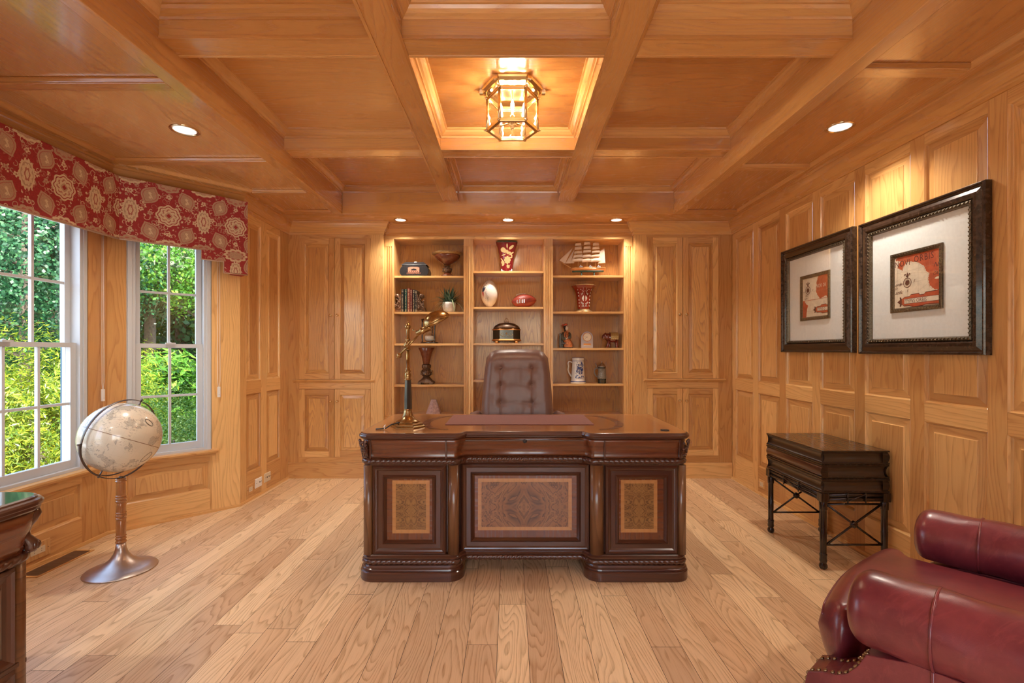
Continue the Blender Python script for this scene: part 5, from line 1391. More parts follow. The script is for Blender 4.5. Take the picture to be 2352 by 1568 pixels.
Lang = (E1 - K1).length
zfa = (lambda s: vprofile(s, Lang), [Lang - .31, Lang - .165]); zfm = (lambda s: VZ0, [])
zfb = (lambda s: vprofile(Lang - s, Lang), [.165, .31])
for (p, q, zf, sd) in ((K1, E1, zfa, 0), (K0, K1, zfm, 1), (E0, K0, zfb, 2)):
    b = B(); b.mat('damask_red'); b.board('x', .5); facestrip(b, p, q, zf); motif_face(b, p, q, zf, seed=sd)
    f = b.build('fabric_face', parent=val, recalc=False, weld=False)
    # lining behind and piping at the lower edge
    b = B(); b.mat('damask_red'); D = (q - p).normalized(); nr = Vector((D.y, -D.x)); nr = nr if nr.x > 0 else -nr
    p2, q2 = p - nr * .012, q - nr * .012; facestrip(b, p2, q2, zf); b.build('lining', parent=val, recalc=False)
    b = B(); b.mat('damask_tan'); L = (q - p).length; br = [0] + list(zf[1]) + [L]; pts = []
    for i in range(len(br) - 1):
        z = zf[0]((br[i] + br[i + 1]) / 2)
        for s in (br[i], br[i + 1]): pts.append(Vector((p.x + D.x * s - nr.x * .004, p.y + D.y * s - nr.y * .004, z)))
    b.tube(pts, .006, 8); b.build('cord_edging', parent=val)
# returns to the wall at both ends
for (e, wy) in ((E1, 3.80 + .0), (E0, 1.40 - .0)):
    b = B(); b.mat('damask_red'); wpt = Vector((-2.128, BAY[0][1] + .02)) if e is E1 else Vector((-2.128, BAY[3][1] - .02))
    b.add([(e.x, e.y, 1.808), (wpt.x, wpt.y, 1.808), (wpt.x, wpt.y, VZT), (e.x, e.y, VZT)], [(0, 1, 2, 3)]); b.add([(e.x, e.y, 1.808), (wpt.x, wpt.y, 1.808), (wpt.x - .06, wpt.y - .06, 1.81), (e.x - .1, e.y - .06, 1.81)], [(0, 1, 2, 3)]); b.build('return', parent=val, recalc=False)

# blind cords with weights
def cords(M, s, zt_, zb_, label, two=True):
    root = thing('blind_cord', M @ Vector((s, .05, zt_)), label, 'blind cord')
    b = B(M); b.mat('white_plastic'); y = .045
    b.tube([(s - .006, y, zt_), (s - .007, y, zb_ + .3), (s - .006, y, zb_ + .04), (s - .002, y, zb_)], .0016, 6); b.tube([(s + .006, y, zt_), (s + .008, y, zb_ + .4), (s + .009, y, zb_ + .05), (s + .004, y, zb_)], .0016, 6); b.build('cord_loop', parent=root)
    b = B(M); b.mat('white_plastic'); b.box(s - .008, s + .010, y - .006, y + .006, zb_ - .075, zb_ + .004); b.mat('black_plastic'); b.ball((s + .001, y + .006, zb_ - .055), .002, 6, 4); b.build('cord_tensioner', parent=root, bevel=.003)
cords(WW1, 3.155, 1.98, .968, 'white looped blind cord between the two bay windows')
cords(WW2, .652, 1.92, .945, 'white looped blind cord at the right of the narrow window, under the valance step')

# ------------------------------------------------------------------ outlets and vent
def outlet(M, s, z, w, h, kind, label, inner=None):
    root = thing('wall_outlet', M @ Vector((s, T0, z)), label, 'outlet')
    b = B(M); b.mat({'oak': 'oak', 'white': 'white_plastic', 'almond': 'almond'}[kind]); b.tone = .3
    b.rings(s - w / 2, s + w / 2, z - h / 2, z + h / 2, [(0, T0), (.001, T0 + .004), (.004, T0 + .006)], field=True); b.build('cover_plate', parent=root)
    b = B(M)
    if kind == 'oak':
        iw, ih = inner; b.mat('almond'); b.box(s - iw / 2, s + iw / 2, T0 + .004, T0 + .008, z - ih / 2, z + ih / 2); b.mat('dark_slot')
        for sx in (-1, 1):
            for q in (-1, 1): b.box(s + sx * iw * .25 - .001, s + sx * iw * .25 + .001, T0 + .008, T0 + .0085, z + q * .006 - .003, z + q * .006 + .003)
            b.ball((s + sx * w * .40, T0 + .006, z), .0025, 6, 4)
    else:
        b.mat('dark_slot')
        for k in ((-.35, -.12, .18, .38) if kind == 'almond' else (-.36, .12, .38)): b.ball((s + w * k, T0 + .006, z + .002), .003 if abs(k) > .3 else .006, 8, 4)
    b.build('receptacle', parent=root)
MLW = WM(XL - T0, 0, 0, 1, 1, 0)
outlet(MLW, 3.955, .090, .105, .080, 'oak', 'oak-plated outlet on the left wall, nearest the bay, of three in a row', (.05, .036))
outlet(MLW, 4.085, .110, .105, .078, 'white', 'white wall plate on the left wall, middle of three in a row')
outlet(MLW, 4.235, .118, .105, .078, 'almond', 'beige wall plate on the left wall, nearest the corner, of three in a row')
outlet(WW1, 2.74, .088, .155, .095, 'oak', 'oak-plated double outlet under the large bay window behind the floor vent', (.085, .036))
outlet(WM(XR + T0, 0, 0, 1, -1, 0), 4.085, .095, .10, .070, 'oak', 'small outlet low on the right wall beyond the book-stack table', (.045, .036))
vt = thing('floor_vent', (-2.61, 2.78, 0), 'slotted floor register beside the bay wall near the globe', 'vent')
b = B(); b.mat('oak'); 
for (x0, x1, y0, y1) in ((-2.665, -2.655, 2.60, 2.96), (-2.555, -2.545, 2.60, 2.96), (-2.655, -2.555, 2.60, 2.615), (-2.655, -2.555, 2.945, 2.96)): b.box(x0, x1, y0, y1, .0005, .005, 'y')
b.mat('dark_slot'); b.box(-2.655, -2.555, 2.615, 2.945, .0005, .001); b.build('vent_frame', parent=vt)
b = B(); b.mat('bronze')
for k in range(34): y = 2.620 + k * .0097; b.box(-2.655, -2.555, y, y + .0040, .001, .004)
tag(b.build('vent_louvers', parent=vt), kind=None)
# ------------------------------------------------------------------ things on the shelves
YO = 4.82; K = F / YO
ox = lambda p: (p - CX) / K
def sit(row, bay): return SZ[bay][row] + .0005
MT['black_leather'] = plain('black leather', (.018, .017, .019), .35, noise=.3, nscale=60)
MT['copper'] = plain('copper plaque', (.62, .27, .18), .45, .5, noise=.3, nscale=200)
MT['bowl_brown'] = plain('red brown bowl glaze', (.17, .045, .020), .22, noise=.25, nscale=40, coat=.5)
MT['gilt'] = plain('gilt rim', (.50, .34, .16), .35, .7, noise=.3, nscale=120)
MT['carved_brown'] = plain('carved bronze brown', (.13, .07, .040), .38, .4, noise=.6, nscale=150)
MT['bronze_leaf'] = plain('bronzed acanthus', (.26, .145, .09), .35, .5, noise=.5, nscale=90)
MT['ceramic_white'] = plain('white ceramic', (.78, .75, .70), .25, noise=.06, nscale=50, coat=.4)
MT['pot_white'] = plain('pale stone pot', (.68, .64, .61), .6, noise=.10, nscale=60)
MT['leaf_dark'] = plain('dark grass leaf', (.035, .085, .050), .45); MT['leaf_pale'] = plain('pale grass leaf', (.33, .40, .22), .5); MT['leaf_mid'] = plain('grey green leaf', (.12, .20, .12), .45)
MT['vase_red'] = plain('crimson lacquer vase', (.14, .008, .011), .22, coat=.7)
MT['vase_rust'] = plain('rust red vase', (.25, .024, .010), .18, coat=.6)
MT['flower_gold'] = plain('gold flower paint', (.30, .20, .08), .5, noise=.15, nscale=120)
MT['silver_leaf'] = plain('silver scroll paint', (.72, .66, .55), .3, .3)
MT['ball_white'] = plain('white leather ball', (.80, .72, .64), .4); MT['ball_red'] = plain('red brown leather ball', (.26, .034, .018), .42, bump=.3, bscale=700)
MT['ink'] = plain('dark ink', (.05, .045, .06), .5); MT['navy'] = plain('navy blue', (.015, .022, .07), .4); MT['logo_red'] = plain('emblem red', (.62, .05, .06), .4); MT['silver'] = plain('silver', (.78, .78, .80), .2, .6)
MT['stone_pink'] = plain('pink marble', (.50, .33, .29), .35, noise=.35, nscale=45, coat=.3)
MT['sail'] = plain('sail cloth', (.72, .58, .46), .8, noise=.05, nscale=200); MT['hull_wood'] = plain('varnished hull', (.52, .20, .055), .3, noise=.15, nscale=80, coat=.4); MT['hull_green'] = plain('dark green keel', (.02, .06, .045), .4)
MT['mast'] = plain('mast wood', (.55, .30, .10), .45); MT['rig'] = plain('rigging thread', (.14, .07, .04), .8)
MT['blue_glaze'] = plain('cobalt glaze', (.03, .06, .26), .2, coat=.4); MT['pewter'] = plain('pewter', (.42, .40, .37), .3, .9, noise=.2, nscale=80); MT['stein_grey'] = plain('grey stoneware', (.26, .24, .21), .35, noise=.5, nscale=140); MT['stein_dark'] = plain('dark green black glaze', (.035, .035, .028), .2, coat=.5)
MT['ele_brown'] = plain('oxblood lacquer', (.15, .022, .014), .18, coat=.6); MT['ele_gold'] = plain('brass inlay cloth', (.46, .33, .13), .4, .4, noise=.4, nscale=160)
MT['skin_porcelain'] = plain('pale porcelain skin', (.78, .66, .55), .3); MT['hair_black'] = plain('black hair', (.015, .012, .012), .3)
MT['robe_orange'] = plain('orange brocade robe', (.50, .18, .07), .35, noise=.6, nscale=110); MT['robe_dark'] = plain('dark brocade robe', (.09, .09, .07), .35, noise=.8, nscale=130); MT['coral'] = plain('coral red ornament', (.60, .10, .05), .35)
MT['clock_face'] = plain('clock face', (.82, .76, .64), .4); MT['lilac_glass'] = plain('frosted lilac block', (.45, .43, .50), .2, coat=.4)
MT['sand'] = plain('white sand', (.82, .78, .72), .8)
MT['spine_black'] = plain('black book leather', (.020, .018, .018), .35); MT['spine_green'] = plain('green book leather', (.012, .050, .038), .35); MT['spine_red'] = plain('oxblood book leather', (.22, .050, .035), .35); MT['spine_maroon'] = plain('maroon book leather', (.13, .025, .022), .35); MT['spine_gold'] = plain('gold tooling', (.62, .50, .32), .35, .3); MT['pages'] = plain('book pages', (.55, .45, .30), .7)

# 1 black leather chest with a copper plaque
x0, x1 = ox(922), ox(988); z = sit(0, 0); w = x1 - x0; cx = (x0 + x1) / 2
r = thing('leather_chest', (cx, YO, z), 'small black leather chest with a copper plaque, top shelf of the left bay', 'box')
b = B(); b.mat('black_leather'); hh = .105
def bulge(t): return .80 + .20 * sin(pi * min(1, t * .92 + .12))
sec = [(bulge(k / 8) * w / 2, z + .004 + hh * k / 8) for k in range(9)]
b.prism([(cx - p[0], p[1]) for p in sec] + [(cx + p[0], p[1]) for p in sec[::-1]], 1, YO - .085, YO + .07)
b.build('chest_body', parent=r, bevel=.004)
b = B(); b.mat('black_leather'); zt_ = z + .004 + hh
b.add([(cx - .45 * w, YO - .09, zt_), (cx + .45 * w, YO - .09, zt_), (cx + .45 * w, YO + .075, zt_), (cx - .45 * w, YO + .075, zt_), (cx - .33 * w, YO - .05, zt_ + .034), (cx + .30 * w, YO - .05, zt_ + .034), (cx + .30 * w, YO + .04, zt_ + .034), (cx - .33 * w, YO + .04, zt_ + .034)], [(0, 1, 2, 3), (4, 5, 6, 7), (0, 1, 5, 4), (1, 2, 6, 5), (2, 3, 7, 6), (3, 0, 4, 7)])
b.mat('pewter').box(cx - .012, cx + .014, YO - .02, YO - .0, zt_ + .034, zt_ + .042); b.build('lid', parent=r, bevel=.003)
b = B(); b.mat('copper'); yf = YO - .0865
poly(b, [(cx - .060, z + .035), (cx + .052, z + .035), (cx + .052, z + .082), (cx + .03, z + .090), (cx - .035, z + .090), (cx - .060, z + .082)], yf); 
put_text(b, 'CHARDONNAY', cx - .073, z + .020, .020, yf, sx=.98)
b.mat('black_leather'); put_text(b, 'VINTNERS', cx - .046, z + .042, .014, yf - .0005) if False else None
poly(b, [(cx - .030, z + .055), (cx + .026, z + .055), (cx + .022, z + .066), (cx - .002, z + .074), (cx - .026, z + .066)], yf - .0005)
for k in range(5): b.box(cx - .048 + k * .019, cx - .038 + k * .019, yf - .0006, yf - .0004, z + .042, z + .047)
b.build('copper_plaque', parent=r, recalc=False)

# 2 pedestal bowl
cx = ox(1027.5); r = thing('pedestal_bowl', (cx, YO, z), 'red-brown footed bowl with gilt beaded rim and pierced stem, top shelf of the left bay', 'bowl')
kk = 1 / K
b = B(); b.mat('bowl_brown').lathe([(0, .118), (.030, .120), (.034, .128), (.060, .140), (.100, .165), (.124, .195), (.132, .222), (.128, .222), (.115, .19), (.06, .150), (0, .142)], (cx, YO, z), 44); b.build('bowl', parent=r)
b = B(); b.mat('gilt').lathe([(.130, .216), (.146, .226), (.150, .236), (.146, .240), (.136, .232), (.130, .222)], (cx, YO, z), 72, rib=lambda th, zz: 1 + (.02 * cos(36 * th) if zz > .222 else 0), cap=False); b.build('beaded_rim', parent=r)
b = B(); b.mat('carved_brown').lathe([(.040, .110), (.024, .106), (.022, .098), (.034, .090), (.046, .078), (.046, .062), (.036, .048), (.028, .042)], (cx, YO, z), 36, rib=lambda th, zz: 1 + .10 * cos(7 * th) * cos(zz * 260))
for k in range(12):
    a = 2 * pi * k / 12; b.mat('gilt' if k % 4 == 0 else 'carved_brown'); b.ball((cx + .046 * cos(a), YO + .046 * sin(a), z + .070 + (.014 if k % 2 else -.010)), .007, 6, 4)
b.mat('bowl_brown'); 
for (s0, s1, z0_, z1_) in ((.030, .038, .044, .034), (.038, .064, .034, .016), (.064, .066, .016, .010)):
    b.lathe([(s0 * 1.2, z0_), (s1 * 1.2, z1_)][::-1], (cx, YO, z), 4, smooth=False) if False else b.lathe([(s0, z0_), (s1, z1_)][::-1], (cx, YO, z), 8, smooth=False)
for k in range(4): a = pi / 4 + pi / 2 * k; b.box(cx + .058 * cos(a) - .012, cx + .058 * cos(a) + .012, YO + .058 * sin(a) - .012, YO + .058 * sin(a) + .012, z, z + .014)
b.build('pierced_stem', parent=r, bevel=.001)

# 3 acanthus bookends and books
z = sit(1, 0)
def bookend(cx, flip, label):
    r = thing('acanthus_bookend', (cx, YO - .03, z), label, 'bookend', None)
    b = B(); b.mat('bronze_leaf' if flip > 0 else 'carved_brown'); s = flip
    b.prism([(cx - s * .050, z), (cx + s * .045, z), (cx + s * .045, z + .17), (cx + s * .020, z + .175), (cx + s * .010, z + .10), (cx - s * .015, z + .06), (cx - s * .045, z + .03)], 1, YO - .07, YO + .02)
    rq = random.Random(4)
    b.lathe([(.0, .0), (.05, .006), (.052, .018), (.04, .026)], (cx - s * .002, YO - .03, z), 16, sx=1.05)
    for k in range(10):   # leaf ribs curling up to the scroll
        t = k / 9; yy = YO - .072 + .10 * t
        pts = [(cx - s * (.052 - .012 * t), yy, z + .008), (cx - s * .034, yy - .006, z + .045), (cx - s * .008, yy - .006, z + .085), (cx + s * .010, yy, z + .125), (cx - s * .004, yy, z + .160), (cx - s * .024, yy - .002, z + .172)]
        b.tube(pts, [.009, .010, .009, .008, .009, .006], 8)
    b.lathe([(0, -.05), (.020, -.045), (.024, 0), (.020, .045), (0, .05)], (cx - s * .014, YO - .03, z + .158), 14, ax=(0, 1, 0), rib=lambda th, zz: 1 + .12 * cos(5 * th))
    for k in range(16): b.ball((cx - s * rq.uniform(-.02, .045), YO - .078 + rq.uniform(-.006, .006), z + rq.uniform(.01, .12)), (.008, .006, .013), 6, 4, ax=(rq.uniform(-1, 1), 0, 1))
    b.build('bookend_body', parent=r)
bookend(ox(919), 1, 'bronzed scroll bookend left of the small books, second shelf of the left bay')
bookend(ox(967), -1, 'darker scroll bookend right of the small books, second shelf of the left bay')
bk_px = [(925.2, 931.5, 52, 'spine_black', 'black-spined'), (932.8, 938.6, 52, 'spine_green', 'dark green-spined'), (939.2, 945.0, 53.5, 'spine_red', 'tan-red-spined, the tallest,'), (945.4, 950.4, 51, 'spine_maroon', 'maroon-spined'), (951.2, 956.2, 50.5, 'spine_black', 'black-spined gold-lettered'), (956.6, 961.4, 49, 'spine_black', 'black-spined')]
where = ['first from the left', 'second from the left', 'third from the left', 'fourth from the left', 'fifth from the left', 'last on the right']
for i, (a, c, hp, m, nm) in enumerate(bk_px):
    xa, xb = ox(a), ox(c); h_ = hp / K; cx = (xa + xb) / 2
    r = thing('book', (cx, YO, z), '%s book, %s between the bookends' % (nm.replace(', the tallest,', ' tallest'), where[i]), 'book', 'leather books between the bookends')
    b = B(); b.mat(m); yf = YO - .075; t = .0018
    b.box(xa, xa + t, yf + .004, YO + .07, z, z + h_); b.box(xb - t, xb, yf + .004, YO + .07, z, z + h_)
    b.prism([(xa, yf + .005), (xa + (xb - xa) * .2, yf), (xb - (xb - xa) * .2, yf), (xb, yf + .005)], 2, z, z + h_); b.build('cover', parent=r)
    b = B(); b.mat('pages'); b.box(xa + t, xb - t, yf + .006, YO + .066, z + .003, z + h_ - .004); b.build('page_block', parent=r)
    b = B(); b.mat('spine_gold'); ww = (xb - xa) * .62
    for q in (.06, .10, .86, .90, .95): b.box(cx - ww / 2, cx + ww / 2, yf - .0008, yf - .0002, z + h_ * q, z + h_ * q + .003)
    b.box(cx - ww * .36, cx + ww * .36, yf - .0008, yf - .0002, z + h_ * .03, z + h_ * .055)
    rq = random.Random(i + 20); zz = z + h_ * .16
    while zz < z + h_ * .80:
        l_ = rq.uniform(.003, .008); o_ = rq.uniform(-.12, .12) * ww; b.box(cx - ww * .28 + o_, cx + ww * .28 + o_, yf - .0007, yf - .0002, zz, zz + l_ * .55); zz += l_ + rq.choice((.001, .002, .007))
    b.build('gold_tooling', parent=r)

# 4 potted grass plant
cx = ox(1032); YP = YO - .01
r = thing('potted_plant', (cx, YP, z), 'grassy green plant in a white rounded pot, second shelf of the left bay', 'plant')
b = B(); b.mat('pot_white').lathe([(0, 0), (.042, 0), (.052, .010), (.062, .040), (.066, .075), (.064, .100), (.060, .100), (.060, .086), (0, .084)], (cx, YP, z), 32); b.build('pot', parent=r)
rq = random.Random(21)
for m, nb in (('leaf_dark', 70), ('leaf_mid', 45), ('leaf_pale', 46)):
    b = B(); b.mat(m)
    for k in range(nb):
        a = rq.uniform(0, 2 * pi); up_ = rq.random() ** .8 if m != 'leaf_pale' else rq.uniform(0, .9); L = rq.uniform(.12, .20) if m != 'leaf_pale' else rq.uniform(.14, .24)
        el = radians(14 + 60 * up_); drop = (1.3 if m == 'leaf_pale' else .45) * (1 - up_); w_ = rq.uniform(.006, .012) if m != 'leaf_pale' else rq.uniform(.0035, .006)
        base = Vector((cx + rq.uniform(-.03, .03), YP + rq.uniform(-.03, .03), z + .088)); hd = Vector((cos(a), sin(a) * .62, 0)); pts = []
        for q in range(7):
            t = q / 6; pts.append(base + hd * (L * t * cos(el)) + up3 * (L * (t * sin(el) - drop * t ** 2.4 * .9)))
        pts = [Vector((max(min(p.x, pil[1][0] - .004), ox(988)), min(p.y, YI - .004), min(max(p.z, z + .002), z + .30))) for p in pts]
        sd = Vector((-sin(a), cos(a), 0)); v = []
        for q, p in enumerate(pts): ww = w_ * (1 - (q / 6) ** 2) + .0003; v += [tuple(p - sd * ww), tuple(p + sd * ww + up3 * .001)]
        b.add(v, [(2 * q, 2 * q + 1, 2 * q + 3, 2 * q + 2) for q in range(6)], True)
    tag(b.build('foliage', parent=r, recalc=False), kind='stuff')

# 5 hourglass
z = sit(2, 0); cx = ox(987)
r = thing('hourglass', (cx, YO, z), 'dark wood hourglass with white sand, third shelf of the left bay behind the lamp', 'hourglass')
b = B(); b.mat('espresso').board('x'); R = .088; hgt = .245
for zz in (z, z + hgt - .016): b.lathe([(R - .008, 0), (R, .004), (R, .010), (R - .010, .016)], (cx, YO, zz), 36)
b.build('end_plates', parent=r)
for k in range(3):
    a = radians(200 + 120 * k); b = B(); b.mat('espresso').board('z'); b.lathe([(.008, .014), (.005, .03), (.008, .06), (.006, .12), (.008, .18), (.005, .21), (.008, hgt - .016)], (cx + (R - .014) * cos(a), YO + (R - .014) * sin(a), z), 12); b.build('post', parent=r)
b = B(); b.mat('clear').lathe([(0, .018), (.040, .022), (.056, .050), (.052, .080), (.020, .110), (.006, .122), (.020, .135), (.052, .165), (.056, .195), (.04, .222), (0, .228)], (cx, YO, z), 28); b.build('glass_bulbs', parent=r)
b = B(); b.mat('sand').lathe([(0, .128), (.014, .134), (.046, .162), (.050, .172), (0, .176)], (cx, YO, z), 24) if False else b.mat('sand').lathe([(.0, .024), (.036, .027), (.046, .045), (.048, .066), (.044, .078), (0, .082)], (cx, YO, z), 24); b.build('sand', parent=r)

# 6 tall trumpet vase
z = sit(3, 0); cx = ox(979.5)
r = thing('trumpet_vase', (cx, YO, z), 'tall brown flared vase with pierced carved stem, fourth shelf of the left bay', 'vase')
b = B(); b.mat('bowl_brown').lathe([(.030, .185), (.034, .215), (.044, .260), (.060, .315), (.082, .360), (.080, .362), (.055, .315), (.038, .255), (0, .240)], (cx, YO, z), 36); b.build('trumpet', parent=r)
b = B(); b.mat('carved_brown').lathe([(.036, .195), (.046, .190), (.044, .165), (.034, .152), (.044, .140), (.054, .118), (.052, .095), (.036, .080), (.026, .074)], (cx, YO, z), 40, rib=lambda th, zz: 1 + .09 * cos(7 * th + (3 if zz > .15 else 0)) * cos(zz * 190))
rq = random.Random(2)
for k in range(16): a = 2 * pi * k / 16; b.mat('gilt' if k % 3 == 0 else 'carved_brown'); b.ball((cx + .054 * cos(a), YO + .054 * sin(a), z + .112 + (.018 if k % 2 else -.012)), .0085, 6, 4)
b.mat('carved_brown')
for (s0, z0_, s1, z1_) in ((.088, .018, .060, .042), (.060, .042, .034, .070), (.034, .070, .028, .078)): b.lathe([(s0, z0_), (s1, z1_)], (cx, YO, z), 8, smooth=False)
for k in range(4): a = pi / 4 + pi / 2 * k; b.box(cx + .082 * cos(a) - .016, cx + .082 * cos(a) + .016, YO + .082 * sin(a) - .016, YO + .082 * sin(a) + .016, z, z + .022)
b.build('pierced_stem', parent=r, bevel=.001)

# 7 pink stone obelisk-like bookend
cx = ox(996.5); z = .6005
b = B(); b.mat('stone_pink'); zt_ = PZ(917, YO); a_, c_ = .072, .024
v = [(cx - a_, YO - .05, z), (cx + a_, YO - .05, z), (cx + a_, YO + .05, z), (cx - a_, YO + .05, z), (cx - c_, YO - .02, zt_), (cx + c_, YO - .02, zt_), (cx + c_, YO + .02, zt_), (cx - c_, YO + .02, zt_), (cx, YO - .085, z), (cx, YO - .03, zt_ + .003)]
b.add(v, [(0, 8, 9, 4), (8, 1, 5, 9), (1, 2, 6, 5), (2, 3, 7, 6), (3, 0, 4, 7), (4, 9, 5, 6, 7), (0, 3, 2, 1, 8)])
o = b.build('marble_wedge', bevel=.002); tag(o, 'pink marble wedge standing on the lowest shelf of the left bay', 'bookend')

# 8 square flared red vase with gold flowers
z = sit(0, 1); cx = ox(1164); YV = YO
r = thing('square_vase', (cx, YV, z), 'flared square crimson vase painted with gold flowers, top shelf of the middle bay', 'vase')
def vw(t): return (26.5 + 22 * max(0, t) ** 2.4) / K / 2 * 1.0 if False else (.058 + .047 * t ** 2.3)
b = B(); b.mat('vase_red'); n = 16; hv = .282
for k in range(n):
    t0, t1 = k / n, (k + 1) / n; w0, w1 = vw(t0), vw(t1); z0_, z1_ = z + .006 + hv * t0, z + .006 + hv * t1
    for (sx, sy) in ((0, -1), (0, 1), (-1, 0), (1, 0)):
        def cp(s, w, zz): return (cx + (s * w if sx == 0 else sx * w), YV + (s * w * .8 if sy == 0 else sy * w * .8), zz)
        b.add([cp(-1, w0, z0_), cp(1, w0, z0_), cp(1, w1, z1_), cp(-1, w1, z1_)], [(0, 1, 2, 3)], True)
w = vw(1); b.mat('stein_dark').box(cx - w - .001, cx + w + .001, YV - w * .8 - .001, YV + w * .8, z + .006 + hv, z + .010 + hv); b.build('vase_body', parent=r)
b = B()
def vp(u, t, off=.0008): w_ = vw(t); return (cx + u * w_, YV - w_ * .8 - off, z + .006 + hv * t)
def petal(u, t, L, W, a, mat='flower_gold'):
    b.mat(mat); pts = []
    for k in range(12):
        q = 2 * pi * k / 12; lx = L * (.5 + .5 * cos(q)); lz = W * sin(q); U = lx * cos(a) - lz * sin(a); V = lx * sin(a) + lz * cos(a); pts.append(vp(u + U / .075, t + V / hv))
    b.add(pts, [tuple(range(12))])
for k in range(8): petal(.10, .40, .040, .014, 2 * pi * k / 8)
petal(.06, .40, .012, .006, .3, 'bowl_brown') if False else None
for (u, t, L, W, a) in ((-.55, .66, .05, .022, 1.2), (-.5, .68, .04, .018, .4), (-.45, .70, .05, .014, .0), (.05, .80, .045, .006, 1.6), (.30, .76, .050, .013, .9), (-.05, .63, .045, .012, .2), (-.75, .55, .05, .005, .3), (.35, .57, .05, .008, .6), (.55, .60, .03, .008, -.9), (-.9, .46, .04, .006, -.9), (-.85, .27, .040, .020, .6), (-.80, .20, .04, .012, .7), (.05, .24, .040, .016, -1.0), (.15, .20, .03, .012, -.6), (.15, .12, .05, .004, .8), (.45, .47, .03, .008, .3)): petal(u, t, L, W, a)
for (u0, t0, u1, t1) in ((-.3, .58, -.05, .66), (-.05, .66, .25, .60), (.05, .80, .25, .60), (.25, .60, .30, .52), (.30, .76, .22, .60)):
    p0, p1 = vp(u0, t0), vp(u1, t1); b.tube([p0, p1], .0011, 4)
b.build('painted_flowers', parent=r, recalc=False)
b = B(); b.mat('pewter')
for sx in (-1, 1):
    b.lathe([(.016, 0), (.014, .012), (.006, .030), (0, .040)], (cx + sx * .050, YV - .042, z), 10); b.tube([(cx + sx * .062, YV - .050, z + .002), (cx + sx * .040, YV - .054, z + .008), (cx + sx * .024, YV - .050, z + .014)], .005, 6); b.lathe([(.016, 0), (.014, .012), (.006, .030), (0, .040)], (cx + sx * .050, YV + .042, z), 10)
b.build('metal_feet', parent=r)

# 9 white football and red football
def fb(t, L, R): return R * max(0, 1 - abs(2 * t - 1) ** 2.0) ** .66
z = sit(1, 1); cx = ox(1124); Lw = 64 / K; Rw = 19.3 / K
r = thing('white_football', (cx, YO, z), 'white autographed football standing on end, middle bay', 'football')
pr_ = [(fb(k / 24, Lw, Rw) + .001, Lw * k / 24) for k in range(25)]
b = B(); b.mat('ball_white').lathe(pr_, (cx, YO, z + .002), 36); b.mat('silver'); b.build('ball', parent=r)
def onfb(px, py, off=.0006):
    X = (px - CX) / K; Zr = H - (py - CY) / K; t = (Zr - z - .002) / Lw; R_ = fb(min(.99, max(.01, t)), Lw, Rw) + .001; dx = X - cx; q = R_ * R_ - dx * dx
    return Vector((X, YO - sqrt(max(1e-6, q)) - off, Zr))
b = B(); b.mat('navy'); c_ = lambda x, y: onfb(1080 + x / 13.44, 630 + y / 13.44)
def fpoly(pts, off=.0006): b.add([tuple(c_(*p) + Vector((-.001, -.004, 0))) for p in pts], [tuple(range(len(pts)))])
b.mat('navy'); fpoly([(405, 400), (440, 400), (498, 430), (470, 470), (440, 540), (425, 560), (380, 560), (392, 470)])
b.mat('silver'); fpoly([(415, 415), (438, 418), (430, 450), (412, 448)]); fpoly([(440, 430), (490, 434), (455, 460)])
b.mat('logo_red'); fpoly([(380, 570), (420, 570), (428, 640), (424, 715), (400, 650)])
b.mat('ink')
for pts in ([(500, 275), (520, 290), (505, 310), (545, 330), (530, 350), (570, 345), (565, 375), (590, 380)], [(455, 380), (470, 350), (480, 385)], [(510, 380), (525, 395), (520, 360)], [(505, 495), (515, 480)], [(455, 590), (480, 560), (505, 570), (480, 620), (510, 600), (500, 650), (540, 620)], [(470, 790), (500, 740), (520, 700), (500, 690), (540, 680), (570, 700), (530, 760), (560, 800), (575, 855), (540, 830)], [(480, 830), (560, 760), (575, 720)]):
    b.tube([c_(*p) for p in pts], .0009, 4)
b.build('emblem_and_autographs', parent=r, recalc=False)
Lr = 57 / K; Rr = 15.5 / K; cx = ox(1203.5); zc = z + Rr + .001; axr = Vector((cos(radians(-4)), 0, sin(radians(4)))).normalized()
r = thing('red_football', (cx, YO, z), 'red-brown game football with white laces lying on the shelf, middle bay', 'football')
b = B(); b.mat('ball_red'); C0 = Vector((cx, YO, zc)) - axr * Lr / 2; b.lathe([(fb(k / 24, Lr, Rr) + .0008, Lr * k / 24) for k in range(25)], C0, 36, ax=axr)
ba = b.build('ball', parent=r)
def onr(px, py, off=.0006):
    X = (px - CX) / K; Zr = H - (py - CY) / K; t = max(.02, min(.98, (X - C0.x) / Lr)); R_ = fb(t, Lr, Rr) + .0008; zz = Zr - (C0.z + (X - C0.x) * axr.z / axr.x); q = R_ * R_ - zz * zz
    return Vector((X, YO - sqrt(max(1e-6, q)) - off, Zr))
c_ = lambda x, y: onr(1080 + x / 13.44, 630 + y / 13.44)
b = B(); b.mat('ball_white'); b.tube([c_(x, y) for x, y in ((1415, 640), (1470, 612), (1540, 598), (1620, 592), (1700, 600))], .0022, 6)
for x in range(1425, 1710, 34): yy = 640 - 48 * min(1, (x - 1415) / 120.); b.tube([c_(x, yy - 14), c_(x - 8, yy + 26)], .0020, 6)
b.build('laces', parent=r)
b = B(); b.mat('silver')
def rect(x0_, y0_, x1_, y1_, m): b.mat(m); b.add([tuple(c_(*p) + Vector((0, -.0022, 0))) for p in ((x0_, y1_), (x1_, y1_), (x1_, y0_), (x0_, y0_))], [(0, 1, 2, 3)])
for (x0_, y0_, x1_, y1_) in ((1438, 805, 1456, 905), (1438, 890, 1492, 908), (1505, 800, 1530, 905), (1552, 795, 1578, 902), (1600, 792, 1626, 900), (1648, 790, 1674, 896)): rect(x0_, y0_, x1_, y1_, 'silver')
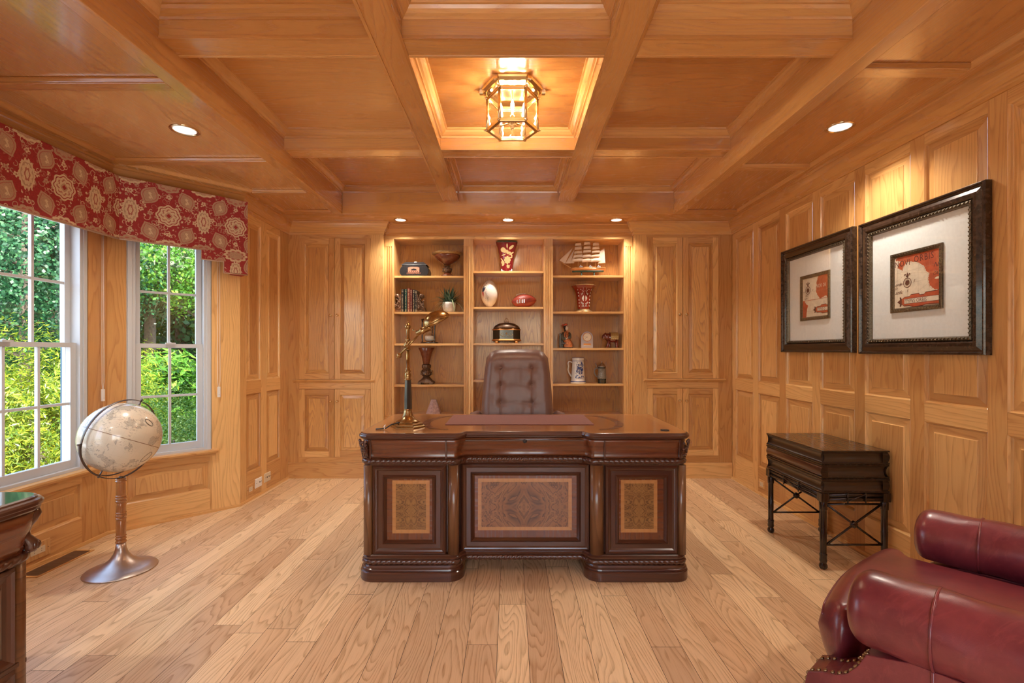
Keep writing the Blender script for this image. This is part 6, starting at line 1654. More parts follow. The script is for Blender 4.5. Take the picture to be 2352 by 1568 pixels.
b.mat('silver'); b.add([tuple(c_(1518 + 24 * cos(a), 770 + 34 * sin(a))) for a in [2 * pi * k / 12 for k in range(12)]], [tuple(range(12))])
rect(1446, 906, 1680, 914, 'ink') ; rect(1700, 838, 1890, 843, 'ink')
b.mat('ink')
for pts in ([(1705, 800), (1730, 790), (1745, 800)], [(1760, 780), (1780, 760), (1790, 785), (1820, 765), (1840, 780), (1865, 745)], [(1325, 800), (1410, 812)], [(1330, 845), (1360, 870), (1370, 850), (1395, 875)]): b.tube([c_(*p) for p in pts], .0011, 4)
b.build('printed_marks', parent=r, recalc=False)

# 10 domed lacquer box
z = sit(2, 1); cx = ox(1163.5)
r = thing('domed_box', (cx, YO, z), 'black domed lacquer box with gold scrolls and wire finial, middle bay behind the chair', 'box')
W2 = 31.5 / K; b = B(); b.mat('stein_dark').lathe([(W2, .040), (W2, .132)], (cx, YO, z), 6, sy=.72, smooth=False); b.build('box_body', parent=r, bevel=.003)
MT['gold_lacquer'] = plain('gold lacquer', (.60, .26, .07), .3, .4)
b = B(); b.mat('gold_lacquer').lathe([(W2 + .010, .026), (W2 + .014, .030), (W2 + .002, .042)], (cx, YO, z), 6, sy=.72, smooth=False); b.mat('stein_dark').lathe([(W2 - .01, .020), (W2 + .010, .026)], (cx, YO, z), 6, sy=.72, smooth=False)
for (a, q) in ((-.7, -.5), (.7, -.5), (-.7, .5), (.7, .5)): b.mat('gold_lacquer').lathe([(.014, 0), (.020, .008), (.014, .020)], (cx + a * W2, YO + q * W2, z), 10)
b.build('footed_base', parent=r)
b = B(); b.mat('gold_lacquer').lathe([(W2 + .012, .130), (W2 + .004, .140), (W2 - .006, .146)], (cx, YO, z), 6, sy=.72, smooth=False)
b.mat('bowl_brown' if False else 'carved_brown').lathe([(W2 - .004, .146), (W2 * .93, .160), (W2 * .80, .180), (W2 * .55, .197), (W2 * .25, .205), (0, .207)], (cx, YO, z), 24, sy=.72); b.mat('brass'); b.tube([(cx - .015, YO, z + .207), (cx - .024, YO, z + .225), (cx - .010, YO, z + .238), (cx, YO, z + .250), (cx + .010, YO, z + .238), (cx + .024, YO, z + .225), (cx + .015, YO, z + .207)], .002, 6)
for k in range(7): b.ball((cx - .024 + .008 * k, YO, z + .208 + .030 * sin(pi * k / 6) + .012), .003, 6, 4)
b.tube([(cx - .014, YO, z + .215), (cx + .014, YO, z + .215)], .002, 6); b.build('domed_lid', parent=r)
b = B(); b.mat('flower_gold'); yf = YO - W2 * .72 * .866 - .001
for s in (-1, 1):
    for (u, r0) in ((.26, .020), (.62, .016)):
        u_ = cx + s * W2 * u; pts = [(u_ + s * r0 * (1 - t / 14) * cos(t * .6), yf, z + .086 + r0 * (1 - t / 14) * sin(t * .6)) for t in range(10)]
        if abs(u_ - cx) < W2 * .45: b.tube(pts, .0020, 4)
    b.tube([(cx + s * .008, yf, z + .075), (cx + s * .03, yf, z + .066), (cx + s * .055, yf, z + .076), (cx + s * .062, yf, z + .090)], .0025, 4)
b.ball((cx, yf, z + .095), (.010, .001, .012), 8, 5); b.build('gold_scrolls', parent=r)

# 11 model ship
z = sit(0, 2); r = thing('model_ship', (ox(1345), YO, z), 'wooden model sailing ship with cream sails, top shelf of the right bay', 'model ship')
sc = 13.21
SX = lambda x: ox(1262 + x / sc); SZ_ = lambda y: H - (540 + y / sc - CY) / K
def S(x, y, dy=0.): return Vector((SX(x), YO + dy, SZ_(y)))
def hullsec(b, x0_, x1_, ytop, ybot, hw, m, taper=.25):
    b.mat(m); n = 16; v = []
    for k in range(n + 1):
        t = k / n; X = x0_ + (x1_ - x0_) * t; wv = hw * min(1, sin(pi * min(1, t * 1.1 + .02)) ** .5 + .0 if t < .5 else (1 - .35 * (t - .5) * 2)); yt = ytop(t); yb = ybot(t)
        for (f_, yy) in ((-1, yt), (-.92, (yt + yb) / 2), (-taper * 2, yb), (taper * 2, yb), (.92, (yt + yb) / 2), (1, yt)): v.append(tuple(S(X, yy, f_ * wv)))
    b.add(v, [(6 * k + e, 6 * k + e + 1, 6 * k + 7 + e, 6 * k + 6 + e) for k in range(n) for e in range(5)] + [(6 * k + 5, 6 * k, 6 * k + 6, 6 * k + 11) for k in range(n)], True)
    b.add(v[:6], [tuple(range(6))]); b.add(v[-6:], [tuple(range(6))])
b = B(); hullsec(b, 610, 1690, lambda t: 1000 - 6 * sin(pi * t) + 8, lambda t: 1080 - (60 * (1 - t * 8) if t < .125 else 0), .034, 'hull_wood')
hullsec(b, 690, 1640, lambda t: 1078, lambda t: 1118 + (10 if t < .1 else 0), .022, 'hull_green'); b.build('hull', parent=r)
b = B(); b.mat('mast')
for yy in (-.034, .034): b.tube([S(800, 996, yy), S(1690, 1000, yy * .8)], .0018, 6)
b.tube([S(600, 1000), S(800, 992, -.03)], .002, 6); b.mat('hull_wood'); b.box(SX(1060), SX(1180), YO - .02, YO + .02, SZ_(1000), SZ_(960)); b.box(SX(1300), SX(1400), YO - .02, YO + .02, SZ_(1000), SZ_(960)); b.build('deck_rail', parent=r)
b = B(); b.mat('silver')
for X in (950, 1240, 1490):
    b.box(SX(X - 50), SX(X + 50), YO - .020, YO - .012, SZ_(1000), SZ_(945)); b.ball(S(X - 10, 925, -.015), .006, 6, 4)
b.mat('ink')
for X in (950, 1240, 1490):
    for k in (-30, 0, 30): b.box(SX(X + k - 6), SX(X + k + 6), YO - .0215, YO - .0195, SZ_(985), SZ_(960))
b.build('deck_boats', parent=r)
b = B(); b.mat('mast')
for (X, yt) in ((868, 215), (1140, 180), (1405, 205)): b.tube([S(X, 1000), S(X, yt)], [.0042, .0022], 8)
b.tube([S(640, 990), S(480, 890), S(275, 775)], [.004, .003, .002], 8)
MA_ = [(868, [(300, 240, 330), (340, 350, 450), (385, 480, 570), (400, 590, 690), (420, 705, 810)]), (1140, [(0, 190, 300), (0, 330, 430), (0, 450, 540), (0, 590, 690), (0, 710, 825)]), (1405, [(0, 225, 330), (0, 345, 440), (0, 470, 550), (0, 590, 680), (0, 700, 820)])]
for X, sl in MA_:
    for i, (_, ya, yb) in enumerate(sl): hw_ = 95 + 14 * i; b.tube([S(X - hw_ + 0, ya + 28, -.03), S(X + hw_, ya - 14, -.0)], .0015, 6); b.ball(S(X + hw_, ya - 14, 0), .0028, 6, 4)
b.tube([S(1460, 860), S(1700, 838)], .002, 6); b.tube([S(1510, 480), S(1665, 385)], .002, 6); b.build('masts_and_spars', parent=r)
def sail(c4, bl, X=None):
    b = B(); b.mat('sail'); A, Bc, C, D = [Vector(c) for c in c4]
    def fn(u, v):
        p = A * (1 - u) * (1 - v) + Bc * u * (1 - v) + C * u * v + D * (1 - u) * v; s = sin(pi * v) * (.35 + .65 * sin(pi * u)); return p + Vector((-bl * .3 * s, -bl * s, 0))
    b.grid(fn, 10, 8); b.build('sail', parent=r, recalc=False)
for X, sl in MA_:
    for i, (_, ya, yb) in enumerate(sl):
        hw_ = 90 + 14 * i; hb = hw_ + 12
        sail((S(X - hw_, ya + 28, -.028), S(X + hw_, ya - 12, -.002), S(X + hb, yb - 18, -.002), S(X - hb, yb + 14, -.028)), .018)
for q in (((700, 400), (300, 765), (470, 862)), ((760, 430), (480, 858), (640, 858)), ((820, 470), (620, 852), (745, 855))):
    a_, b_, c_2 = q; sail((S(*a_), S(*a_), S(c_2[0], c_2[1], -.006), S(b_[0], b_[1], -.004)), .010)
sail((S(1530, 490), S(1668, 400), S(1695, 845), S(1480, 850)), .010)
b = B(); b.mat('rig')
for (p, q) in (((275, 775), (880, 150)), ((480, 890), (430, 1020)), ((868, 215), (640, 990)), ((1140, 180), (900, 985)), ((1405, 205), (1180, 985)), ((1665, 385), (1700, 990))): b.tube([S(*p), S(*q)], .0007, 4)
b.build('rigging', parent=r)
b = B(); b.mat('hull_green')
for X in (970, 1355): b.lathe([(.010, 0), (.008, .004), (.006, .012), (.008, SZ_(1110) - z)], (SX(X), YO, z), 10)
b.box(SX(930), SX(1400), YO - .018, YO + .018, z, z + .003); b.build('display_stand', parent=r)

# 12 rust-red trumpet vase with silver scrolls
z = sit(1, 2); cx = ox(1340.5)
r = thing('scroll_vase', (cx, YO, z), 'rust-red flared vase with silver scrollwork, second shelf of the right bay', 'vase')
vpz = [(.056, .028), (.060, .034), (.066, .10), (.070, .15), (.078, .195), (.096, .235), (.122, .262)]
b = B(); b.mat('vase_rust').lathe(vpz + [(.120, .262), (.092, .232), (.06, .14), (0, .05)], (cx, YO, z), 8, smooth=False); b.build('vase_body', parent=r, bevel=.001)
b = B(); b.mat('gilt').lathe([(.090, 0), (.090, .005), (.075, .014), (.060, .022), (.056, .030)], (cx, YO, z), 36); b.lathe([(.122, .260), (.126, .263), (.122, .266), (.118, .263)], (cx, YO, z), 8, smooth=False, cap=False); b.build('gilt_foot', parent=r)
def vr(zz):
    for (a, z0_), (c, z1_) in zip(vpz, vpz[1:]):
        if z0_ <= zz <= z1_: return a + (c - a) * (zz - z0_) / (z1_ - z0_)
    return vpz[-1][0]
b = B(); b.mat('silver_leaf')
def vq(u, zz): R_ = vr(zz); return Vector((cx + u, YO - R_ * .93 - .002 + 0.10 * abs(u), z + zz))
for s in (-1, 1):
    for (u0, z0_, r0, d) in ((.016, .205, .011, 1), (.026, .180, .009, -1), (.016, .060, .011, -1), (.027, .088, .009, 1), (.012, .080, .006, 1), (.012, .228, .008, 1), (.040, .22, .006, -1)):
        b.tube([vq(s * (u0 + r0 * (1 - t / 16) * cos(t * .62)), z0_ + d * r0 * (1 - t / 16) * sin(t * .62)) for t in range(11)], .0018, 4)
    b.tube([vq(s * .002, .050), vq(s * .014, .068), vq(s * .030, .10)], .0018, 4); b.tube([vq(s * .002, .19), vq(s * .014, .20), vq(s * .030, .165)], .0018, 4)
    for zz in (.06, .09, .12, .16, .19, .22): b.ball((cx + s * (vr(zz) * .72 + .002), YO - vr(zz) * .62 - .0, z + zz), (.007, .004, .009), 6, 4)
n = 20; b.add([tuple(vq(.024 * cos(2 * pi * k / n) * (1 + .08 * cos(12 * pi * k / n)), .135 + .030 * sin(2 * pi * k / n))) for k in range(n)], [tuple(range(n))]); b.mat('vase_rust')
for k in range(8): a = 2 * pi * k / 8; b.ball(tuple(vq(.014 * cos(a), .135 + .017 * sin(a))), (.003, .0015, .003), 5, 3)
b.build('silver_scrolls', parent=r, recalc=False)

# 13 seated lady figurine
z = sit(2, 2); sc2 = 9.8
Q = lambda x, y, dy=0.: Vector((ox(1262 + x / sc2), YO + dy, H - (730 + y / sc2 - CY) / K))
r = thing('lady_figurine', (ox(1301), YO, z), 'porcelain figurine of a seated lady in an ornate robe, third shelf of the right bay', 'figurine')
b = B(); b.mat('espresso').board('z', .2); p0, p1 = Q(225, 350), Q(290, 660); b.box(p0.x, p0.x + .016, YO - .03, YO + .05, z, p0.z); b.box(p0.x, Q(330, 0).x, YO + .03, YO + .045, z, p0.z - .01); b.box(Q(240, 0).x, Q(520, 0).x, YO - .045, YO + .04, z, z + .006); b.box(Q(240, 0).x, Q(360, 0).x, YO - .04, YO + .04, z + .04, z + .055); b.build('chair', parent=r, bevel=.002)
b = B(); b.mat('robe_orange'); n = 20
def body(u, v):   # one continuous draped body from hem to neck
    keys = [(655, 415, 105, .050), (600, 415, 100, .050), (540, 410, 92, .050), (490, 385, 92, .046), (450, 372, 80, .040), (400, 368, 78, .036), (350, 372, 76, .032), (320, 378, 62, .026), (300, 382, 30, .014), (285, 384, 16, .009)]
    t = v * (len(keys) - 1); i = min(len(keys) - 2, int(t)); f_ = t - i; q = [a + (c - a) * f_ for a, c in zip(keys[i], keys[i + 1])]
    a = 2 * pi * u; fold = 1 + .05 * sin(7 * a + v * 9) * (1 - v); c = Q(q[1], q[0]); hx = q[2] / sc2 / K
    return (c.x + hx * fold * cos(a), YO - .005 * (1 - v) + q[3] * fold * sin(a), max(z + .006, c.z))
b.grid(body, 40, 36, closeu=True); fb_ = b.build('robe', parent=r)
b = B(); b.mat('robe_dark')
b.tube([Q(310, 330, -.012), Q(285, 400, -.022), Q(300, 470, -.034), Q(360, 470, -.045)], [.012, .017, .020, .012], 10); b.tube([Q(440, 335, -.012), Q(455, 380, -.024), Q(450, 440, -.036), Q(400, 450, -.048)], [.011, .014, .017, .010], 10); b.build('sleeves', parent=r)
b = B(); b.mat('robe_orange').tube([Q(378, 320, -.028), Q(380, 420, -.042), Q(400, 480, -.05)], [.010, .010, .006], 8); b.mat('navy').tube([Q(360, 350, -.036), Q(352, 420, -.044)], .004, 6); b.build('sash', parent=r)
b = B(); b.mat('skin_porcelain'); b.ball(Q(385, 225), (.018, .020, .024), 16, 12); b.tube([Q(384, 290), Q(384, 250)], .008, 8)
b.ball(Q(400, 232, -.019), (.0025, .0035, .004), 6, 4); b.mat('ink'); b.ball(Q(388, 217, -.018), (.003, .001, .001), 6, 4); b.ball(Q(408, 217, -.016), (.003, .001, .001), 6, 4); b.mat('logo_red'); b.ball(Q(400, 245, -.018), (.003, .001, .0012), 6, 4); b.build('head', parent=r)
for (x, y) in ((362, 462), (398, 452)):
    b = B(); b.mat('skin_porcelain'); c = Q(x, y, -.052); b.ball(c, (.0055, .004, .006), 8, 6)
    for k in range(4): b.tube([c + Vector((-.0035 + .0022 * k, -.001, -.003)), c + Vector((-.0035 + .0024 * k, -.003, -.011 + .001 * abs(k - 1.5)))], .0012, 5)
    b.tube([c + Vector((.005, 0, 0)), c + Vector((.008, -.002, -.006))], .0013, 5); b.build('hand', parent=r)
b = B(); b.mat('hair_black'); b.ball(Q(362, 205, .006), (.020, .022, .025), 14, 10); b.ball(Q(352, 165, .004), (.016, .014, .014), 12, 8); b.ball(Q(350, 262, .010), (.008, .010, .022), 8, 6); b.build('hair', parent=r)
b = B(); b.mat('coral'); b.ball(Q(365, 148, -.008), (.017, .012, .010), 10, 6); b.ball(Q(340, 165, -.01), .006, 8, 5); b.ball(Q(395, 140, -.004), .006, 8, 5); b.tube([Q(340, 165), Q(300, 150)], .002, 5); b.ball(Q(300, 148), .007, 8, 5); b.ball(Q(310, 172), .006, 8, 5); b.build('headdress', parent=r)

# 14 small arched clock
cx = ox(1262 + 838 / sc2); wc = 133 / sc2 / K
r = thing('arched_clock', (cx, YO - .02, z), 'small arched glass desk clock with a cream dial, third shelf of the right bay', 'clock')
zt_ = Q(0, 305).z; zc = zt_ - wc; pts = [(cx - wc, z)] + [(cx - wc * cos(pi * k / 20), zc + wc * sin(pi * k / 20)) for k in range(21)] + [(cx + wc, z)]
b = B(); b.mat('lilac_glass').prism(pts, 1, YO - .035, YO - .005); b.build('clock_body', parent=r, bevel=.004)
b = B(); b.mat('gold_lacquer'); zc = Q(0, 432).z; rr_ = 98 / sc2 / K; b.lathe([(rr_, 0), (rr_, .004), (rr_ * .93, .006), (rr_ * .88, .004)], (cx, YO - .0345, zc), 32, ax=(0, -1, 0), cap=False); b.build('bezel', parent=r)
b = B(); b.mat('clock_face'); disc(b, cx, zc, rr_ * .90, YO - .0365, 32); fo = b.build('dial', parent=r, recalc=False)
b = B(); b.mat('ink'); stroke(b, [(cx + .002, zc + .002), (cx - .022, zc - .014)], .0022, YO - .0375); stroke(b, [(cx + .004, zc), (cx - .030, zc + .003)], .0014, YO - .0378); disc(b, cx, zc, .003, YO - .038, 10)
for k in range(12): a = 2 * pi * k / 12; stroke(b, [(cx + rr_ * .70 * cos(a), zc + rr_ * .70 * sin(a)), (cx + rr_ * .80 * cos(a), zc + rr_ * .80 * sin(a))], .0012, YO - .0372)
b.build('hands_and_marks', parent=fo, recalc=False)
b = B(); b.mat('gold_lacquer'); zz0, zz1 = Q(0, 620).z, Q(0, 575).z; b.box(cx - wc * .62, cx + wc * .62, YO - .037, YO - .035, zz0, zz1); b.mat('silver'); b.box(cx - wc * .66, cx + wc * .66, YO - .038, YO - .035, zz0 - .003, zz0 + .003); b.build('name_plate', parent=r)

# 15 elephant
r = thing('elephant_figurine', (ox(1402), YO, z), 'dark red lacquered elephant figurine with a gold saddle cloth, third shelf of the right bay', 'figurine')
b = B(); b.mat('ele_brown')
b.tube([Q(1530, 470), Q(1500, 455), Q(1440, 450), Q(1370, 440), Q(1310, 430), Q(1280, 415), Q(1250, 410), Q(1205, 425), Q(1182, 420)], [.020, .040, .044, .042, .038, .030, .030, .020, .010], 20, flat=1.05)
b.tube([Q(1262, 380), Q(1264, 330)], [.010, .005], 8)
for (x, x2, dy) in ((1330, 1290, -.022), (1330, 1375, .022), (1500, 1505, -.022), (1490, 1545, .022)): b.tube([Q(x, 500, dy), Q((x + x2) / 2, 580, dy), Q(x2, 650, dy), Q(x2, 664, dy)], [.017, .014, .012, .014], 12)
b.tube([Q(1535, 430), Q(1548, 480), Q(1545, 540)], [.006, .004, .003], 6)
b.build('body', parent=r)
for dy in (-.034, .034):
    b = B(); b.mat('ele_brown'); b.ball(Q(1300, 425, dy), (.022, .006, .026), 14, 8, ax=(0, 0, 1)); b.build('ear', parent=r)
    b = B(); b.mat('ball_white'); b.tube([Q(1240, 440, dy * .5), Q(1215, 455, dy * .6), Q(1195, 445, dy * .6)], [.004, .003, .001], 6); b.build('tusk', parent=r)
b = B(); b.mat('ele_gold')
def cloth(u, v): a = -1.9 + 3.8 * u; c = Q(1362 + 170 * v, 440); return (c.x, YO + .052 * sin(a), c.z + .052 * cos(a) * (1.0 if abs(a) < 1.2 else 1.25))
b.grid(cloth, 18, 8); b.mat('ele_brown').tube([Q(1340, 352), Q(1500, 378)], .014, 10); b.mat('ball_white')
for X in (1385, 1425, 1470, 1510): b.ball(Q(X, 470, -.052), .0035, 6, 4); b.ball(Q(X, 420, -.050), .003, 6, 4)
b.build('saddle_cloth', parent=r)

# 16 blue and white stein
z = sit(3, 2); cx = ox(1262 + 645 / sc2)
r = thing('blue_white_stein', (cx, YO, z), 'tall white ceramic mug painted with blue flowers, fourth shelf of the right bay', 'beer mug')
zq = lambda y: H - (730 + y / sc2 - CY) / K - z
sp = [(.076, .0), (.078, .004), (.078, .018), (.072, .030), (.070, .036), (.068, .07), (.062, .15), (.058, zq(990)), (.058, zq(960)), (.060, zq(930)), (.060, zq(900)), (.057, zq(893)), (.052, zq(893)), (.050, zq(960)), (.05, .03), (0, .028)]
b = B(); b.mat('ceramic_white').lathe(sp, (cx, YO, z), 44); b.build('mug_body', parent=r)
b = B(); b.mat('blue_glaze')
for zz, R_ in ((zq(965), .0585), (zq(1418), .0775), (zq(1426), .0775), (zq(897), .0590)): b.lathe([(R_ + .0006, -.002), (R_ + .0010, 0), (R_ + .0006, .002)], (cx, YO, z + zz), 40, cap=False)
rq = random.Random(31)
for k in range(95):
    zz = rq.uniform(.045, .205); a = rq.uniform(-2.05, -.85); R_ = .0715 - .060 * zz; r_ = rq.uniform(.0018, .0058); n_ = Vector((cos(a), sin(a), 0)); c0_ = Vector((cx, YO, z + zz)) + n_ * (R_ + .0004)
    if rq.random() < .28:
        for q in range(6): aa = 2 * pi * q / 6; t_ = Vector((-n_.y, n_.x, 0)); b.ball(c0_ + t_ * (.007 * cos(aa)) + up3 * (.007 * sin(aa)), (.0032, .0012, .0032), 6, 4, ax=(0, 0, 1))
    else: b.ball(c0_, (r_, r_ * .4, r_ * 1.2), 6, 4)
tag(b.build('blue_flowers', parent=r), None)
b = B(); b.mat('ceramic_white'); b.tube([(cx - .058, YO, z + .205), (cx - .075, YO, z + .214), (cx - .092, YO, z + .216), (cx - .099, YO, z + .200), (cx - .094, YO, z + .165), (cx - .100, YO, z + .135), (cx - .092, YO, z + .105), (cx - .072, YO, z + .072), (cx - .060, YO, z + .056)], [.007, .006, .007, .007, .006, .007, .008, .007, .006], 10); b.build('handle', parent=r)

# 17 small lidded stein
cx = ox(1262 + 1180 / sc2)
r = thing('lidded_stein', (cx, YO, z), 'small dark grey relief stein with a pewter lid, fourth shelf of the right bay', 'beer mug')
b = B(); b.mat('stein_dark').lathe([(.040, 0), (.042, .006), (.040, .030), (.043, .036), (.040, .044)], (cx, YO, z), 28); b.mat('stein_grey').lathe([(.044, .044), (.045, .060), (.040, .10), (.036, .148)], (cx, YO, z), 40, rib=lambda th, zz: 1 + .025 * sin(9 * th) * sin(zz * 160)); b.mat('stein_dark').lathe([(.036, .148), (.037, .156), (.036, .160)], (cx, YO, z), 28); b.build('mug_body', parent=r)
b = B(); b.mat('pewter').lathe([(.038, .160), (.040, .163), (.036, .170), (.026, .182), (.016, .190), (.012, .200), (.006, .204), (.004, .210), (.006, .213), (0, .216)], (cx, YO, z), 28); b.tube([(cx - .036, YO, z + .160), (cx - .050, YO, z + .152), (cx - .054, YO, z + .175), (cx - .066, YO, z + .196)], .003, 6); b.build('pewter_lid', parent=r)
b = B(); b.mat('stein_grey').tube([(cx - .038, YO, z + .142), (cx - .060, YO, z + .150), (cx - .074, YO, z + .128), (cx - .074, YO, z + .100), (cx - .060, YO, z + .074), (cx - .043, YO, z + .060)], .0065, 10); b.build('handle', parent=r)

# ------------------------------------------------------------------ garden outside the bay
MT['grass'] = plain('garden ground', (.13, .10, .05), .9, noise=.5, nscale=2.)
MT['leaf_yew'] = leafmat('golden yew leaves', (.045, .12, .008), (.20, .27, .016), (.44, .44, .03))
MT['leaf_lime'] = leafmat('lime maple leaves', (.03, .12, .010), (.09, .24, .025), (.24, .40, .05))
MT['leaf_forest'] = leafmat('forest leaves', (.008, .038, .016), (.024, .11, .04), (.12, .30, .11))
MT['leaf_box'] = leafmat('box hedge leaves', (.03, .10, .012), (.11, .22, .028), (.28, .38, .08))
MT['leaf_pine'] = leafmat('pine needles', (.10, .16, .08), (.25, .33, .18), (.42, .50, .30))
MT['bark'] = plain('tree bark', (.11, .085, .06), .9, noise=.4, nscale=20)
MT['shutter_blue'] = plain('slate blue trim', (.035, .115, .19), .4)
MT['white_siding'] = plain('white siding', (.75, .76, .78), .6)
GZ = -.45
b = B(); b.mat('grass'); b.grid(lambda u, v: (-30 + 27.1 * u, -6 + 46 * v, GZ + .5 * sin(u * 9) * sin(v * 7) * .12), 20, 24); o = b.build('garden_ground'); tag(o, kind='structure')
def leaves(b, rnd, c, rad, n, size, elong=1.6, shell=.55, zmin=None, clump=None):
    C = Vector(c)
    cl = [(Vector((rnd.gauss(0, 1), rnd.gauss(0, 1), rnd.gauss(0, 1))).normalized(), rnd.uniform(.18, .42)) for _ in range(clump or 0)]
    for k in range(n):
        d = Vector((rnd.gauss(0, 1), rnd.gauss(0, 1), rnd.gauss(0, 1))).normalized(); q = shell + (1 - shell) * rnd.random() ** .5
        if cl:
            cd, cr_ = rnd.choice(cl); d = (cd * (1.0 - cr_ * .3) + d * cr_); q = rnd.uniform(.75, 1.12)
            p = C + Vector((d.x * rad[0], d.y * rad[1], d.z * rad[2])) * q
        else: p = C + Vector((d.x * rad[0], d.y * rad[1], d.z * rad[2])) * q
        if zmin is not None and p.z < zmin: continue
        nr = (d + Vector((rnd.uniform(-1, 1), rnd.uniform(-1, 1), rnd.uniform(-.6, 1.2))) * .9).normalized(); t = nr.orthogonal().normalized(); a = rnd.uniform(0, 6.28); u = t * cos(a) + nr.cross(t) * sin(a); w = nr.cross(u); s = size * rnd.uniform(.6, 1.3)
        i0 = len(b.v); b.v += [p - u * s * elong * .5, p - w * s * .4, p + u * s * elong * .5, p + w * s * .4]
        b.f.append([i0, i0 + 1, i0 + 2, i0 + 3]); b.mi.append(b.cur); b.tn.append(min(1, max(0, rnd.gauss(.5, .26)))); b.sm.append(False); b.uv += [(0, 0)] * 4
def shrub(name, c, rad, n, size, mat, label, cat, elong=1.6, seed=1, stem=True, clump=None, group=None):
    rnd = random.Random(seed); r = thing(name, (c[0], c[1], GZ), label, cat, group)
    b = B(); b.mat(mat); leaves(b, rnd, c, rad, n, size, elong, zmin=GZ, clump=clump); tag(b.build('foliage', parent=r, recalc=False), kind='stuff')
    if stem:
        b = B(); b.mat('bark')
        for k in range(7):
            a = rnd.uniform(0, 6.28); b.tube([(c[0], c[1], GZ), (c[0] + .2 * cos(a), c[1] + .2 * sin(a), (GZ + c[2]) / 2), (c[0] + rad[0] * .7 * cos(a), c[1] + rad[1] * .7 * sin(a), c[2] + rad[2] * .4)], [.04, .03, .012], 6)
        b.build('stems', parent=r)
    return r
shrub('yew_bush', (-5.25, 5.55, .35), (1.05, .9, .98), 42000, .018, 'leaf_yew', 'golden yellow-green yew bush close outside the large bay window', 'bush', 3.4, 1, clump=70)
shrub('yew_bush', (-6.6, 5.6, .15), (1.1, .9, .98), 32000, .019, 'leaf_yew', 'lower golden yew bush at the left edge outside the large bay window', 'bush', 3.4, 2, clump=60)
shrub('box_hedge', (-3.55, 5.2, .08), (1.15, .7, .66), 30000, .019, 'leaf_box', 'clipped bright green hedge low outside the narrow bay window', 'hedge', 1.5, 3, clump=60)
shrub('rhododendron', (-5.45, 7.2, .35), (.95, .8, .75), 7000, .062, 'leaf_lime', 'broad-leaved green shrub beyond the hedge, left of the dirt path', 'bush', 2.4, 4, clump=30)
shrub('young_shrub', (-5.05, 8.4, .4), (.55, .5, .65), 3200, .062, 'leaf_lime', 'small lime green shrub at the right of the path through the trees', 'bush', 1.8, 5, clump=14)
def tree(name, base, h, cr_c, cr_r, n, size, mat, label, elong=1.4, seed=1, tr=.12, clump=60, lean=0.):
    rnd = random.Random(seed); r = thing(name, (base[0], base[1], GZ), label, 'tree')
    b = B(); b.mat('bark'); b.tube([(base[0], base[1], GZ), (base[0] + lean * .5, base[1], GZ + h * .5), (base[0] + lean, base[1], GZ + h)], [tr, tr * .8, tr * .4], 10)
    for k in range(14):
        zz = rnd.uniform(.3, .95) * h; a = rnd.uniform(0, 6.28); L = rnd.uniform(.5, 1.) * cr_r[0]; b.tube([(base[0], base[1], GZ + zz), (base[0] + L * .5 * cos(a), base[1] + L * .5 * sin(a), GZ + zz + .2), (base[0] + L * cos(a), base[1] + L * sin(a), GZ + zz + .35)], [tr * .3, tr * .2, .01], 6)
    b.build('trunk', parent=r)
    b = B(); b.mat(mat); leaves(b, rnd, cr_c, cr_r, n, size, elong, zmin=GZ + .3, clump=clump); tag(b.build('foliage', parent=r, recalc=False), kind='stuff')
tree('maple_tree', (-8.6, 8.6), 5, (-8.4, 8.4, 3.1), (2.0, 1.6, 1.9), 26000, .052, 'leaf_forest', 'large-leaved tree shading the upper panes of the large bay window', 1.2, 11, clump=90)
tree('maple_tree', (-10.6, 9.6), 6, (-10.6, 9.4, 2.6), (2.2, 1.8, 2.6), 20000, .062, 'leaf_forest', 'dark green tree at the far left beyond the yew bushes', 1.2, 12, clump=90)
tree('lime_maple', (-6.1, 9.6), 6, (-6.3, 9.2, 3.3), (1.25, 1.2, 1.25), 16000, .052, 'leaf_lime', 'bright lime-leaved tree high in the narrow bay window', 1.2, 13, clump=50)
tree('pine_tree', (-7.9, 10.6), 7, (-7.9, 10.4, 3.0), (1.4, 1.0, .8), 7000, .10, 'leaf_pine', 'pale needled pine behind the lime-leaved tree', 5., 14, clump=40)
for i, (x, y) in enumerate(((-9.6, 13.), (-8.4, 12.4), (-10.9, 14.), (-12.8, 13.5), (-7.3, 13.6), (-14.5, 14.5))):
    tree('forest_tree', (x, y), 7.5, (x, y, 3.4 + .3 * (i % 2)), (1.6, 1.2, 3.0), 9000, .11, 'leaf_forest' if i % 2 else 'leaf_lime', 'dark-trunked woodland tree, %s of the row at the back of the garden' % ['third', 'second', 'fourth', 'fifth', 'first', 'last'][i], 1.3, 20 + i, .15, 60, lean=.15 * (i - 2))
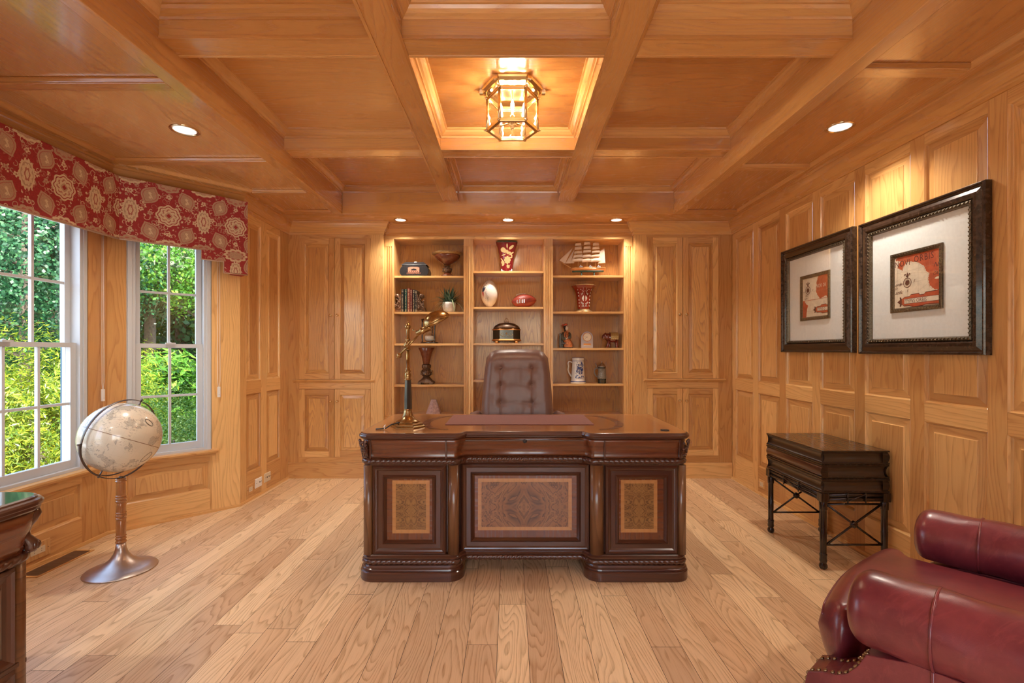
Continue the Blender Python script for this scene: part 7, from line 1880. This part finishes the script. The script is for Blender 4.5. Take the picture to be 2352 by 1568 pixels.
shrub('undergrowth_bush', (-9.2, 12.2, .3), (3.0, 1.0, .8), 5200, .12, 'leaf_forest', 'dark undergrowth between the woodland trunks', 'bush', 1.5, 41, stem=False, clump=60)
shrub('undergrowth_bush', (-14., 12.6, .5), (3.0, 1.0, 1.1), 5200, .12, 'leaf_forest', 'dark undergrowth at the far left of the garden', 'bush', 1.5, 42, stem=False, clump=60)
for i, (x, y, rz_) in enumerate(((-12., 17.5, 4.6), (-17., 17.5, 5.), (-8.5, 18.5, 3.4))):
    shrub('distant_trees', (x, y, 1.8), (3.6, 1.5, rz_), 7000, .24, 'leaf_forest', ['dense distant foliage behind the middle of the woodland', 'dense distant foliage behind the far left woodland', 'dense distant foliage behind the right of the woodland'][i], 'tree', 1.4, 51 + i, stem=False, clump=90)
# neighbouring white house glimpsed through the trunks
r = thing('white_house', (-10.5, 22, GZ), 'white sided house glimpsed far behind the woodland trunks', 'building')
b = B(); b.mat('white_siding'); b.box(-15, -9, 22, 26, GZ, 3.6)
b.build('house_wall', parent=r); b = B(); b.mat('stein_dark'); b.prism([(-15.4, 3.6), (-8.6, 3.6), (-12, 5.4)], 1, 21.8, 26); b.build('roof', parent=r)
b = B(); b.mat('shutter_blue'); 
for k in range(6): y = 3.085 + .02 * k; b.box(-2.872 + (.004 if k % 2 else 0), -2.815, y, y + .02, -.3, 2.3)
o = b.build('corner_post'); tag(o, 'slate blue fluted exterior post just outside the large bay window', 'exterior trim')

MT['bounce_paving'] = plain('pale patio stone', (.80, .78, .74), .8, noise=.08, nscale=3.)  # pale stone of the unseen slabs that bounce daylight
b = B(); b.mat('bounce_paving'); b.box(-5, 5, -9, YF - .125, -.12, -.02); struct(b, 'bounce_paving')  # unseen slab behind the camera, added to bounce sunlight indoors
b = B(); b.mat('white_siding'); b.box(-4, 4, YF - 1.0, YF - .13, 2.5, 2.6); struct(b, 'sun_block_eave')  # unseen overhang added to limit direct sun through the front windows
r = B(); r.mat('bounce_paving'); r.box(-9.5, -2.82, -6, 4.45, -.48, -.40); struct(r, 'bounce_walk')  # unseen pale slab added to reflect daylight onto the bay ceiling
